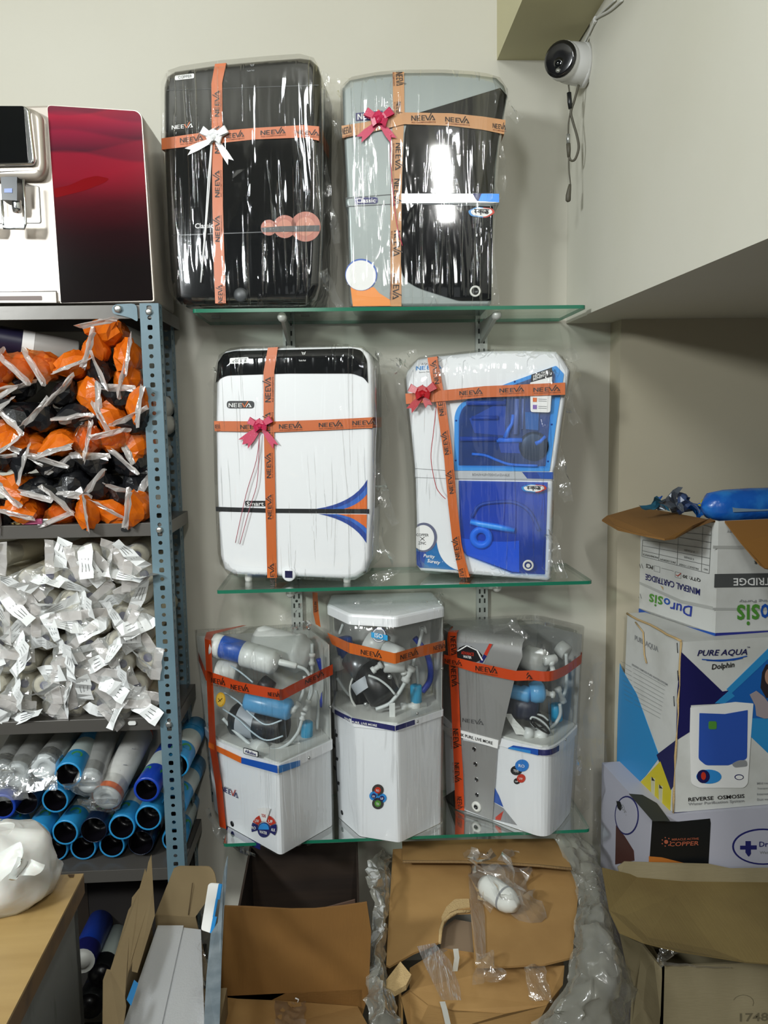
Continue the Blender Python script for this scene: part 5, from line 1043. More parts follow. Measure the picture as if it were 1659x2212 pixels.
m = MB(); rp = rpoly([zj(425, 115), zj(1230, 165), zj(1275, 210), zj(1386, 1872), zj(545, 1888)], [9, 10, 8, 4, 2], 4)
flat(m, pJ, rp, pm('pale_trim', 'CFC6BC', .3, metal=.3), .003, .003); m.build('panel_trim', DSP)
m = MB(); rp = rpoly([zj(430, 122), zj(1226, 172), zj(1268, 215), zj(1374, 1864), zj(552, 1886)], [9, 10, 8, 4, 2], 4); flat(m, pJ, rp, RP, .0042, .0012); m.build('red_panel', DSP)
m = MB(); flat(m, pJ, rpoly([zj(486, 865), zj(620, 838), zj(760, 775), zj(870, 750), zj(990, 776), zj(940, 815), zj(760, 885), zj(500, 950)], 6, 3), pm('deep_red_stroke', '74060F', .10, coat=.5), .0046, .0006); m.build('brush_stroke_print', DSP)
m = MB(); slab(m, pJ, rpoly([zj(-700, 165), zj(300, 165), zj(415, 230), zj(440, 700), zj(400, 800), zj(-700, 815)], [5, 12, 12, 14, 14, 5], 4), .03, .010, CHAMP, front=.028); m.build('display_housing', DSP)
m = MB(); slab(m, pJ, rpoly([zj(-600, 182), zj(290, 182), zj(330, 220), zj(378, 650), zj(360, 700), zj(-600, 722)], [4, 8, 6, 6, 8, 4], 4), .014, .004, CHROME, front=.042); m.build('display_frame', DSP)
m = MB(); flat(m, pJ, rpoly([zj(-590, 190), zj(285, 192), zj(322, 668), zj(312, 686), zj(-590, 700)], [4, 4, 2, 4, 4], 3), BLACK, .044, .002); m.build('display_glass', DSP)
m = MB(); flat(m, pJ, rpoly([zj(-400, 842), zj(352, 838), zj(370, 1172), zj(-400, 1182)], 5, 4), GPRINT, .0022); flat(m, pJ, rpoly([zj(-400, 846), zj(348, 843), zj(366, 1168), zj(-400, 1178)], 5, 4), CHAMP, .003); m.build('tap_recess', DSP)
for k, dx in enumerate((0, -330)):
    tp = MB(); tp.prism([pJ(*zj(x + dx, y), .045) for x, y in ((85, 810), (228, 810), (228, 1018), (95, 1010))], [pJ(*zj(x + dx, y), .002) for x, y in ((85, 810), (228, 810), (228, 1018), (95, 1010))], pm('slate_plastic', '23282E', .3)); tap_ = tp.build('tap_body', DSP)
    x = MB(); flat(x, pJ, [zj(118 + dx, 915), zj(188 + dx, 912), zj(188 + dx, 950), zj(118 + dx, 950)], pm('indicator_blue', '5F78B8', .3), .0462); x.build('indicator', tap_)
    x = MB(); a = pJ(*zj(192 + dx, 1015), .026); x.lathe(a, (0, 0, -1), [(.010, -.004), (.010, .012), (.0085, .02), (.006, .02), (.005, .01)], CHROME, 16); x.build('spout', DSP)
    x = MB(); P = [zj(105 + dx, 1020), zj(120 + dx, 1240), zj(118 + dx, 1265), zj(300 + dx, 1268), zj(312 + dx, 1225), zj(305 + dx, 1040), zj(290 + dx, 840)]
    x.tube([pJ(p[0], p[1], .05) for p in P], .0028, CHROME, 8); flat(x, pJ, [zj(112 + dx, 1170), zj(310 + dx, 1168), zj(314 + dx, 1235), zj(290 + dx, 1266), zj(130 + dx, 1268), zj(114 + dx, 1235)], CHROME, .052, .003); x.build('lever', DSP)
m = MB(); flat(m, pJ, [zj(-900, 1795), zj(510, 1776), zj(516, 1886), zj(-900, 1886)], pm('dark_gap', '3A2E2C', .5), .0012); flat(m, pJ, [zj(-900, 1800), zj(508, 1788), zj(514, 1886), zj(-900, 1886)], pm('tray_cream', 'D2CCC4', .3), .006, .005)
flat(m, pJ, rpoly([zj(-900, 1835), zj(384, 1826), zj(386, 1864), zj(-900, 1870)], 2, 2), pm('slot_brown', '6A5A56', .5), .0068); m.build('drip_tray', DSP)

# ------------------------------------------------------------------ bagged filters on the rack
ORC = pm('orange_filter_cap', 'C9620F', .5, bump=((90, 90, 90), .1)); BLC = pm('black_filter_cap', '141518', .45); FBODY = pm('filter_white', 'C9C9C4', .5); CREAM = pm('filter_cream', 'C6BEA6', .7, bump=((300, 300, 300), .15)); CORE = pm('filter_core_violet', '24205A', .5)
ORPOUCH = pm('orange_printed_pouch', 'CC6410', .25, bump=((70, 70, 70), .3), var=((25, 25, 25), 'B24A0C', .45, .75))
BLBAG = pm('black_printed_bag', '17181B', .22, bump=((60, 60, 60), .35)); ORBAG = film('orange_tinted_bag', tint=(1, .72, .45), base=.06, gain=.5, rough=.14, scale=(50, 50, 50), strength=.6, milk=.22, milkcol=(.85, .30, .05))
LABEL = pm('white_label_film', 'EEF0F0', .28, bump=((50, 50, 50), .4))
def bag_end(r, seed, length=.05, spread=1.3, bend=1.2, fat=False):
    """closing rings of a pouch: round -> pinched flat -> bent seal"""
    rnd = random.Random(seed); n = 14; prof = [(.05, 1.05, 1.05), (.0, 1.08, 1.08), (-.012, 1.02, .9), (-.022, 1.12, .5), (-.034, 1.22, .14), (-.034 - length * .35, spread, .05), (-.034 - length, spread * 1.03, .03)]
    if fat:
        f = rnd.uniform(.75, 1.0); prof = [(.05, 1.05, 1.05), (.0, 1.12, 1.05), (-.010, 1.2, 1.08 * f), (-.022, 1.28, .92 * f), (-.034, 1.34, .5 * f), (-.043, spread, .10), (-.043 - length * .5, spread * 1.02, .04), (-.043 - length, spread * 1.05, .03)]
    loops = []; bdir = rnd.choice((-1, 1)); acc = V((0, 0, 0)); ang = 0; prev = -.012
    for k, (y, a, b) in enumerate(prof):
        if y < -.012:
            d = prev - y; ang += bend / 4.5 * bdir * rnd.uniform(.7, 1.2); acc = acc + V((0, -math.cos(ang), math.sin(ang))) * d; prev = y; c = V((0, -.012, 0)) + acc
        else: c = V((0, y, 0)); ang = 0
        L_ = []
        for i in range(n):
            t = 2 * math.pi * i / n; x, z = a * r * math.cos(t), b * r * math.sin(t); j = (.2 if fat else .12) * r if k > 1 else .05 * r
            L_.append(c + V((x + rnd.uniform(-j, j), rnd.uniform(-j, j) * .6 + math.sin(ang) * z, math.cos(ang) * z + rnd.uniform(-j, j) * .6)))
        loops.append(L_)
    return loops
def make_bagged(name, cat, r, length, kind, seed):
    t = thing(name, (0, 0, 0), None, cat); rnd = random.Random(seed + 99)
    m = MB(); m.lathe((0, .0, 0), (0, 1, 0), [(r * .98, .012), (r, .02), (r, length)], CREAM if kind == 'white' else FBODY, 16); m.build('cartridge', t)
    if kind == 'white':
        m = MB(); m.lathe((0, 0, 0), (0, 1, 0), [(.010, .004), (.0105, .0), (r * .9, .001), (r * .98, .012)], CREAM, 16); m.build('end_face', t)
        m = MB(); m.lathe((0, .0, 0), (0, 1, 0), [(0, .003), (.0105, .003)], CORE, 12); m.lathe((0, 0, 0), (0, -1, 0), [(.0105, 0), (.0105, .0015), (.008, .0018), (0, .0005)], CORE, 12); m.build('core', t)
    else:
        m = MB(); m.lathe((0, 0, 0), (0, -1, 0), [(r * 1.0, -.02), (r * 1.04, -.002), (r * .95, .012), (r * .74, .023), (r * .35, .029), (0, .030)], ORC if kind == 'orange' else BLC, 16)
        for v in m.v: v += V((fbm(v * 60, 1, seed), fbm(v * 60, 1, seed + 3), fbm(v * 60, 1, seed + 7))) * .007
        m.build('end_cap', t)
    L_ = bag_end(r, seed, .03, 1.42, 1.7) if kind == 'white' else bag_end(r, seed, .011, 1.45 if kind == 'orange' else 1.7, rnd.uniform(.5, 1.5), True)
    film_m = {'orange': ORPOUCH if seed % 3 else ORBAG, 'black': BLBAG, 'white': BAGW}[kind]
    m = MB(); m.rings(L_[:-2] if kind != 'white' else L_[:-1], film_m, False)
    m.rings(L_[-3 if kind != 'white' else -2:], SEAL, False); m.add(L_[-1], [tuple(range(14))], SEAL)
    m.build('bag', t)
    if kind == 'white':
        # printed white header strip folded over the end
        w = rnd.uniform(.013, .023); ln = rnd.uniform(.065, .095); a0 = rnd.uniform(-.4, .4); m = MB(); rows = []
        c = V((0, -.03, 0)); d = V((math.sin(a0), -.75, rnd.uniform(-.4, .4))).normalized(); up_ = V((1, 0, 0)) if abs(d.x) < .6 else V((0, 0, 1)); side = d.cross(up_).normalized(); tgt = V((rnd.uniform(-1, 1), -.12, rnd.uniform(-1, 1))).normalized()
        p = c - tgt * ln * .35
        for k in range(6):
            s_ = side * w * (1 + .15 * rnd.uniform(-1, 1)); rows.append((p - s_, p + s_)); d = (d * .35 + tgt * .65).normalized(); side = (side - d * side.dot(d)).normalized(); side = (side + d.cross(side) * rnd.uniform(-.45, .45)).normalized(); p = p + d * ln / 5 + V((0, -.002, 0))
        m.add([q for ab in rows for q in ab], [(2 * i, 2 * i + 1, 2 * i + 3, 2 * i + 2) for i in range(5)], LABEL); h = m.build('header_strip', t)
        pr = MB()
        for k in range(2):
            a, b = rows[2 + k]; c_, d_ = rows[3 + k]; nrm = (b - a).cross(c_ - a).normalized() * .0008
            if nrm.y > 0: nrm = -nrm
            for q in (.25, .5, .72):
                x0, x1 = a.lerp(b, q) + nrm, c_.lerp(d_, q) + nrm; s2 = (b - a).normalized() * .0005; pr.add([x0 - s2, x0 + s2, x1 + s2, x1 - s2], [(0, 1, 2, 3)], INKB)
        pr.build('print', h)
    return t
ORD = ['first', 'second', 'third', 'fourth', 'fifth', 'sixth', 'seventh', 'eighth', 'ninth', 'tenth', 'eleventh', 'twelfth']
def place_pile(protos, pts, yv, tiltv, fmt, group, seed, layer_h):
    """copies of a kind at the given photo points; labels count along each layer from the left"""
    rnd = random.Random(seed); used = set(); pts = sorted(pts, key=lambda p: p[1]); layers = []
    for p in pts:
        if layers and p[1] - layers[-1][0][1] < layer_h: layers[-1].append(p)
        else: layers.append([p])
    for li, ly in enumerate(layers):
        for ci, p in enumerate(sorted(ly)):
            k = rnd.randrange(len(protos)); o = protos[k] if k not in used else copy_tree(protos[k]); used.add(k)
            y = yv + rnd.uniform(-.02, .012); o.location = on_y(p[0], p[1], y); o.rotation_euler = (rnd.uniform(-1, 1) * tiltv, rnd.uniform(0, 6.28), rnd.uniform(-1, 1) * tiltv)
            o['label'] = fmt % (ORD[ci], ORD[li]); o['group'] = group
    for k, pr in enumerate(protos):
        if k not in used:
            for c in list(pr.children): bpy.data.objects.remove(c)
            bpy.data.objects.remove(pr)
OR_PTS = [zk(*p) for p in ((920, 300), (820, 470), (1090, 510), (215, 600), (390, 600), (640, 580), (20, 620), (780, 830), (1090, 720), (40, 830), (960, 1040), (520, 1250), (980, 1220), (1165, 1240), (130, 1240), (290, 1290), (160, 1640), (220, 1830), (540, 1850), (770, 1830), (970, 1840), (1185, 1800), (760, 1230), (30, 1100), (1190, 930))]
BL_PTS = [zk(*p) for p in ((170, 790), (560, 830), (850, 650), (1030, 870), (200, 1010), (400, 1050), (640, 1000), (740, 1090), (20, 960), (200, 1400), (430, 1450), (620, 1440), (830, 1440), (1090, 1430), (640, 1590), (900, 1630), (1160, 1560), (360, 1640), (560, 1700), (1050, 1700), (20, 1400), (60, 1830), (1180, 1080))]
place_pile([make_bagged('bagged_filter', 'filter', .030, .20, 'orange', 100 + k) for k in range(6)], OR_PTS, -.235, .16, 'orange capped bagged filter, %s from left in the %s orange layer of upper rack bay', 'orange capped filters in bags', 4, 20)
place_pile([make_bagged('bagged_filter', 'filter', .0265, .20, 'black', 200 + k) for k in range(6)], BL_PTS, -.232, .16, 'black pouched filter, %s from left in the %s black layer of upper rack bay', 'black pouched filters', 5, 20)
rw = random.Random(77); WH = []
for r_ in range(8):
    for c_ in range(7):
        x = -4 + c_ * 51 + (r_ % 2) * 14 + rw.uniform(-7, 7); y = 1202 + r_ * 47 + rw.uniform(-8, 8) + (c_ * -1.5)
        if r_ == 0 and c_ in (1, 2): continue
        if x < 322: WH.append((x, y))
place_pile([make_bagged('bagged_cartridge', 'filter', .0265, .19, 'white', 300 + k) for k in range(14)], WH, -.225, .12, 'cream cartridge in clear bag with white header, %s from left in the %s layer', 'white bagged cartridges', 6, 21)
# long white tube lying across the top of the orange pile, pink lighter at the shelf edge
t = thing('label_tube', on_y(70, 735, -.15), 'white tube with navy label lying across the top of the orange filter pile', 'tube')
a, b = on_y(-60, 722, -.22), on_y(165, 762, -.14); m = MB(); m.lathe(a, b - a, [(0, 0), (.03, .001), (.03, (b - a).length), (.026, (b - a).length + .003), (0, (b - a).length + .003)], pm('tube_grey_white', '9A9894', .35), 24); m.build('tube_body', t)
m = MB(); d = (b - a).normalized(); m.lathe(a + d * .02, d, [(.0305, 0), (.0305, .082)], pm('label_navy', '1A1830', .4), 24); m.lathe(a + d * .102, d, [(.0306, 0), (.0306, .025)], WPRINT, 24); m.build('label_band', t)
t = thing('lighter', on_y(*zk(310, 1945), RF + .01), 'pink lighter lying at the front edge under the orange filters', 'lighter')
c = on_y(*zk(300, 1922), RF + .012); c.z = RZ[1] + .0075; m = MB(); m.box(c + V((-.006, 0, 0)), (.046, .013, .013), pm('pink_lighter', 'D06A96', .3), bev=.004); m.build('fuel_body', t)
m = MB(); m.box(c + V((.0265, 0, 0)), (.019, .012, .013), STEEL, bev=.003); m.build('metal_hood', t)
t = thing('rubber_band', on_y(*zk(90, 1935), RF + .012), 'tangled tan rubber bands beside the pink lighter on the rack', 'rubber band')
m = MB()
for k in range(3): m.tube([on_y(*zk(40 + 30 * k + 75 * math.cos(a_), 0), RF + .018 + .012 * math.sin(a_ + k)) * 1 for a_ in [i * .42 for i in range(16)]], .0012, pm('tan_rubber', 'A8905A', .6), 5)
for v in m.v: v.z = RZ[1] + .0014 + (v.z * 977 % 1) * .0035
m.build('loop', t)

# ------------------------------------------------------------------ blue tube housings, third bay
TB1 = pm('tube_sky_blue', '2C8CC4', .3); TB2 = pm('tube_royal_blue', '1C40A8', .3); TBK = pm('tube_inner_black', '0C0A10', .3); LBW = pm('label_pale', 'B8C4C0', .45); LGR = pm('label_green', '3E8A4E', .45)
def make_tube(mat, r, wall):
    t = thing('filter_tube', (0, 0, 0), None, 'tube')
    m = MB(); m.lathe((0, 0, 0), (0, 1, 0), [(r - wall, .0), (r - .001, -.001), (r, .002), (r, .055)], mat, 26); m.lathe((0, .055, 0), (0, 1, 0), [(r, 0), (r * .995, .001), (r * .995, .12)], mat, 26); m.lathe((0, .176, 0), (0, 1, 0), [(r, 0), (r, .055), (r * .6, .062), (0, .062)], mat, 26); m.build('shell', t)
    m = MB(); m.lathe((0, 0, 0), (0, 1, 0), [(r - wall, .0), (r - wall, .05), (r * .5, .06), (r * .35, .05), (0, .05)], TBK, 22); m.build('bore', t)
    m = MB(); m.lathe((0, .075, 0), (0, 1, 0), [(r * 1.004, 0), (r * 1.004, .075)], LBW, 26); lab = m.build('label_band', t)
    m = MB()
    for s_ in (0, 1.6, 3.1, 4.7): 
        P = [V((r * 1.012 * math.cos(s_ + .42 * math.cos(q)), .05 + .014 * math.sin(q), r * 1.012 * math.sin(s_ + .42 * math.cos(q)))) for q in [i * .52 for i in range(12)]]; m.add(P, [tuple(range(12))], LGR)
    m.build('leaf_print', t); return t
tk = [make_tube(TB1, .031, .0045), make_tube(TB2, .0305, .006), make_tube(pm('tube_dark', '16243C', .25), .0308, .0018)]
usedt = set(); rt_ = random.Random(5)
TUBES = [(580, 530, 0, 'sky blue filter tube with shiny bore in the top layer, behind silver bags'), (210, 760, 2, 'dark filter tube in the gap under the two left silver bags'), (470, 745, 0, 'sky blue rimmed filter tube directly under the third silver bag'), (40, 1055, 0, 'sky blue filter tube at the photo left edge, second layer from bottom'),
         (310, 1045, 0, 'sky blue tube with green leaf print, second layer, left of centre'), (555, 1020, 0, 'sky blue tube under the torn clear bag, second layer, centre'), (800, 1000, 2, 'dark tube under the tip of the orange striped bag'), (1040, 975, 0, 'sky blue tube right of the orange striped bag tip'),
         (200, 1185, 0, 'blue tube of the bottom layer half hidden by the white carrier bag'), (470, 1165, 0, 'bottom layer tube beside the white carrier bag'), (710, 1150, 0, 'bottom layer tube below the dark tube, third from left'), (955, 1130, 0, 'bottom layer sky blue tube, fourth from left'), (1200, 1110, 2, 'dark bottom layer tube next to the rack post'),
         (1250, 655, 1, 'royal blue tube in the upper layer beside the rack post'), (1265, 895, 0, 'sky blue tube behind the rack post, below the royal blue one'), (20, 800, 1, 'royal blue tube with white plug at the left edge of the bay'),
         (1500, 450, 0, 'uppermost sky blue tube showing behind the front rack post'), (1480, 800, 0, 'middle sky blue tube showing behind the front rack post'), (1490, 1090, 0, 'lowest sky blue tube showing behind the front rack post'), (-200, 1050, 0, None), (60, 1190, 0, 'blue tube of the bottom layer under the white carrier bag, far left')]
for x, y, k, lb in TUBES:
    if lb is None: continue
    o = tk[k] if k not in usedt else copy_tree(tk[k]); usedt.add(k); p = zm(x, y)
    o.location = on_y(p[0], p[1], (-.285 if y < 700 else -.272 if y < 900 else -.268 if y < 1080 else -.224) + rt_.uniform(-.006, .006) + (.03 if x > 1400 else 0)); o.location.z = max(o.location.z, RZ[3] + .0325); o.rotation_euler = (rt_.uniform(-.03, .03) if y < 1080 else 0, rt_.uniform(0, 6.28), rt_.uniform(-.03, .03)); o['label'] = lb; o['group'] = 'filter tubes in the third rack bay'
SILV = pm('silver_film_cartridge', 'A6A7A4', .28, metal=.25, bump=((9, 60, 9), .25)); FROST = pm('frosted_cap', 'C4CACC', .25)
def silver(px0, py0, px1, py1, r, lb, cap=True, mat=SILV):
    a, b = on_y(*zm(px0, py0), -.27), on_y(*zm(px1, py1), -.09); t = thing('bagged_tube', a, lb, 'tube', 'bagged tubes on top of the blue tubes'); d = (b - a).normalized(); ln = .235; m = MB()
    m.lathe(a, d, [(r * .97, .012), (r, .02), (r, ln), (r * .8, ln + .01), (0, ln + .012)], mat, 22); m.build('tube_body', t)
    m = MB(); m.lathe(a, d, [(0, .001), (r * .4, .001), (r * .42, -.001), (r * .85, -.001), (r * .98, .006), (r, .03)], FROST, 22); m.build('end_cap', t)
    m = MB(); L_ = bag_end(r * 1.02, int(px0) + 7, .03, 1.3, 1.5); q = V((0, 1, 0)).rotation_difference(d); m.rings([[a + q @ p for p in l] for l in L_], BAGF, False); m.build('bag', t); return t, a, d
silver(130, 540, 330, 250, .030, 'silver bagged tube with wrinkled end, second from left on the pile'); silver(372, 470, 560, 230, .031, 'silver bagged tube with clean round frosted end on the pile'); silver(755, 600, 900, 230, .030, 'silver bagged tube beside the orange striped bag'); silver(10, 520, 150, 270, .029, 'silver bagged tube at the far left of the pile')
t, a, d = silver(905, 735, 1140, 290, .034, 'white printed bag with orange stripe lying on the blue tubes', mat=pm('white_printed_bag', 'D0D0CC', .3, bump=((40, 40, 40), .3)))
pw = Plane(a + V((0, -.03, .018)), a + V((.1, -.03, .018)), d + V((0, 0, .0)))
def onw(x, y): 
    p = on_y(*zm(x, y), -.24); return p
m = MB(); m.lathe(a, d, [(.0352, .005), (.0352, .022)], OPRINT, 22); m.build('orange_stripe', t)
m = MB(); side = d.cross(V((0, 0, 1))).normalized(); tp = side.cross(d).normalized()
for k in range(7):
    c = a + d * (.06 + .02 * k) ; n_ = (tp * .8 - V((0, .6, 0))).normalized()
    c = c + n_ * .0352; m.add([c - side * .016, c + side * (.006 + .008 * (k % 3)), c + side * (.006 + .008 * (k % 3)) + d * .0035, c - side * .016 + d * .0035], [(0, 1, 2, 3)], GPRINT)
m.build('print', t)
m = MB(); e_ = a + d * .22; m.lathe(e_, d, [(.033, 0), (.034, .02), (.02, .05), (0, .05)], pm('red_orange_film', 'C8380C', .25), 16); m.build('red_tail', t)
# bottles in the dark bottom bay
def bottle(p0, p1, y0, y1, r, mat, lb, capm):
    a, b = on_y(*p0, y0), on_y(*p1, y1); t = thing('filter_bottle', a, lb, 'bottle', 'filter bottles in the lowest rack bay'); d = (b - a).normalized(); m = MB()
    m.lathe(a, d, [(r * .9, .0), (r, .006), (r, .05)], capm, 22); m.build('collar', t); m = MB(); m.lathe(a, d, [(r * .98, .05), (r * .98, .24), (0, .245)], mat, 22); m.build('bottle_body', t)
    m = MB(); m.lathe(a, d, [(r * .9, 0), (r * .55, .002), (r * .5, -.004), (0, -.004)], WPRINT if mat is TB2 else TBK, 18); m.build('end_plug', t)
t = thing('added_dark_backing', (XC - .3, -.1, RZ[4]), 'added dark brown backing box that blackens the back of the lowest rack bay', 'box')  # added backing, only there to make the bay look dark
m = MB(); m.box((XC - .30, -.085, RZ[4] + .17), (.56, .05, .33), pm('added_backing_board', '1C1714', .85)); m.build('carton_body', t); m = MB(); m.box((XC - .30, -.111, RZ[4] + .17), (.03, .001, .33), pm('added_backing_strip', '2A221C', .4)); m.build('tape', t)
bottle(zn(590, 915), zn(740, 590), -.3, -.08, .032, TB2, 'royal blue filter bottle with white plug in the dark lowest bay', NAVY); bottle(zn(720, 1020), zn(860, 690), -.3, -.08, .031, LBW, 'pale labelled filter bottle with black collar in the dark lowest bay', BLACKS)

bottle(zn(640, 1240), zn(790, 900), -.33, -.13, .033, pm('tube_dark', '16243C', .25), 'dark bottle lying lowest in the bottom rack bay, under the pale one', BLACKS)
# ------------------------------------------------------------------ printed cartons stacked on the right
def prism_box(pl, px, depth, mat, mb=None):
    """box whose front outline is px on pl, running back along the normal"""
    mb = mb or MB(); f = [pl(*p) for p in px]; mb.prism(f, [p - pl.n * depth for p in f], mat); return mb, f
zPA = 0.66 + .375
# water purifier carton, navy and white
pP = plane_y(zi(525, 830), zi(1400, 790), -.385, -.355)
cornersP = [zh(800, 1490), zh(2100, 1462), zi(1500, 795), zi(525, 832)]
f = [pP(*p) for p in cornersP]; zPAt = f[0].z; zPAb = f[3].z
PA = thing('printed_carton', pP.at(.15, 0, -.14), 'white and navy water purifier carton with torn edges, middle of the right stack', 'box')
for p in (f[0], f[1]): p.z = zPAt
for p in (f[2], f[3]): p.z = zPAb
DP = .275
b = [p - pP.n * DP for p in f]
rim_ = random.Random(3)
m = MB(); m.prism(f, b, KRAFTW); m.build('carton_body', PA)
sP = Plane(f[3], b[3], f[0] - f[3])
m = MB()
NV = pm('carton_navy', '17164E', .4); CB = pm('carton_blue', '1A5CA8', .4); CS = pm('carton_sky', '2A86C0', .4)
flat(m, pP, [zh(800, 1580), zh(1170, 1935), zh(1230, 1925), zh(1140, 2020), zi(830, 120), zi(640, 130), zi(632, 305), zi(545, 360), zi(552, 40)], NV, .0010); flat(m, pP, [zh(1582, 1600), zh(2100, 1500), zi(1500, 330), zi(1030, 340), zi(1040, 130), zi(830, 120), zh(1140, 2020), zh(1230, 1925)], CB, .0010)
flat(m, pP, [zh(1205, 1915), zh(1582, 1545), zh(1660, 1470), zh(1760, 1470), zh(1250, 1950)], CS, .0016); flat(m, pP, [zh(1230, 1925), zh(1280, 1975), zh(1190, 2040), zh(1100, 2040)], CS, .0014)
flat(m, pP, [zi(1040, 215), zi(1200, 215), zi(1500, 400), zi(1500, 560), zi(1140, 440), zi(1030, 335)], CS, .0018)
flat(m, pP, [zi(525, 830), zi(1500, 795), zi(1500, 835), zi(530, 868)], NV, .0012); m.build('panel_print', PA)
m = MB(); flat(m, pP, rpoly(zz_(zi, [(636, 145), (930, 108), (1046, 118), (1030, 330), (1010, 640), (985, 668), (690, 668), (640, 640), (632, 320)]), [1, 0, 1, 0, 6, 6, 8, 6, 0], 4), WPRINT, .0022)
flat(m, pP, rpoly(zz_(zi, [(694, 180), (860, 186), (1008, 160), (1003, 478), (880, 520), (735, 520), (688, 480)]), [1, 0, 1, 6, 0, 6, 5], 4), pm('print_tank_blue', '2A50A8', .4), .003)
flat(m, pP, rpoly(zz_(zi, [(752, 232), (804, 232), (804, 284), (752, 284)]), 4, 3), GRPRINT, .0038); flat(m, pP, zz_(zi, circ(755, 594, 82, 24, 46)), SKY, .003); flat(m, pP, zz_(zi, circ(718, 592, 42, 18, 44)), NV, .0036); flat(m, pP, zz_(zi, circ(718, 588, 16, 12, 26)), RPRINT, .0042)
flat(m, pP, zz_(zi, circ(952, 597, 30, 18, 18)), NV, .003); flat(m, pP, zz_(zi, circ(952, 597, 24, 18, 13)), WPRINT, .0036); flat(m, pP, rpoly(zz_(zi, [(902, 510), (950, 486), (1000, 486), (1005, 525), (920, 534)]), 5, 3), GPRINT, .0036); m.build('purifier_picture', PA)
m = MB(); 
def gentxt(m, pl, fz, t, a, b_, c, mat, off=.002): m.text(t, *[pl(*fz(*p), off) for p in (a, b_, c)], mat)
gentxt(m, pP, zh, 'PURE AQUA', (936, 1624), (1386, 1612), (956, 1560), NV); gentxt(m, pP, zh, 'TM', (1388, 1542), (1412, 1540), (1388, 1530), NV); gentxt(m, pP, zh, 'Dolphin', (1068, 1752), (1270, 1728), (1076, 1688), INKB)
m.strokes([[(0, .6), (.25, .3), (.55, .25), (.8, .5), (1, .9)], [(.1, .35), (.4, .05), (.7, .15), (.9, .5)]], .012, *[pP(*zh(x, y), .002) for x, y in ((985, 1668), (1385, 1650), (985, 1628))], BLUE, .1)
gentxt(m, pP, zi, 'REVERSE  OSMOSIS', (622, 757), (988, 733), (622, 732), INKB); gentxt(m, pP, zi, 'Water Purification System', (622, 788), (986, 765), (622, 765), GPRINT)
for k, tx in enumerate(('Mild needs', 'Transparent', 'Interested', 'Dust water')): gentxt(m, pP, zi, tx, (1070, 646 + k * 35), (1170, 642 + k * 35), (1070, 632 + k * 35), GPRINT)
m.build('lettering', PA)
# two people in the photo printed on the carton, cut by the frame: a dark-haired figure in pale clothes
m = MB(); flat(m, pP, zz_(zh, [(1510, 1900), (1525, 1760), (1560, 1690), (1620, 1680), (1700, 1700), (1720, 1900), (1690, 2000), (1560, 1990)]), pm('print_dark_hair', '2A2024', .5), .0022); flat(m, pP, zz_(zh, circ(1592, 1800, 44, 18, 75)), pm('print_skin', 'A8806A', .5), .003); flat(m, pP, zz_(zh, [(1410, 1960), (1470, 1925), (1540, 1980), (1600, 2060), (1640, 2170), (1540, 2175), (1470, 2150), (1460, 2060)]), pm('print_pale_cloth', '9A8E90', .5), .0034); m.build('people_picture', PA)
m = MB(); flat(m, sP, [zh(238, 1650), zh(265, 1730), zh(400, 1960), zi(440, 470), zi(350, 590), zi(290, 650), zi(160, 540)], CS, .001); flat(m, sP, [zi(420, 455), zi(545, 360), zi(528, 660), zi(510, 690)], NV, .0012); flat(m, sP, [zi(300, 650), zi(445, 497), zi(515, 690), zi(505, 880), zi(440, 820)], YPRINT, .0014)
for dx, dy in ((0, 0), (50, 50)): flat(m, sP, [zi(385 + dx, 600 + dy), zi(412 + dx, 610 + dy), zi(408 + dx, 740 + dy * .6), zi(388 + dx, 725 + dy * .6)], pm('label_cream', 'BEBB9A', .5), .002); flat(m, sP, [zi(392 + dx, 598 + dy), zi(412 + dx, 625 + dy), zi(392 + dx, 622 + dy)], INKB, .0026)
m.build('panel_print', PA)
m = MB(); gentxt(m, sP, zh, 'PURE AQUA', (385, 1480), (596, 1590), (385, 1425), GPRINT, .0015); gentxt(m, sP, zh, 'REVERSE OSMOSIS PURE WATER SYSTEM', (360, 1700), (680, 1885), (360, 1682), GPRINT, .0015)
for k in range(9):
    x0, y0 = 262 + 4 * k, 1670 + k * 42; m.strokes([[(0, .5), (.25, .5)], [(.3, .5), (1, .5)]], .004, *[sP(*zh(x, y), .0016) for x, y in ((x0, y0), (x0 + 400 - 10 * k, y0 + 225 - 6 * k), (x0, y0 - 12))], pm('faint_print', '6F7674', .5), .04)
m.build('lettering', PA)
m = MB(); cr = [sP(*zh(x, y), .004) for x, y in ((400, 1310), (470, 1400), (480, 1600), (500, 1680))]; m.tube(cr, .0018, CARDE, 5)
e0 = [b[0].lerp(f[0], k / 9) for k in range(10)]; m.tube([p + V((rim_.uniform(-.002, .002), rim_.uniform(-.002, .002), rim_.uniform(-.003, .003))) for p in e0], .0028, CARDE, 5)
e1 = [f[0].lerp(f[3], k / 12) for k in range(13)]; m.tube([p + V((rim_.uniform(-.002, .001), rim_.uniform(-.002, .001), 0)) for p in e1], [.003, .002, .0025, .001, .003, .002, .001, .0025, .003, .001, .002, .003, .002], CARDE, 5); m.build('torn_edge', PA)
m = MB()
for x, y in ((765, 1540), (770, 1790), (735, 2020)): c = sP(*zh(x, y), .001); m.tube([c + V((0, 0, .011)), c - V((0, 0, .011)) + sP.u * -.004], .0012, DKGREY, 5)
m.build('staple', PA)
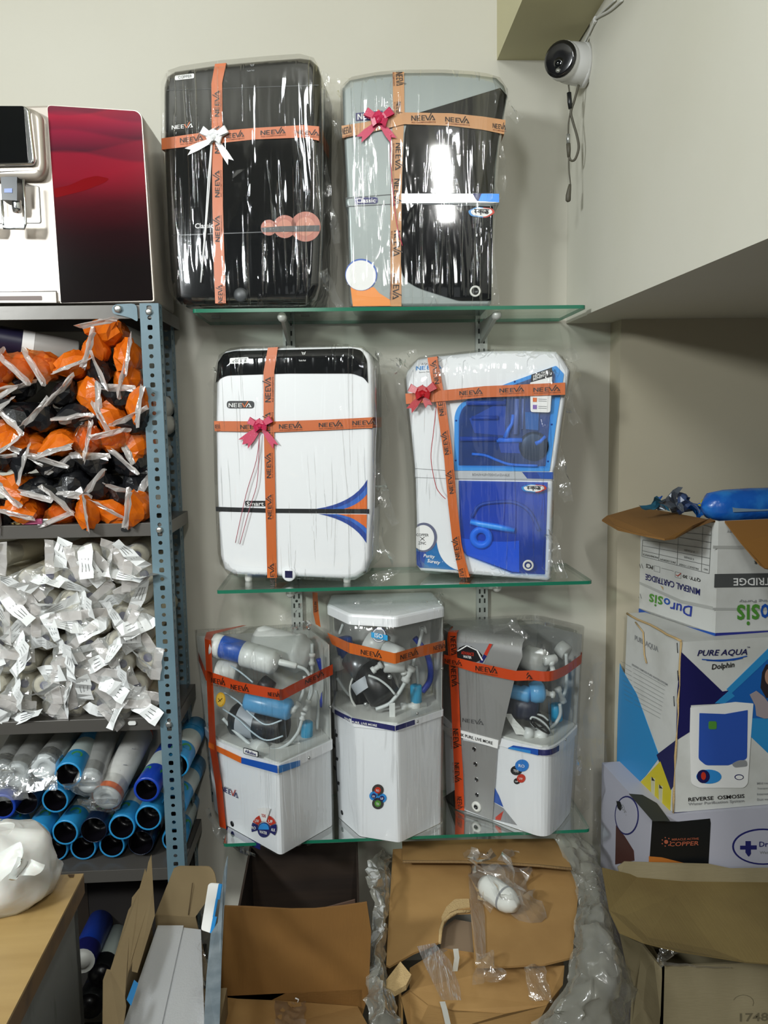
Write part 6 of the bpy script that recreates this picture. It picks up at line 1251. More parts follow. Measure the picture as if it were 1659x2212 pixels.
# torn strip hanging off the bottom corner
m = MB(); crumple(m, quadfn(pP(*zi(525, 835), .003), pP(*zi(700, 842), .003), pP(*zi(680, 890), .004), pP(*zi(560, 905), .004)), 4, 3, .004, 40, 3, film('torn_tape', base=.08, gain=.4, rough=.2, milk=.5, milkcol=(.62, .64, .62))); crumple(m, quadfn(pP(*zi(560, 880), .004), pP(*zi(695, 885), .004), pP(*zi(672, 980), .006), pP(*zi(640, 965), .006)), 4, 3, .004, 40, 5, film('torn_tape')); m.build('loose_tape', PA)

# drinking-water carton underneath, white with oval emblem
pR = plane_y(zi(372, 1160), zi(1400, 1180), -.395, -.37)
pRl = V((0, 0, 0)); a0 = pR(*zi(372, 1165)); a0.z = zPAb
xr0 = pR(*zi(378, 900)); fR = [V((xr0.x, xr0.y, zPAb - .001)), V((xr0.x, xr0.y, .30)), ]
u = pR.u; nR = pR.n
f2 = [V((xr0.x, xr0.y, zPAb - .001)), V((xr0.x, xr0.y, zPAb - .001)) + u * .42, V((xr0.x, xr0.y, .002)) + u * .42, V((xr0.x, xr0.y, .002))]
DR = thing('printed_carton', f2[3] + u * .2 - nR * .14, 'white carton with blue oval emblem and black copper panel, bottom of the right stack', 'box')
m = MB(); b2 = [p - nR * .29 for p in f2]; m.prism(f2, b2, pm('white_violet_carton', 'ACACB8', .5)); m.build('carton_body', DR)
sR = Plane(f2[3], b2[3])
m = MB(); flat(m, pR, zz_(zi, [(388, 885), (560, 890), (765, 870), (770, 900), (755, 1170), (600, 1170), (372, 1120)]), BLACKS, .001); flat(m, pR, zz_(zi, [(366, 1115), (450, 1122), (620, 1165), (366, 1165)]), pm('print_copper_gold', 'C77A35', .35), .0016); m.build('panel_print', DR)
m = MB(); gentxt(m, pR, zi, 'COPPER', (498, 1050), (690, 1042), (502, 1022), COPPER); gentxt(m, pR, zi, 'MIRACLE ACTIVE', (515, 1012), (690, 1006), (515, 998), COPPER)
flat(m, pR, zz_(zi, circ(478, 1020, 13, 12)), COPPER, .0022)
for k in range(7): a = k * .9; flat(m, pR, zz_(zi, circ(478 + 28 * math.cos(a), 1020 + 28 * math.sin(a), 4, 8)), COPPER, .0022)
m.build('copper_mark', DR)
m = MB(); flat(m, pR, zz_(zi, circ(1110, 1053, 200, 40, 118)), NAVY, .001); flat(m, pR, zz_(zi, circ(1112, 1053, 190, 40, 108)), pm('white_violet_carton', 'ACACB8', .5), .0016)
flat(m, pR, zz_(zi, [(995, 1015), (1030, 1015), (1030, 1043), (1068, 1043), (1068, 1070), (1030, 1070), (1030, 1092), (995, 1092), (995, 1070), (960, 1070), (960, 1045), (995, 1045)]), NAVY, .0022); flat(m, pR, rpoly(zz_(zi, [(1014, 1062), (1032, 1092), (1014, 1118), (996, 1092)]), 3, 3), NAVY, .0028)
gentxt(m, pR, zi, 'Dr.', (1084, 1052), (1150, 1051), (1084, 1018), NAVY, .0026); gentxt(m, pR, zi, 'Water', (1086, 1098), (1170, 1097), (1086, 1080), GPRINT, .0026); m.build('oval_emblem', DR)
m = MB(); flat(m, sR, zz_(zi, circ(225, 850, 78, 30, 128)), NAVY, .001); flat(m, sR, zz_(zi, circ(225, 850, 71, 30, 118)), pm('white_violet_carton', 'ACACB8', .5), .0016); flat(m, sR, zz_(zi, [(160, 755), (185, 760), (200, 800), (185, 820), (168, 800)]), INKB, .0022); gentxt(m, sR, zi, 'Dr.', (190, 800), (225, 853), (200, 775), GPRINT, .0022)
m.build('oval_emblem', DR)
m = MB(); flat(m, sR, zz_(zi, [(155, 915), (210, 985), (270, 1080), (275, 1145), (150, 1170)]), pm('print_brown', '4A2A26', .4), .001); m.build('panel_print', DR)
m = MB(); P = [on_z(*zi(x, y), zPAb + .0005) for x, y in ((238, 708), (325, 715), (420, 770), (505, 885), (392, 885))]; m.prism(P, [p + V((0, 0, -.001)) for p in P], pm('painted_gap_shade', '2C2E28', .8)); m.build('painted_opening', DR)  # dark plate on the closed top stands in for a shaded opening
# cartridge carton on top, printed upside down
zT_ = zPAt + .001
P0, P1, P2 = on_z(*zh(1105, 1430), zT_), on_z(*zh(385, 1185), zT_), on_z(*zh(1582, 1395), zT_)
pDf = Plane(P0, P2); hD = on_y(*zh(1120, 400), P0.y).z - zT_
ux = (P1 - P0).normalized(); vx = (P2 - P0).normalized(); P1 = P0 + ux * min((P1 - P0).length, .30); P3 = P0 + vx * .34
MC = thing('cartridge_carton', P0 + ux * .14 + vx * .16, 'open white cartridge carton standing upside down on the right stack, brown flaps out', 'box')
pDl = Plane(P0, P1)
H_ = V((0, 0, hD)); Q = [P0, P3, P3 + ux * (P1 - P0).length, P1]; m = MB(); th = .004
for i in range(4):
    a, b_ = Q[i], Q[(i + 1) % 4]; n_ = (b_ - a).cross(V((0, 0, 1))).normalized()
    if n_.dot(sum(Q, V()) / 4 - a) < 0: n_ = -n_
    m.plate([a, b_, b_ + H_, a + H_], n_ * th, KRAFTW)
m.plate([Q[0], Q[1], Q[2], Q[3]], V((0, 0, .004)), KRAFTW); m.build('carton_body', MC)
def flap(mb, pts, mat, th=.003): 
    n_ = (V(pts[1]) - V(pts[0])).cross(V(pts[2]) - V(pts[1])).normalized(); mb.plate(pts, n_ * th, mat)
TOPZ = zT_ + hD
m = MB(); e = [P0 + H_, P1 + H_]
lf = [P0 + H_ + ux * .01, on_y(*zh(1060, 372), P0.y + .03), on_y(*zh(900, 440), P0.y - .04), on_y(*zh(745, 545), P0.y - .07), on_y(*zh(650, 558), P0.y - .08), on_y(*zh(480, 525), P0.y - .04), on_y(*zh(230, 470), P0.y + .06), on_y(*zh(85, 385), P0.y + .14), on_y(*zh(130, 350), P0.y + .17), on_y(*zh(420, 268), P0.y + .24)]
m.prism([p for p in lf], [p - V((0, 0, .004)) for p in lf], CARDI); m.build('flap', MC)
m = MB(); rf = [P0 + H_ + vx * .015, P3 + H_, P3 + H_ + V((.05, -.12, -.16)), on_y(*zh(1560, 825), P0.y - .13), on_y(*zh(1510, 790), P0.y - .125), on_y(*zh(1340, 590), P0.y - .07)]
m.prism(rf, [p + V((0, .004, -.002)) for p in rf], pm('brown_flap', '8A5E26', .8)); m.build('flap', MC)
m = MB()
flat(m, pDl, zz_(zh, [(385, 1170), (660, 1300), (1110, 1410), (1105, 1450), (385, 1212)]), BLUE, .001); flat(m, pDf, zz_(zh, [(1110, 1408), (2100, 1365), (2100, 1400), (1105, 1450)]), pm('carton_dark_blue', '232A80', .4), .001)
flat(m, pDf, zz_(zh, [(1100, 876), (2100, 860), (2100, 985), (1095, 998)]), pm('print_slate_black', '4A4C4C', .5), .001)
for y0, w_ in ((620, 28), (1180, 22)): flat(m, pDf, zz_(zh, [(1085, y0), (2100, y0 + 10), (2100, y0 + 10 + w_), (1085, y0 + w_)]), pm('strap_grey', 'A9AAA6', .45), .0009)
flat(m, pDl, zz_(zh, [(425, 945), (800, 1110), (1085, 1170), (1085, 1200), (800, 1140), (425, 968)]), pm('strap_grey', 'A9AAA6', .45), .0009); m.build('panel_print', MC)
m = MB()
gentxt(m, pDl, zh, 'Dur', (905, 1165), (708, 1125), (895, 1260), pm('print_indigo', '2A3E9A', .45)); gentxt(m, pDl, zh, 'o', (706, 1100), (648, 1085), (704, 1160), BLUE); gentxt(m, pDl, zh, 'sis', (640, 1080), (518, 1048), (632, 1185), GRPRINT)
gentxt(m, pDl, zh, 'MINERAL CARTRIDGE', (975, 1010), (482, 872), (972, 1070), NAVY); gentxt(m, pDl, zh, 'QTY: 30', (980, 915), (820, 875), (978, 950), INKB); gentxt(m, pDl, zh, 'PCS', (550, 800), (488, 782), (547, 835), INKB)
LN = pm('print_line', '6A6C6A', .5)
def line(pl, fz, a, b_, w=.0006):
    p, q = pl(*fz(*a), .0016), pl(*fz(*b_), .0016); s_ = (q - p).cross(pl.n).normalized() * w; m.add([p - s_, q - s_, q + s_, p + s_], [(0, 1, 2, 3)], LN)
for t_ in ((1078, 455, 780, 370), (1076, 525, 800, 500), (1075, 592, 780, 545), (1070, 650, 455, 570), (1066, 735, 455, 620), (1060, 800, 450, 665), (1055, 872, 448, 715)): line(pDl, zh, t_[:2], t_[2:])
for t_ in ((1078, 455, 1055, 872), (1000, 450, 985, 850), (778, 545, 765, 800), (610, 590, 600, 755), (455, 570, 448, 715)): line(pDl, zh, t_[:2], t_[2:])
for t_, a_, b_, c_ in (('PRODUCT / CODE', (960, 822), (785, 780), (958, 838)), ('5 STAGES', (918, 735), (830, 714), (916, 752)), ('6 STAGES', (925, 672), (832, 650), (922, 688)), ('PKG DESIGN', (752, 765), (615, 735), (750, 782)), ('REMARKS', (595, 722), (458, 690), (592, 738)), ('NO', (1042, 830), (1008, 822), (1040, 846))): gentxt(m, pDl, zh, t_, a_, b_, c_, LN, .0016)
for x, y in ((750, 855), (560, 800)):
    L_ = [(x, y), (x + 52, y + 12), (x + 50, y + 62), (x - 2, y + 48), (x, y)]
    for p, q in zip(L_, L_[1:]): line(pDl, zh, p, q, .0004)
line(pDl, zh, (625, 822), (735, 850), .0005); m.strokes([[(0, .3), (.35, 0), (1, 1)]], .09, *[pDl(*zh(x, y), .002) for x, y in ((758, 892), (800, 898), (758, 865))], RPRINT)
for x, y in ((425, 780), (412, 1050)): line(pDl, zh, (x, y), (x + 12, y + 42), .0008); line(pDl, zh, (x + 20, y + 4), (x + 32, y + 46), .0008)
gentxt(m, pDf, zh, 'CARTRIDGE', (1800, 905), (1265, 912), (1800, 972), WPRINT); gentxt(m, pDf, zh, 'Assuring Purity', (1720, 1095), (1315, 1105), (1720, 1125), GPRINT)
gentxt(m, pDf, zh, 'o', (1590, 1140), (1510, 1145), (1590, 1270), BLUE); gentxt(m, pDf, zh, 'sis', (1500, 1145), (1295, 1150), (1500, 1335), GRPRINT); gentxt(m, pDf, zh, 'TY', (1250, 478), (1205, 478), (1250, 500), GPRINT); gentxt(m, pDf, zh, 'R', (1475, 755), (1450, 755), (1475, 785), INKB); m.build('lettering', MC)
m = MB(); c = pDl(*zh(640, 995), .0008); m.add([c, c + pDl.u * .012 + V((0, 0, .003)), c + V((0, 0, -.008))], [(0, 1, 2)], CARDE); m.build('tear', MC)
# film packs poking out of the open carton
BF = pm('blue_printed_film', '1758B0', .25, bump=((40, 40, 40), .5), var=((22, 22, 22), '2E7CC8', .45, .7))
t = thing('blue_film_pack', on_y(*zh(1300, 250), P0.y + .12), 'shiny blue film pack lying across the open cartridge carton', 'film pack')
m = MB(); a, b_ = on_y(*zh(1000, 270), P0.y + .05), on_y(*zh(2300, 220), P0.y + .1)
m.lathe(a, b_ - a, [(0, -.004), (.012, 0), (.030, .015), (.036, .05), (.038, .12), (.036, (b_ - a).length)], BF, 18)
for v in m.v: v += V((0, fbm(v * 30, 1, 2), fbm(v * 30, 1, 4))) * .004
m.build('film_roll', t)
m = MB(); d = (b_ - a).normalized(); m.lathe(a + d * .06, d, [(.0388, 0), (.0392, .3)], pm('film_silver_stripe', '8FA8BC', .2, metal=.4), 18); m.v = [v for v in m.v]
m2 = MB(); ss = a + V((0, -.034, .004)); m2.add([ss + d * .055, ss + d * .36, ss + d * .36 + V((0, -.004, -.014)), ss + d * .055 + V((0, -.004, -.014))], [(0, 1, 2, 3)], pm('film_silver_stripe', '8FA8BC', .2, metal=.4)); m2.build('silver_stripe', t)
t = thing('crumpled_film', on_y(*zh(760, 250), P0.y + .12), 'crumpled blue, silver and yellow film scraps on the left flap of the cartridge carton', 'film scrap')
m = MB()
for k, (q, mt) in enumerate((((430, 265, 600, 150, 700, 280, 560, 270), pm('film_teal', '2A5A70', .25)), ((600, 170, 760, 130, 820, 280, 640, 290), pm('film_grey', '5E646C', .2, metal=.4)), ((770, 140, 910, 170, 940, 320, 760, 300), pm('film_slate', '3A4A6C', .25)), ((560, 230, 640, 140, 660, 240, 590, 260), BF), ((930, 190, 1060, 170, 1090, 240, 930, 240), YPRINT), ((820, 250, 1000, 220, 1060, 350, 860, 330), BF), ((660, 250, 900, 250, 1080, 360, 720, 310), pm('film_grey', '5E646C', .2)), ((1130, 340, 1240, 345, 1235, 392, 1140, 388), BF))):
    P = [on_y(*zh(q[i], q[i + 1]), P0.y + .07 + .01 * k) for i in (0, 2, 4, 6)]; crumple(m, quadfn(*P), 6, 5, .022, 45, k + 2, mt)
m.build('film_sheet', t)

# ------------------------------------------------------------------ open carton lower right with big flap
zO = .47
A_ = on_y(*zi(455, 1830), -.55); x0_, y0_, zO = A_.x, A_.y, A_.z
OC = thing('open_carton', (x0_ + .22, y0_ + .2, 0), 'open brown carton with wide flap folded out, lower right corner', 'box')
m = MB(); W_, D_ = .50, .135; th = .005
for q in ([(0, 0), (W_, 0)], [(W_, 0), (W_, D_)], [(W_, D_), (0, D_)], [(0, D_), (0, 0)]):
    (xa, ya), (xb, yb) = q; a, b_ = V((x0_ + xa, y0_ + ya, 0)), V((x0_ + xb, y0_ + yb, 0)); n_ = V((0, 0, 1)).cross(b_ - a).normalized(); m.plate([a, b_, b_ + V((0, 0, zO - .003)), a + V((0, 0, zO - .003))], n_ * th, CARDG)
m.build('carton_body', OC)
m = MB(); F1_ = [on_y(*zi(*p), y) for p, y in (((62, 1190), -.42), ((300, 1245), -.40), ((600, 1272), -.40), ((1250, 1280), -.40), ((1300, 1830), -.66), ((1000, 1805), -.66), ((560, 1735), -.66), ((340, 1680), -.64), ((175, 1612), -.60), ((110, 1470), -.52))]
m.prism(F1_, [p + V((0, .002, -.004)) for p in F1_], CARD if False else pm('dim_cardboard', '7A683C', .85, bump=((260, 20, 20), .15), var=((7, 7, 7), '6C5A32', .35, .75))); m.build('flap', OC)
m = MB(); P = [on_y(*zi(*p), y) for p, y in (((165, 1185), -.402), ((210, 1150), -.402), ((760, 1165), -.402), ((900, 1195), -.402), ((1300, 1190), -.402), ((1300, 1300), -.405), ((600, 1295), -.405), ((180, 1245), -.405))]; m.prism(P, [p + V((0, .004, -.002)) for p in P], CARDG); m.build('flap', OC)
m = MB(); P = [on_y(*zi(*p), y) for p, y in (((175, 1620), -.5), ((320, 1690), -.52), ((400, 1790), -.54), ((452, 1850), -.55), ((460, 2300), -.55), ((240, 2300), -.45), ((255, 2000), -.45))]; m.prism(P, [p + V((.004, .004, 0)) for p in P], CARDG); m.build('flap', OC)
m = MB(); crumple(m, quadfn(on_y(*zi(400, 1790), -.56), on_y(*zi(470, 1690), -.56), on_y(*zi(570, 1750), -.56), on_y(*zi(430, 1840), -.56)), 6, 6, .02, 60, 3, TAPE); crumple(m, quadfn(on_y(*zi(440, 1805), -.556), on_y(*zi(900, 1840), -.556), on_y(*zi(900, 1850), -.556), on_y(*zi(440, 1825), -.556)), 8, 2, .004, 60, 3, TAPE); m.build('loose_tape', OC)
m = MB(); pO = Plane(V((x0_, y0_, 0)), V((x0_ + 1, y0_, 0))); m.strokes([[(math.cos(a_) * .5 + .5, math.sin(a_) * .5 + .5) for a_ in [i * .4 - .4 for i in range(9)]]], .01, *[pO(*zi(x, y), .001) for x, y in ((915, 2120), (1050, 2120), (915, 2020))], pm('pencil_mark', '5E5640', .8)); gentxt(m, pO, zi, '1748', (960, 2195), (1145, 2190), (960, 2140), pm('pencil_mark', '5E5640', .8), .001); m.build('pencil_writing', OC)

# ------------------------------------------------------------------ torn carton inside a cloudy bag, under the glass shelf
TC = thing('torn_carton', on_y(*zp(700, 900), -.4) * 1, 'torn brown carton sealed with clear tape, below the right glass shelf purifier', 'box')
zt_ = on_y(*zp(190, 160), -.12).z
pT = Plane(on_y(*zp(150, 850), -.54), on_y(*zp(1265, 790), -.54), on_y(*zp(250, 90), -.12) - on_y(*zp(150, 850), -.54))
def tp(x, y, o=0): return pT(*zp(x, y), o)
m = MB(); TOPO = [tp(190, 150), tp(1160, 90), tp(1215, 200), tp(1300, 390), tp(1265, 800), tp(1100, 835), tp(850, 850), tp(680, 850), tp(670, 760), tp(470, 715), tp(460, 640), tp(500, 560), tp(545, 530), tp(650, 528), tp(640, 455), tp(560, 455), tp(510, 500), tp(480, 560), tp(470, 620), tp(478, 690), tp(310, 770), tp(170, 850), tp(150, 840), tp(165, 560)]
TOPO = [tp(190, 150), tp(1160, 90), tp(1215, 200), tp(1300, 390), tp(1262, 795), tp(1100, 835), tp(850, 850), tp(680, 850), tp(668, 700), tp(655, 528), tp(570, 530), tp(520, 560), tp(485, 610), tp(478, 700), tp(310, 770), tp(170, 850), tp(150, 840), tp(165, 560)]
m.prism(TOPO, [p - pT.n * .005 for p in TOPO], CARD); m.build('top_flap', TC)
m = MB(); P = [tp(x, y, .004 + .034 * max(0, y - 95) / 250) for x, y in ((245, 120), (250, 285), (600, 288), (830, 300), (1060, 322), (1255, 352), (1230, 260), (1150, 95), (700, 100))]; m.prism(P, [p - pT.n * .005 for p in P], CARD); m.build('upper_flap', TC)
m = MB(); P = [tp(x, y, .0012) for x, y in ((245, 287), (600, 290), (830, 302), (1060, 324), (1255, 354))]
m.tube([tp(x, y, .002 + .034 * (y - 95) / 250) for x, y in ((250, 285), (600, 288), (830, 300), (1060, 322), (1255, 352))], .0035, pm('corrugation', '7E6440', .95, bump=((500, 20, 20), .6)), 5); m.build('corrugated_edge', TC)
pTf = Plane(on_y(*zp(240, 1080), -.60), on_y(*zp(1100, 1100), -.60), V((0, 0, 1)))
m = MB(); lip = [on_y(*zp(x, y), yy) for x, y, yy in ((290, 860, -.50), (480, 740, -.46), (690, 770, -.50), (860, 860, -.53), (1215, 845, -.53), (1205, 960, -.56), (1110, 1080, -.60), (860, 1130, -.61), (560, 1110, -.61), (400, 1080, -.60), (290, 990, -.57))]
m.prism(lip, [p + V((0, .004, -.008)) for p in lip], CARD); m.build('lower_flap', TC)
m = MB(); fr_ = [on_y(*zp(x, y), yy) for x, y, yy in ((240, 1040, -.585), (290, 1000, -.575), (400, 1085, -.603), (560, 1114, -.612), (860, 1134, -.612), (1110, 1084, -.602), (1000, 1300, -.60), (300, 1300, -.60))]
m.prism(fr_, [p + V((0, .006, 0)) for p in fr_], CARD); 
for (xa, ya, yy0, xb, yb, yy1) in ((160, 560, -.3, 240, 1300, -.58), (1290, 400, -.25, 1010, 1300, -.6)):
    a, b_ = on_y(*zp(xa, ya), yy0), on_y(*zp(xb, yb), yy1); q = [V((a.x, -.12, zt_ - .03)), V((b_.x, -.585, on_y(*zp(240, 1040), -.585).z - .02)), V((b_.x, -.585, .03)), V((a.x, -.12, .03))]; m.plate(q, V((.004, 0, 0)), CARD)
m.build('carton_body', TC)
m = MB(); c_ = [tp(150, 920, -.004), tp(235, 835, .006), tp(300, 910, .004), tp(270, 960, 0), tp(200, 985, -.006), tp(150, 955, -.008)]; m.prism(c_, [p - pT.n * .012 for p in c_], CARDE); m.build('torn_corner', TC)
m = MB(); m.tube([tp(x, y, .002) for x, y in ((470, 715), (476, 640), (490, 590), (530, 552), (570, 530), (650, 526))], [.003, .0045, .0035, .005, .004, .003], CARDE, 6)
rag = [tp(x, y, .003) for x, y in ((480, 560), (510, 500), (560, 455), (645, 452), (650, 500), (580, 512), (530, 535), (500, 575), (485, 610))]; m.prism(rag, [p - pT.n * .003 for p in rag], CARDE); m.build('torn_edge', TC)
m = MB(); inn_ = [tp(x, y, -.03) for x, y in ((470, 715), (670, 760), (668, 520), (560, 500), (480, 560))]; m.prism(inn_, [p - pT.n * .004 for p in inn_], pm('inner_cardboard', '84705A', .9)); m.build('inner_board', TC)
for q in (((640, 300), (700, 300), (740, 560), (745, 800), (690, 830), (655, 560)), ((335, 740), (440, 720), (535, 830), (590, 980), (600, 1060), (480, 1060), (380, 850))):
    m = MB(); P = [tp(x, y, .004 if y < 840 else .003) for x, y in q]; m.add(P, [tuple(range(len(P)))], TAPE); m.build('clear_tape', TC)
m = MB(); crumple(m, quadfn(on_y(*zp(690, 750), -.55), on_y(*zp(850, 820), -.57), on_y(*zp(840, 910), -.6), on_y(*zp(690, 960), -.6)), 8, 8, .025, 40, 6, TAPE); m.build('clear_tape', TC)
m = MB(); crumple(m, quadfn(on_y(*zp(970, 840), -.56), on_y(*zp(1090, 845), -.56), on_y(*zp(1150, 1060), -.615), on_y(*zp(1010, 1060), -.615)), 10, 8, .006, 60, 8, TAPE); m.build('clear_tape', TC)
STRAP = pm('white_strap', 'C2C2BA', .4)
m = MB()
for q in ([(565, 745), (572, 800), (560, 880)], [(485, 1060), (500, 1110), (520, 1200), (530, 1290)]):
    L_ = [on_y(*zp(x, y), -.53 if y < 900 else -.62) for x, y in q]; m.add([p for c in L_ for p in (c - V((.0055, 0, 0)), c + V((.0055, 0, 0)))], [(2 * i, 2 * i + 1, 2 * i + 3, 2 * i + 2) for i in range(len(L_) - 1)], STRAP)
m.build('packing_strap', TC)
t = thing('spun_filter_in_bag', tp(850, 480, .03), 'white cartridge in a crumpled clear bag lying on the torn carton', 'filter')
a, b_ = tp(745, 440, .034), tp(920, 570, .034); m = MB(); d = b_ - a; m.lathe(a, d, [(0, -.012), (.018, -.010), (.026, .004), (.028, .02), (.028, d.length * .7), (.024, d.length * .85), (.015, d.length), (0, d.length + .004)], pm('glossy_white_cartridge', 'D2D4CE', .2, coat=.4), 22); m.build('cartridge', t)
m = MB(); m.lathe(a, d, [(.0283, d.length * .62), (.0286, d.length * .68)], GPRINT, 22); m.build('seam_ring', t)
m = MB(); crumple(m, quadfn(tp(640, 230, .02), tp(930, 220, .03), tp(1100, 580, .012), tp(720, 560, .03)), 14, 12, .05, 26, 5, WRAP2 if False else BAGF); crumple(m, quadfn(tp(700, 360, .066), tp(830, 390, .07), tp(990, 610, .05), tp(760, 560, .066)), 10, 10, .014, 40, 9, BAGF); crumple(m, quadfn(tp(640, 215, .03), tp(760, 260, .03), tp(720, 350, .05), tp(630, 270, .03)), 6, 6, .04, 40, 12, BAGF); m.build('bag', t)
# cloudy bag sheets around the torn carton
t = thing('cloudy_plastic_bag', on_y(*zp(1400, 900), -.5), 'big cloudy plastic bag slumped around the torn carton', 'bag')
def sheet(rows, amp, fr, seed, mat=GREYBAG, nu=10):
    m = MB(); R_ = [[on_y(*zp(x, y), yy) for x, y, yy in r] for r in rows]; L_ = []
    for r in R_: L_.append(spline(r, 9))
    for l in L_:
        for p in l: p += V((fbm(p, fr, seed), fbm(p, fr, seed + 5), fbm(p, fr, seed + 9))) * amp * .5
    n = len(L_[0]); LL = []
    for k in range(n): LL.append(spline([l[k] for l in L_], 9))
    for l in LL:
        for p in l: p += V((fbm(p, 40, seed + 2), fbm(p, 40, seed + 7), fbm(p, 40, seed + 4))) * .014 + V((fbm(p, 90, seed), fbm(p, 90, seed + 1), 0)) * .006
    k2 = len(LL[0]); m.add([p for l in LL for p in l], [(i * k2 + j, i * k2 + j + 1, (i + 1) * k2 + j + 1, (i + 1) * k2 + j) for i in range(n - 1) for j in range(k2 - 1)], mat, True); return m
sheet([[(1155, 60, -.2), (1210, 30, -.18), (1290, 60, -.16), (1400, 150, -.14)], [(1210, 200, -.26), (1290, 210, -.28), (1370, 230, -.28), (1430, 270, -.24)], [(1300, 400, -.36), (1370, 400, -.42), (1430, 420, -.42), (1490, 560, -.34)], [(1270, 640, -.50), (1360, 620, -.56), (1480, 640, -.56), (1550, 760, -.44)], [(1210, 940, -.60), (1360, 900, -.66), (1540, 900, -.64), (1620, 1000, -.5)], [(1060, 1150, -.64), (1280, 1150, -.70), (1500, 1150, -.68), (1610, 1180, -.56)], [(950, 1320, -.64), (1200, 1330, -.70), (1450, 1330, -.70), (1600, 1330, -.6)]], .035, 18, 3).build('bag_side', t)
sheet([[(110, 160, -.2), (150, 150, -.18), (180, 170, -.16)], [(50, 260, -.34), (110, 270, -.34), (175, 280, -.28)], [(60, 480, -.44), (110, 480, -.44), (165, 470, -.36)], [(60, 740, -.54), (100, 740, -.56), (135, 700, -.48)], [(40, 1000, -.62), (100, 1000, -.64), (150, 960, -.58)], [(50, 1190, -.66), (140, 1170, -.67), (230, 1100, -.62)], [(50, 1330, -.68), (180, 1330, -.69), (330, 1300, -.64)]], .02, 22, 8).build('bag_side', t)
# clear film hanging beside the right tower
t = thing('hanging_film', on_y(1290, 1600, -.14), 'clear plastic film hanging beside the rightmost purifier, against the wall corner', 'film')
m = MB(); crumple(m, quadfn(on_y(1272, 1395, -.1), on_y(1302, 1410, -.1), on_y(1300, 1850, -.12), on_y(1248, 1790, -.16)), 8, 24, .03, 18, 4, WRAP, True); m.build('film_sheet', t)

# ------------------------------------------------------------------ open carton in the middle
yC = -.60
DKC = pm('painted_shade_brown', '33261C', .8, var=((3, 3, 40), '241A14', .4, .7))  # shade inside the carton is put into this dark brown colour
CC = thing('open_carton', on_y(640, 2150, yC) * 1, 'open brown carton with upright front flap under the leftmost glass shelf purifier', 'box')
pK = Plane(on_y(*zo(130, 1545), yC), on_y(*zo(1480, 1600), yC))
def kp(x, y, o=0): return pK(*zo(x, y), o)
m = MB(); P = [kp(x, y) for x, y in ((185, 740), (420, 748), (780, 768), (1000, 765), (1250, 738), (1462, 706), (1500, 960), (1480, 1500), (1420, 1730), (900, 1690), (130, 1625))]
m.prism(P, [p + V((0, .005, 0)) for p in P], CARDI); m.build('front_flap', CC)
zt2 = kp(130, 1545).z; xl_, xr_ = kp(150, 1545).x, kp(1420, 1620).x
m = MB()
for q in ([V((xl_, yC, zt2)), V((xr_, yC, zt2)), V((xr_, yC, 0)), V((xl_, yC, 0))],): m.plate(q, V((0, .005, 0)), CARD)
zb_ = on_y(640, 1835, -.12).z
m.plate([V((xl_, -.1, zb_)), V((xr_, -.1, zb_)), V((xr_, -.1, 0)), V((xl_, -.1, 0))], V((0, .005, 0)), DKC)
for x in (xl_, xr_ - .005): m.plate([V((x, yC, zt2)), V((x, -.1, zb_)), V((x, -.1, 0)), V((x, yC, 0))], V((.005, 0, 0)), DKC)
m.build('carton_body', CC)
m = MB(); P = [on_y(*zo(x, y), yy) for x, y, yy in ((168, 1548, yC - .002), (300, 1565, yC - .002), (650, 1580, yC - .002), (900, 1598, yC - .002), (1380, 1635, yC - .002), (1470, 1800, yC - .09), (700, 1800, yC - .09), (175, 1790, yC - .09))]; m.prism(P, [p + V((0, .003, -.005)) for p in P], CARD); m.build('outer_flap', CC)
m = MB(); crumple(m, quadfn(on_y(*zo(640, 1580), yC - .005), on_y(*zo(900, 1600), yC - .005), on_y(*zo(910, 1800), yC - .095), on_y(*zo(640, 1800), yC - .095)), 12, 8, .007, 70, 3, TAPE); m.build('clear_tape', CC)
m = MB(); P = [on_y(*zo(x, y), yC - .008) for x, y in ((450, 1600), (610, 1612), (615, 1640), (460, 1635))]; m.prism(P, [p + V((0, .002, -.003)) for p in P], CARDE); m.tube([on_y(*zo(x, y), yC - .004) for x, y in ((820, 1560), (850, 1570), (840, 1600))], .0015, WPRINT, 4); m.build('torn_edge', CC)
t = thing('flat_board', on_y(*zo(1300, 700), -.3), 'dark brown board leaning inside the open carton', 'board')
m = MB(); P = [on_y(*zo(x, y), yy) for x, y, yy in ((1080, 755, -.45), (1355, 680, -.38), (1370, 900, -.40), (1100, 900, -.46))]; m.prism(P, [p + V((0, .004, 0)) for p in P], pm('dark_board', '6A5246', .85)); m.build('board_sheet', t)

# ------------------------------------------------------------------ long carton with white foam, left of the middle carton
zF_ = .56
LCb = thing('foam_carton', on_z(*zn(1250, 1100), .3), 'long open carton with white foam inserts and blue taped flaps, before the rack', 'box')
fo = [on_z(*zn(x, y), zF_) for x, y in ((1130, 660), (1315, 660), (1130, 1500), (840, 1500))]
m = MB(); m.prism([p - V((0, 0, .12)) for p in fo], fo, pm('white_foam', 'CDD0D4', .7, bump=((300, 300, 300), .2))); m.build('foam_block', LCb)
fo = [on_z(*zn(x, y), zF_ - .006) for x, y in ((1318, 675), (1440, 690), (1470, 1500), (1105, 1500))]; m = MB(); m.prism([p - V((0, 0, .12)) for p in fo], fo, pm('white_foam', 'CDD0D4', .7)); m.build('foam_block', LCb)
KR = pm('kraft_inside', '8C7A5A', .85, bump=((40, 40, 40), .08), var=((6, 6, 6), '7C6A4C', .35, .75))
c0 = on_z(*zn(1115, 660), zF_); c1 = on_z(*zn(1440, 675), zF_)
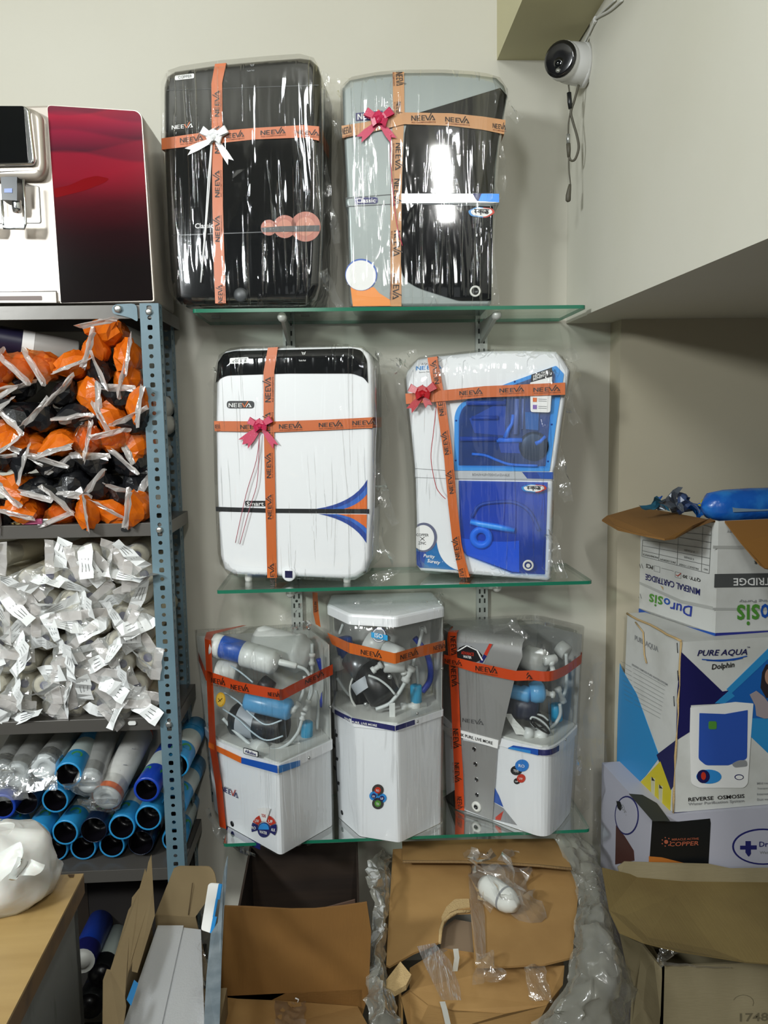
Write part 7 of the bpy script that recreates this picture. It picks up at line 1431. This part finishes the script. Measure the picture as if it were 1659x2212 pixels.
m = MB(); P = [V((c0.x, c0.y + .004, zF_ - .12))] + [V((c1.x + .01, c0.y + .004, zF_ - .12))] + [on_y(*zn(x, y), c0.y + .004) for x, y in ((1400, 600), (1112, 586))]; m.prism(P, [p + V((0, .004, 0)) for p in P], KR); m.build('end_wall', LCb)
m = MB(); bf = rpoly([zn(1112, 586), zn(1245, 255), zn(1275, 238), zn(1510, 240), zn(1540, 290), zn(1556, 380), zn(1400, 600)], [0, 0, 6, 12, 6, 0, 0], 3); P = [on_y(p[0], p[1], c0.y + .004 + .05 * (1 - (p[1] - 1872) / 108)) for p in bf]; m.prism(P, [p + V((0, .003, 0)) for p in P], KR); fl_ = m.build('end_flap', LCb)
m = MB(); P0_ = on_y(*zn(1382, 350), c0.y + .03); P1_ = on_y(*zn(1352, 580), c0.y + .004); m.tube([P0_ + V((0, -.0025, 0)), P1_ + V((0, -.0025, 0))], .0012, pm('crease_dark', '5E4E36', .9), 4); m.build('crease', fl_)
m = MB(); m.box((c0.x + .062, c0.y - .19, .215), (.135, .37, .43), KR); m.build('carton_body', LCb)
# left long wall and its flap stand up beside the foam
lw = [on_x(*zn(x, y), c0.x - .004) for x, y in ((1112, 586), (1112, 660))]
m = MB(); yn = -1.02
def lx(x, y, xx): return on_x(*zn(x, y), xx)
XL = c0.x - .006
P = [V((XL, c0.y, zF_ - .12)), V((XL, c0.y, on_y(*zn(1112, 586), c0.y).z)), V((XL, yn, zF_ + .02)), V((XL, yn, zF_ - .12))]; m.prism(P, [p - V((.004, 0, 0)) for p in P], KR); m.build('side_wall', LCb)
lf_px = [(1085, 160), (1062, 215), (1050, 285), (1040, 258), (1000, 400), (945, 470), (940, 530), (920, 560), (860, 760), (800, 960), (790, 990), (765, 985), (737, 1065), (733, 1500), (870, 1500), (905, 1250), (895, 1180), (915, 1010), (950, 915), (945, 990), (985, 1000), (1110, 590), (1098, 400)]
def lfp(x, y):
    t_ = min(1, max(0, (y - 160) / 1340)); return on_y(*zn(x, y), c0.y + .02 - t_ * .42)
m = MB(); P = [lfp(x, y) for x, y in lf_px]; m.prism(P, [p + V((-.001, .004, 0)) for p in P], KR); m.build('side_flap', LCb)
BT = pm('blue_tape', '1E7EC0', .4)
m = MB(); P = [lfp(x, y) + V((.004, -.004, 0)) for x, y in ((945, 1045), (975, 1070), (925, 1225), (893, 1180))]; m.prism(P, [p + V((0, .002, 0)) for p in P], BT); m.build('blue_tape', LCb)
def rfp(x, y): 
    t_ = min(1, max(0, (y - 160) / 1340)); return on_y(*zn(x, y), c0.y + .03 - t_ * .40)
m = MB(); P = [rfp(x, y) for x, y in ((1627, 170), (1618, 330), (1600, 520), (1580, 900), (1560, 1500), (1455, 1500), (1478, 1040), (1510, 720), (1560, 640), (1592, 380), (1605, 270))]; m.prism(P, [p + V((.0015, .004, 0)) for p in P], pm('grey_blue_carton_face', '5E6A72', .4, var=((30, 30, 3), '7A848A', .4, .7))); m.build('side_flap', LCb)
m = MB(); tb = rpoly([zn(1492, 368), zn(1510, 362), zn(1566, 366), zn(1505, 714), zn(1440, 692)], [3, 2, 0, 2, 5], 3); P = [on_y(p[0], p[1], c0.y - .03 - .1 * (p[1] - 1910) / 110) for p in tb]; m.prism(P, [p + V((.001, .003, 0)) for p in P], WPRINT); tb_ = m.build('tuck_tab', LCb)
m = MB()
for q in ([(1566, 366), (1588, 372), (1572, 476), (1548, 468)], [(1546, 470), (1558, 476), (1535, 605), (1524, 600)], [(1526, 602), (1550, 606), (1526, 720), (1504, 715)]): P = [on_y(*zn(x, y), c0.y - .035 - .1 * (y - 366) / 350) for x, y in q]; m.prism(P, [p + V((.001, .003, 0)) for p in P], BT)
m.build('blue_tape', tb_)
m = MB(); crumple(m, quadfn(on_z(*zn(1430, 500), zF_ + .02), on_z(*zn(1470, 620), zF_ + .02), on_z(*zn(1480, 1400), zF_ + .01), on_z(*zn(1400, 1400), zF_ + .015)), 4, 16, .02, 30, 3, WRAP); m.build('film', LCb)

# ------------------------------------------------------------------ counter at the lower left with a white carrier bag
zW = .76
TB = thing('counter', on_z(*zn(200, 900), .4), 'wooden topped counter with scuffed grey side panel, lower left corner', 'counter')
WOOD = pm('light_wood_laminate', 'AA8E5C', .4, bump=((12, 80, 12), .06), var=((3, 30, 3), '9C8050', .35, .75)); EDGEW = pm('wood_edge_band', '6E5230', .5, var=((20, 20, 20), '4A3622', .45, .7))
k1, k2 = on_z(*zn(600, 288), zW), on_z(*zn(45, 1367), zW); dk = (k2 - k1); dk.z = 0; dk.normalize(); k3 = k1 + dk * .75; kl = on_z(*zn(280, 305), zW); du = (kl - k1); du.z = 0; du.normalize()
top = [k1, k3, k3 + du * .7, k1 + du * .7]; m = MB(); m.prism([p - V((0, 0, .004)) for p in top], top, WOOD); m.build('laminate_top', TB)
m = MB(); m.prism([p - V((0, 0, .034)) for p in top], [p - V((0, 0, .004)) for p in top], EDGEW); m.build('top_board', TB)
SCUFF = pm('scuffed_grey_panel', '6E706E', .5, var=((14, 14, 5), '33332F', .56, .68)); nk = V((-dk.y, dk.x, 0)); nk = nk if nk.x > 0 else -nk
s0 = k1 + dk * .012 - nk * .010 - V((0, 0, .034)); s1 = k3 - dk * .0 - nk * .010 - V((0, 0, .034)); m = MB()
q = [s0, s1, V((s1.x, s1.y, 0)), V((s0.x, s0.y, 0))]; m.plate(q, -nk * .018, SCUFF); m.build('side_panel', TB)
q = [s0, s0 + du * .62, V((s0.x, s0.y, 0)) + du * .62, V((s0.x, s0.y, 0))]; m = MB(); m.plate(q, dk * .018, SCUFF); m.build('back_panel', TB)
m = MB(); P = [on_z(*zn(x, y), zW + .0008) for x, y in ((485, 296), (535, 294), (528, 316), (500, 316))]; m.add(P, [(0, 1, 2, 3)], pm('stain_dark', '4E3A20', .7)); m.build('stain', TB)
t = thing('carrier_bag', on_z(*zn(80, 560), zW), 'knotted white plastic carrier bag sitting on the wooden counter', 'bag')
BAGP = pm('white_carrier_film', 'CFCFCB', .32, bump=((16, 16, 30), .5)); BAGP.node_tree.nodes['Principled BSDF'].inputs['Subsurface Weight'].default_value = .15
c = on_z(*zn(60, 520), zW) + V((-.02, .02, 0)); rad = .072; m = MB(); LL = []
for k in range(15):
    ph = k / 14; h = ph * .118; rr = rad * ((.86 + .24 * math.sin(math.pi * min(1, ph * 1.15) ** .8)) if ph < .8 else (1.0 - (ph - .8) * 3.2) * .95); rr = max(rr, .012); L_ = []
    for i in range(30):
        a_ = 2 * math.pi * i / 30; p = c + V((rr * math.cos(a_) * 1.15, rr * math.sin(a_), h)); L_.append(p + V((fbm(p, 28, 1), fbm(p, 28, 6), fbm(p, 28, 9) * (1 if k else 0))) * .016)
    LL.append(L_)
m.rings(LL, BAGP, True, True, True)
for v in m.v: v.z = max(v.z, zW + .001)
m.build('bag_body', t)
m = MB(); a = on_z(*zn(180, 330), zW + .09); tip = on_y(*zn(335, 225), a.y + .01); a = on_y(*zn(100, 170), a.y); mid = on_y(*zn(240, 260), a.y - .01); low = on_y(*zn(250, 300), a.y - .005)
crumple(m, quadfn(a, tip, low, on_y(*zn(60, 330), a.y - .03)), 10, 6, .018, 40, 3, BAGP, True); crumple(m, quadfn(on_y(*zn(-80, 200), a.y), on_y(*zn(100, 130), a.y), on_y(*zn(200, 200), a.y - .01), on_y(*zn(0, 320), a.y - .03)), 8, 6, .018, 40, 8, BAGP, True); m.build('bag_handle', t)
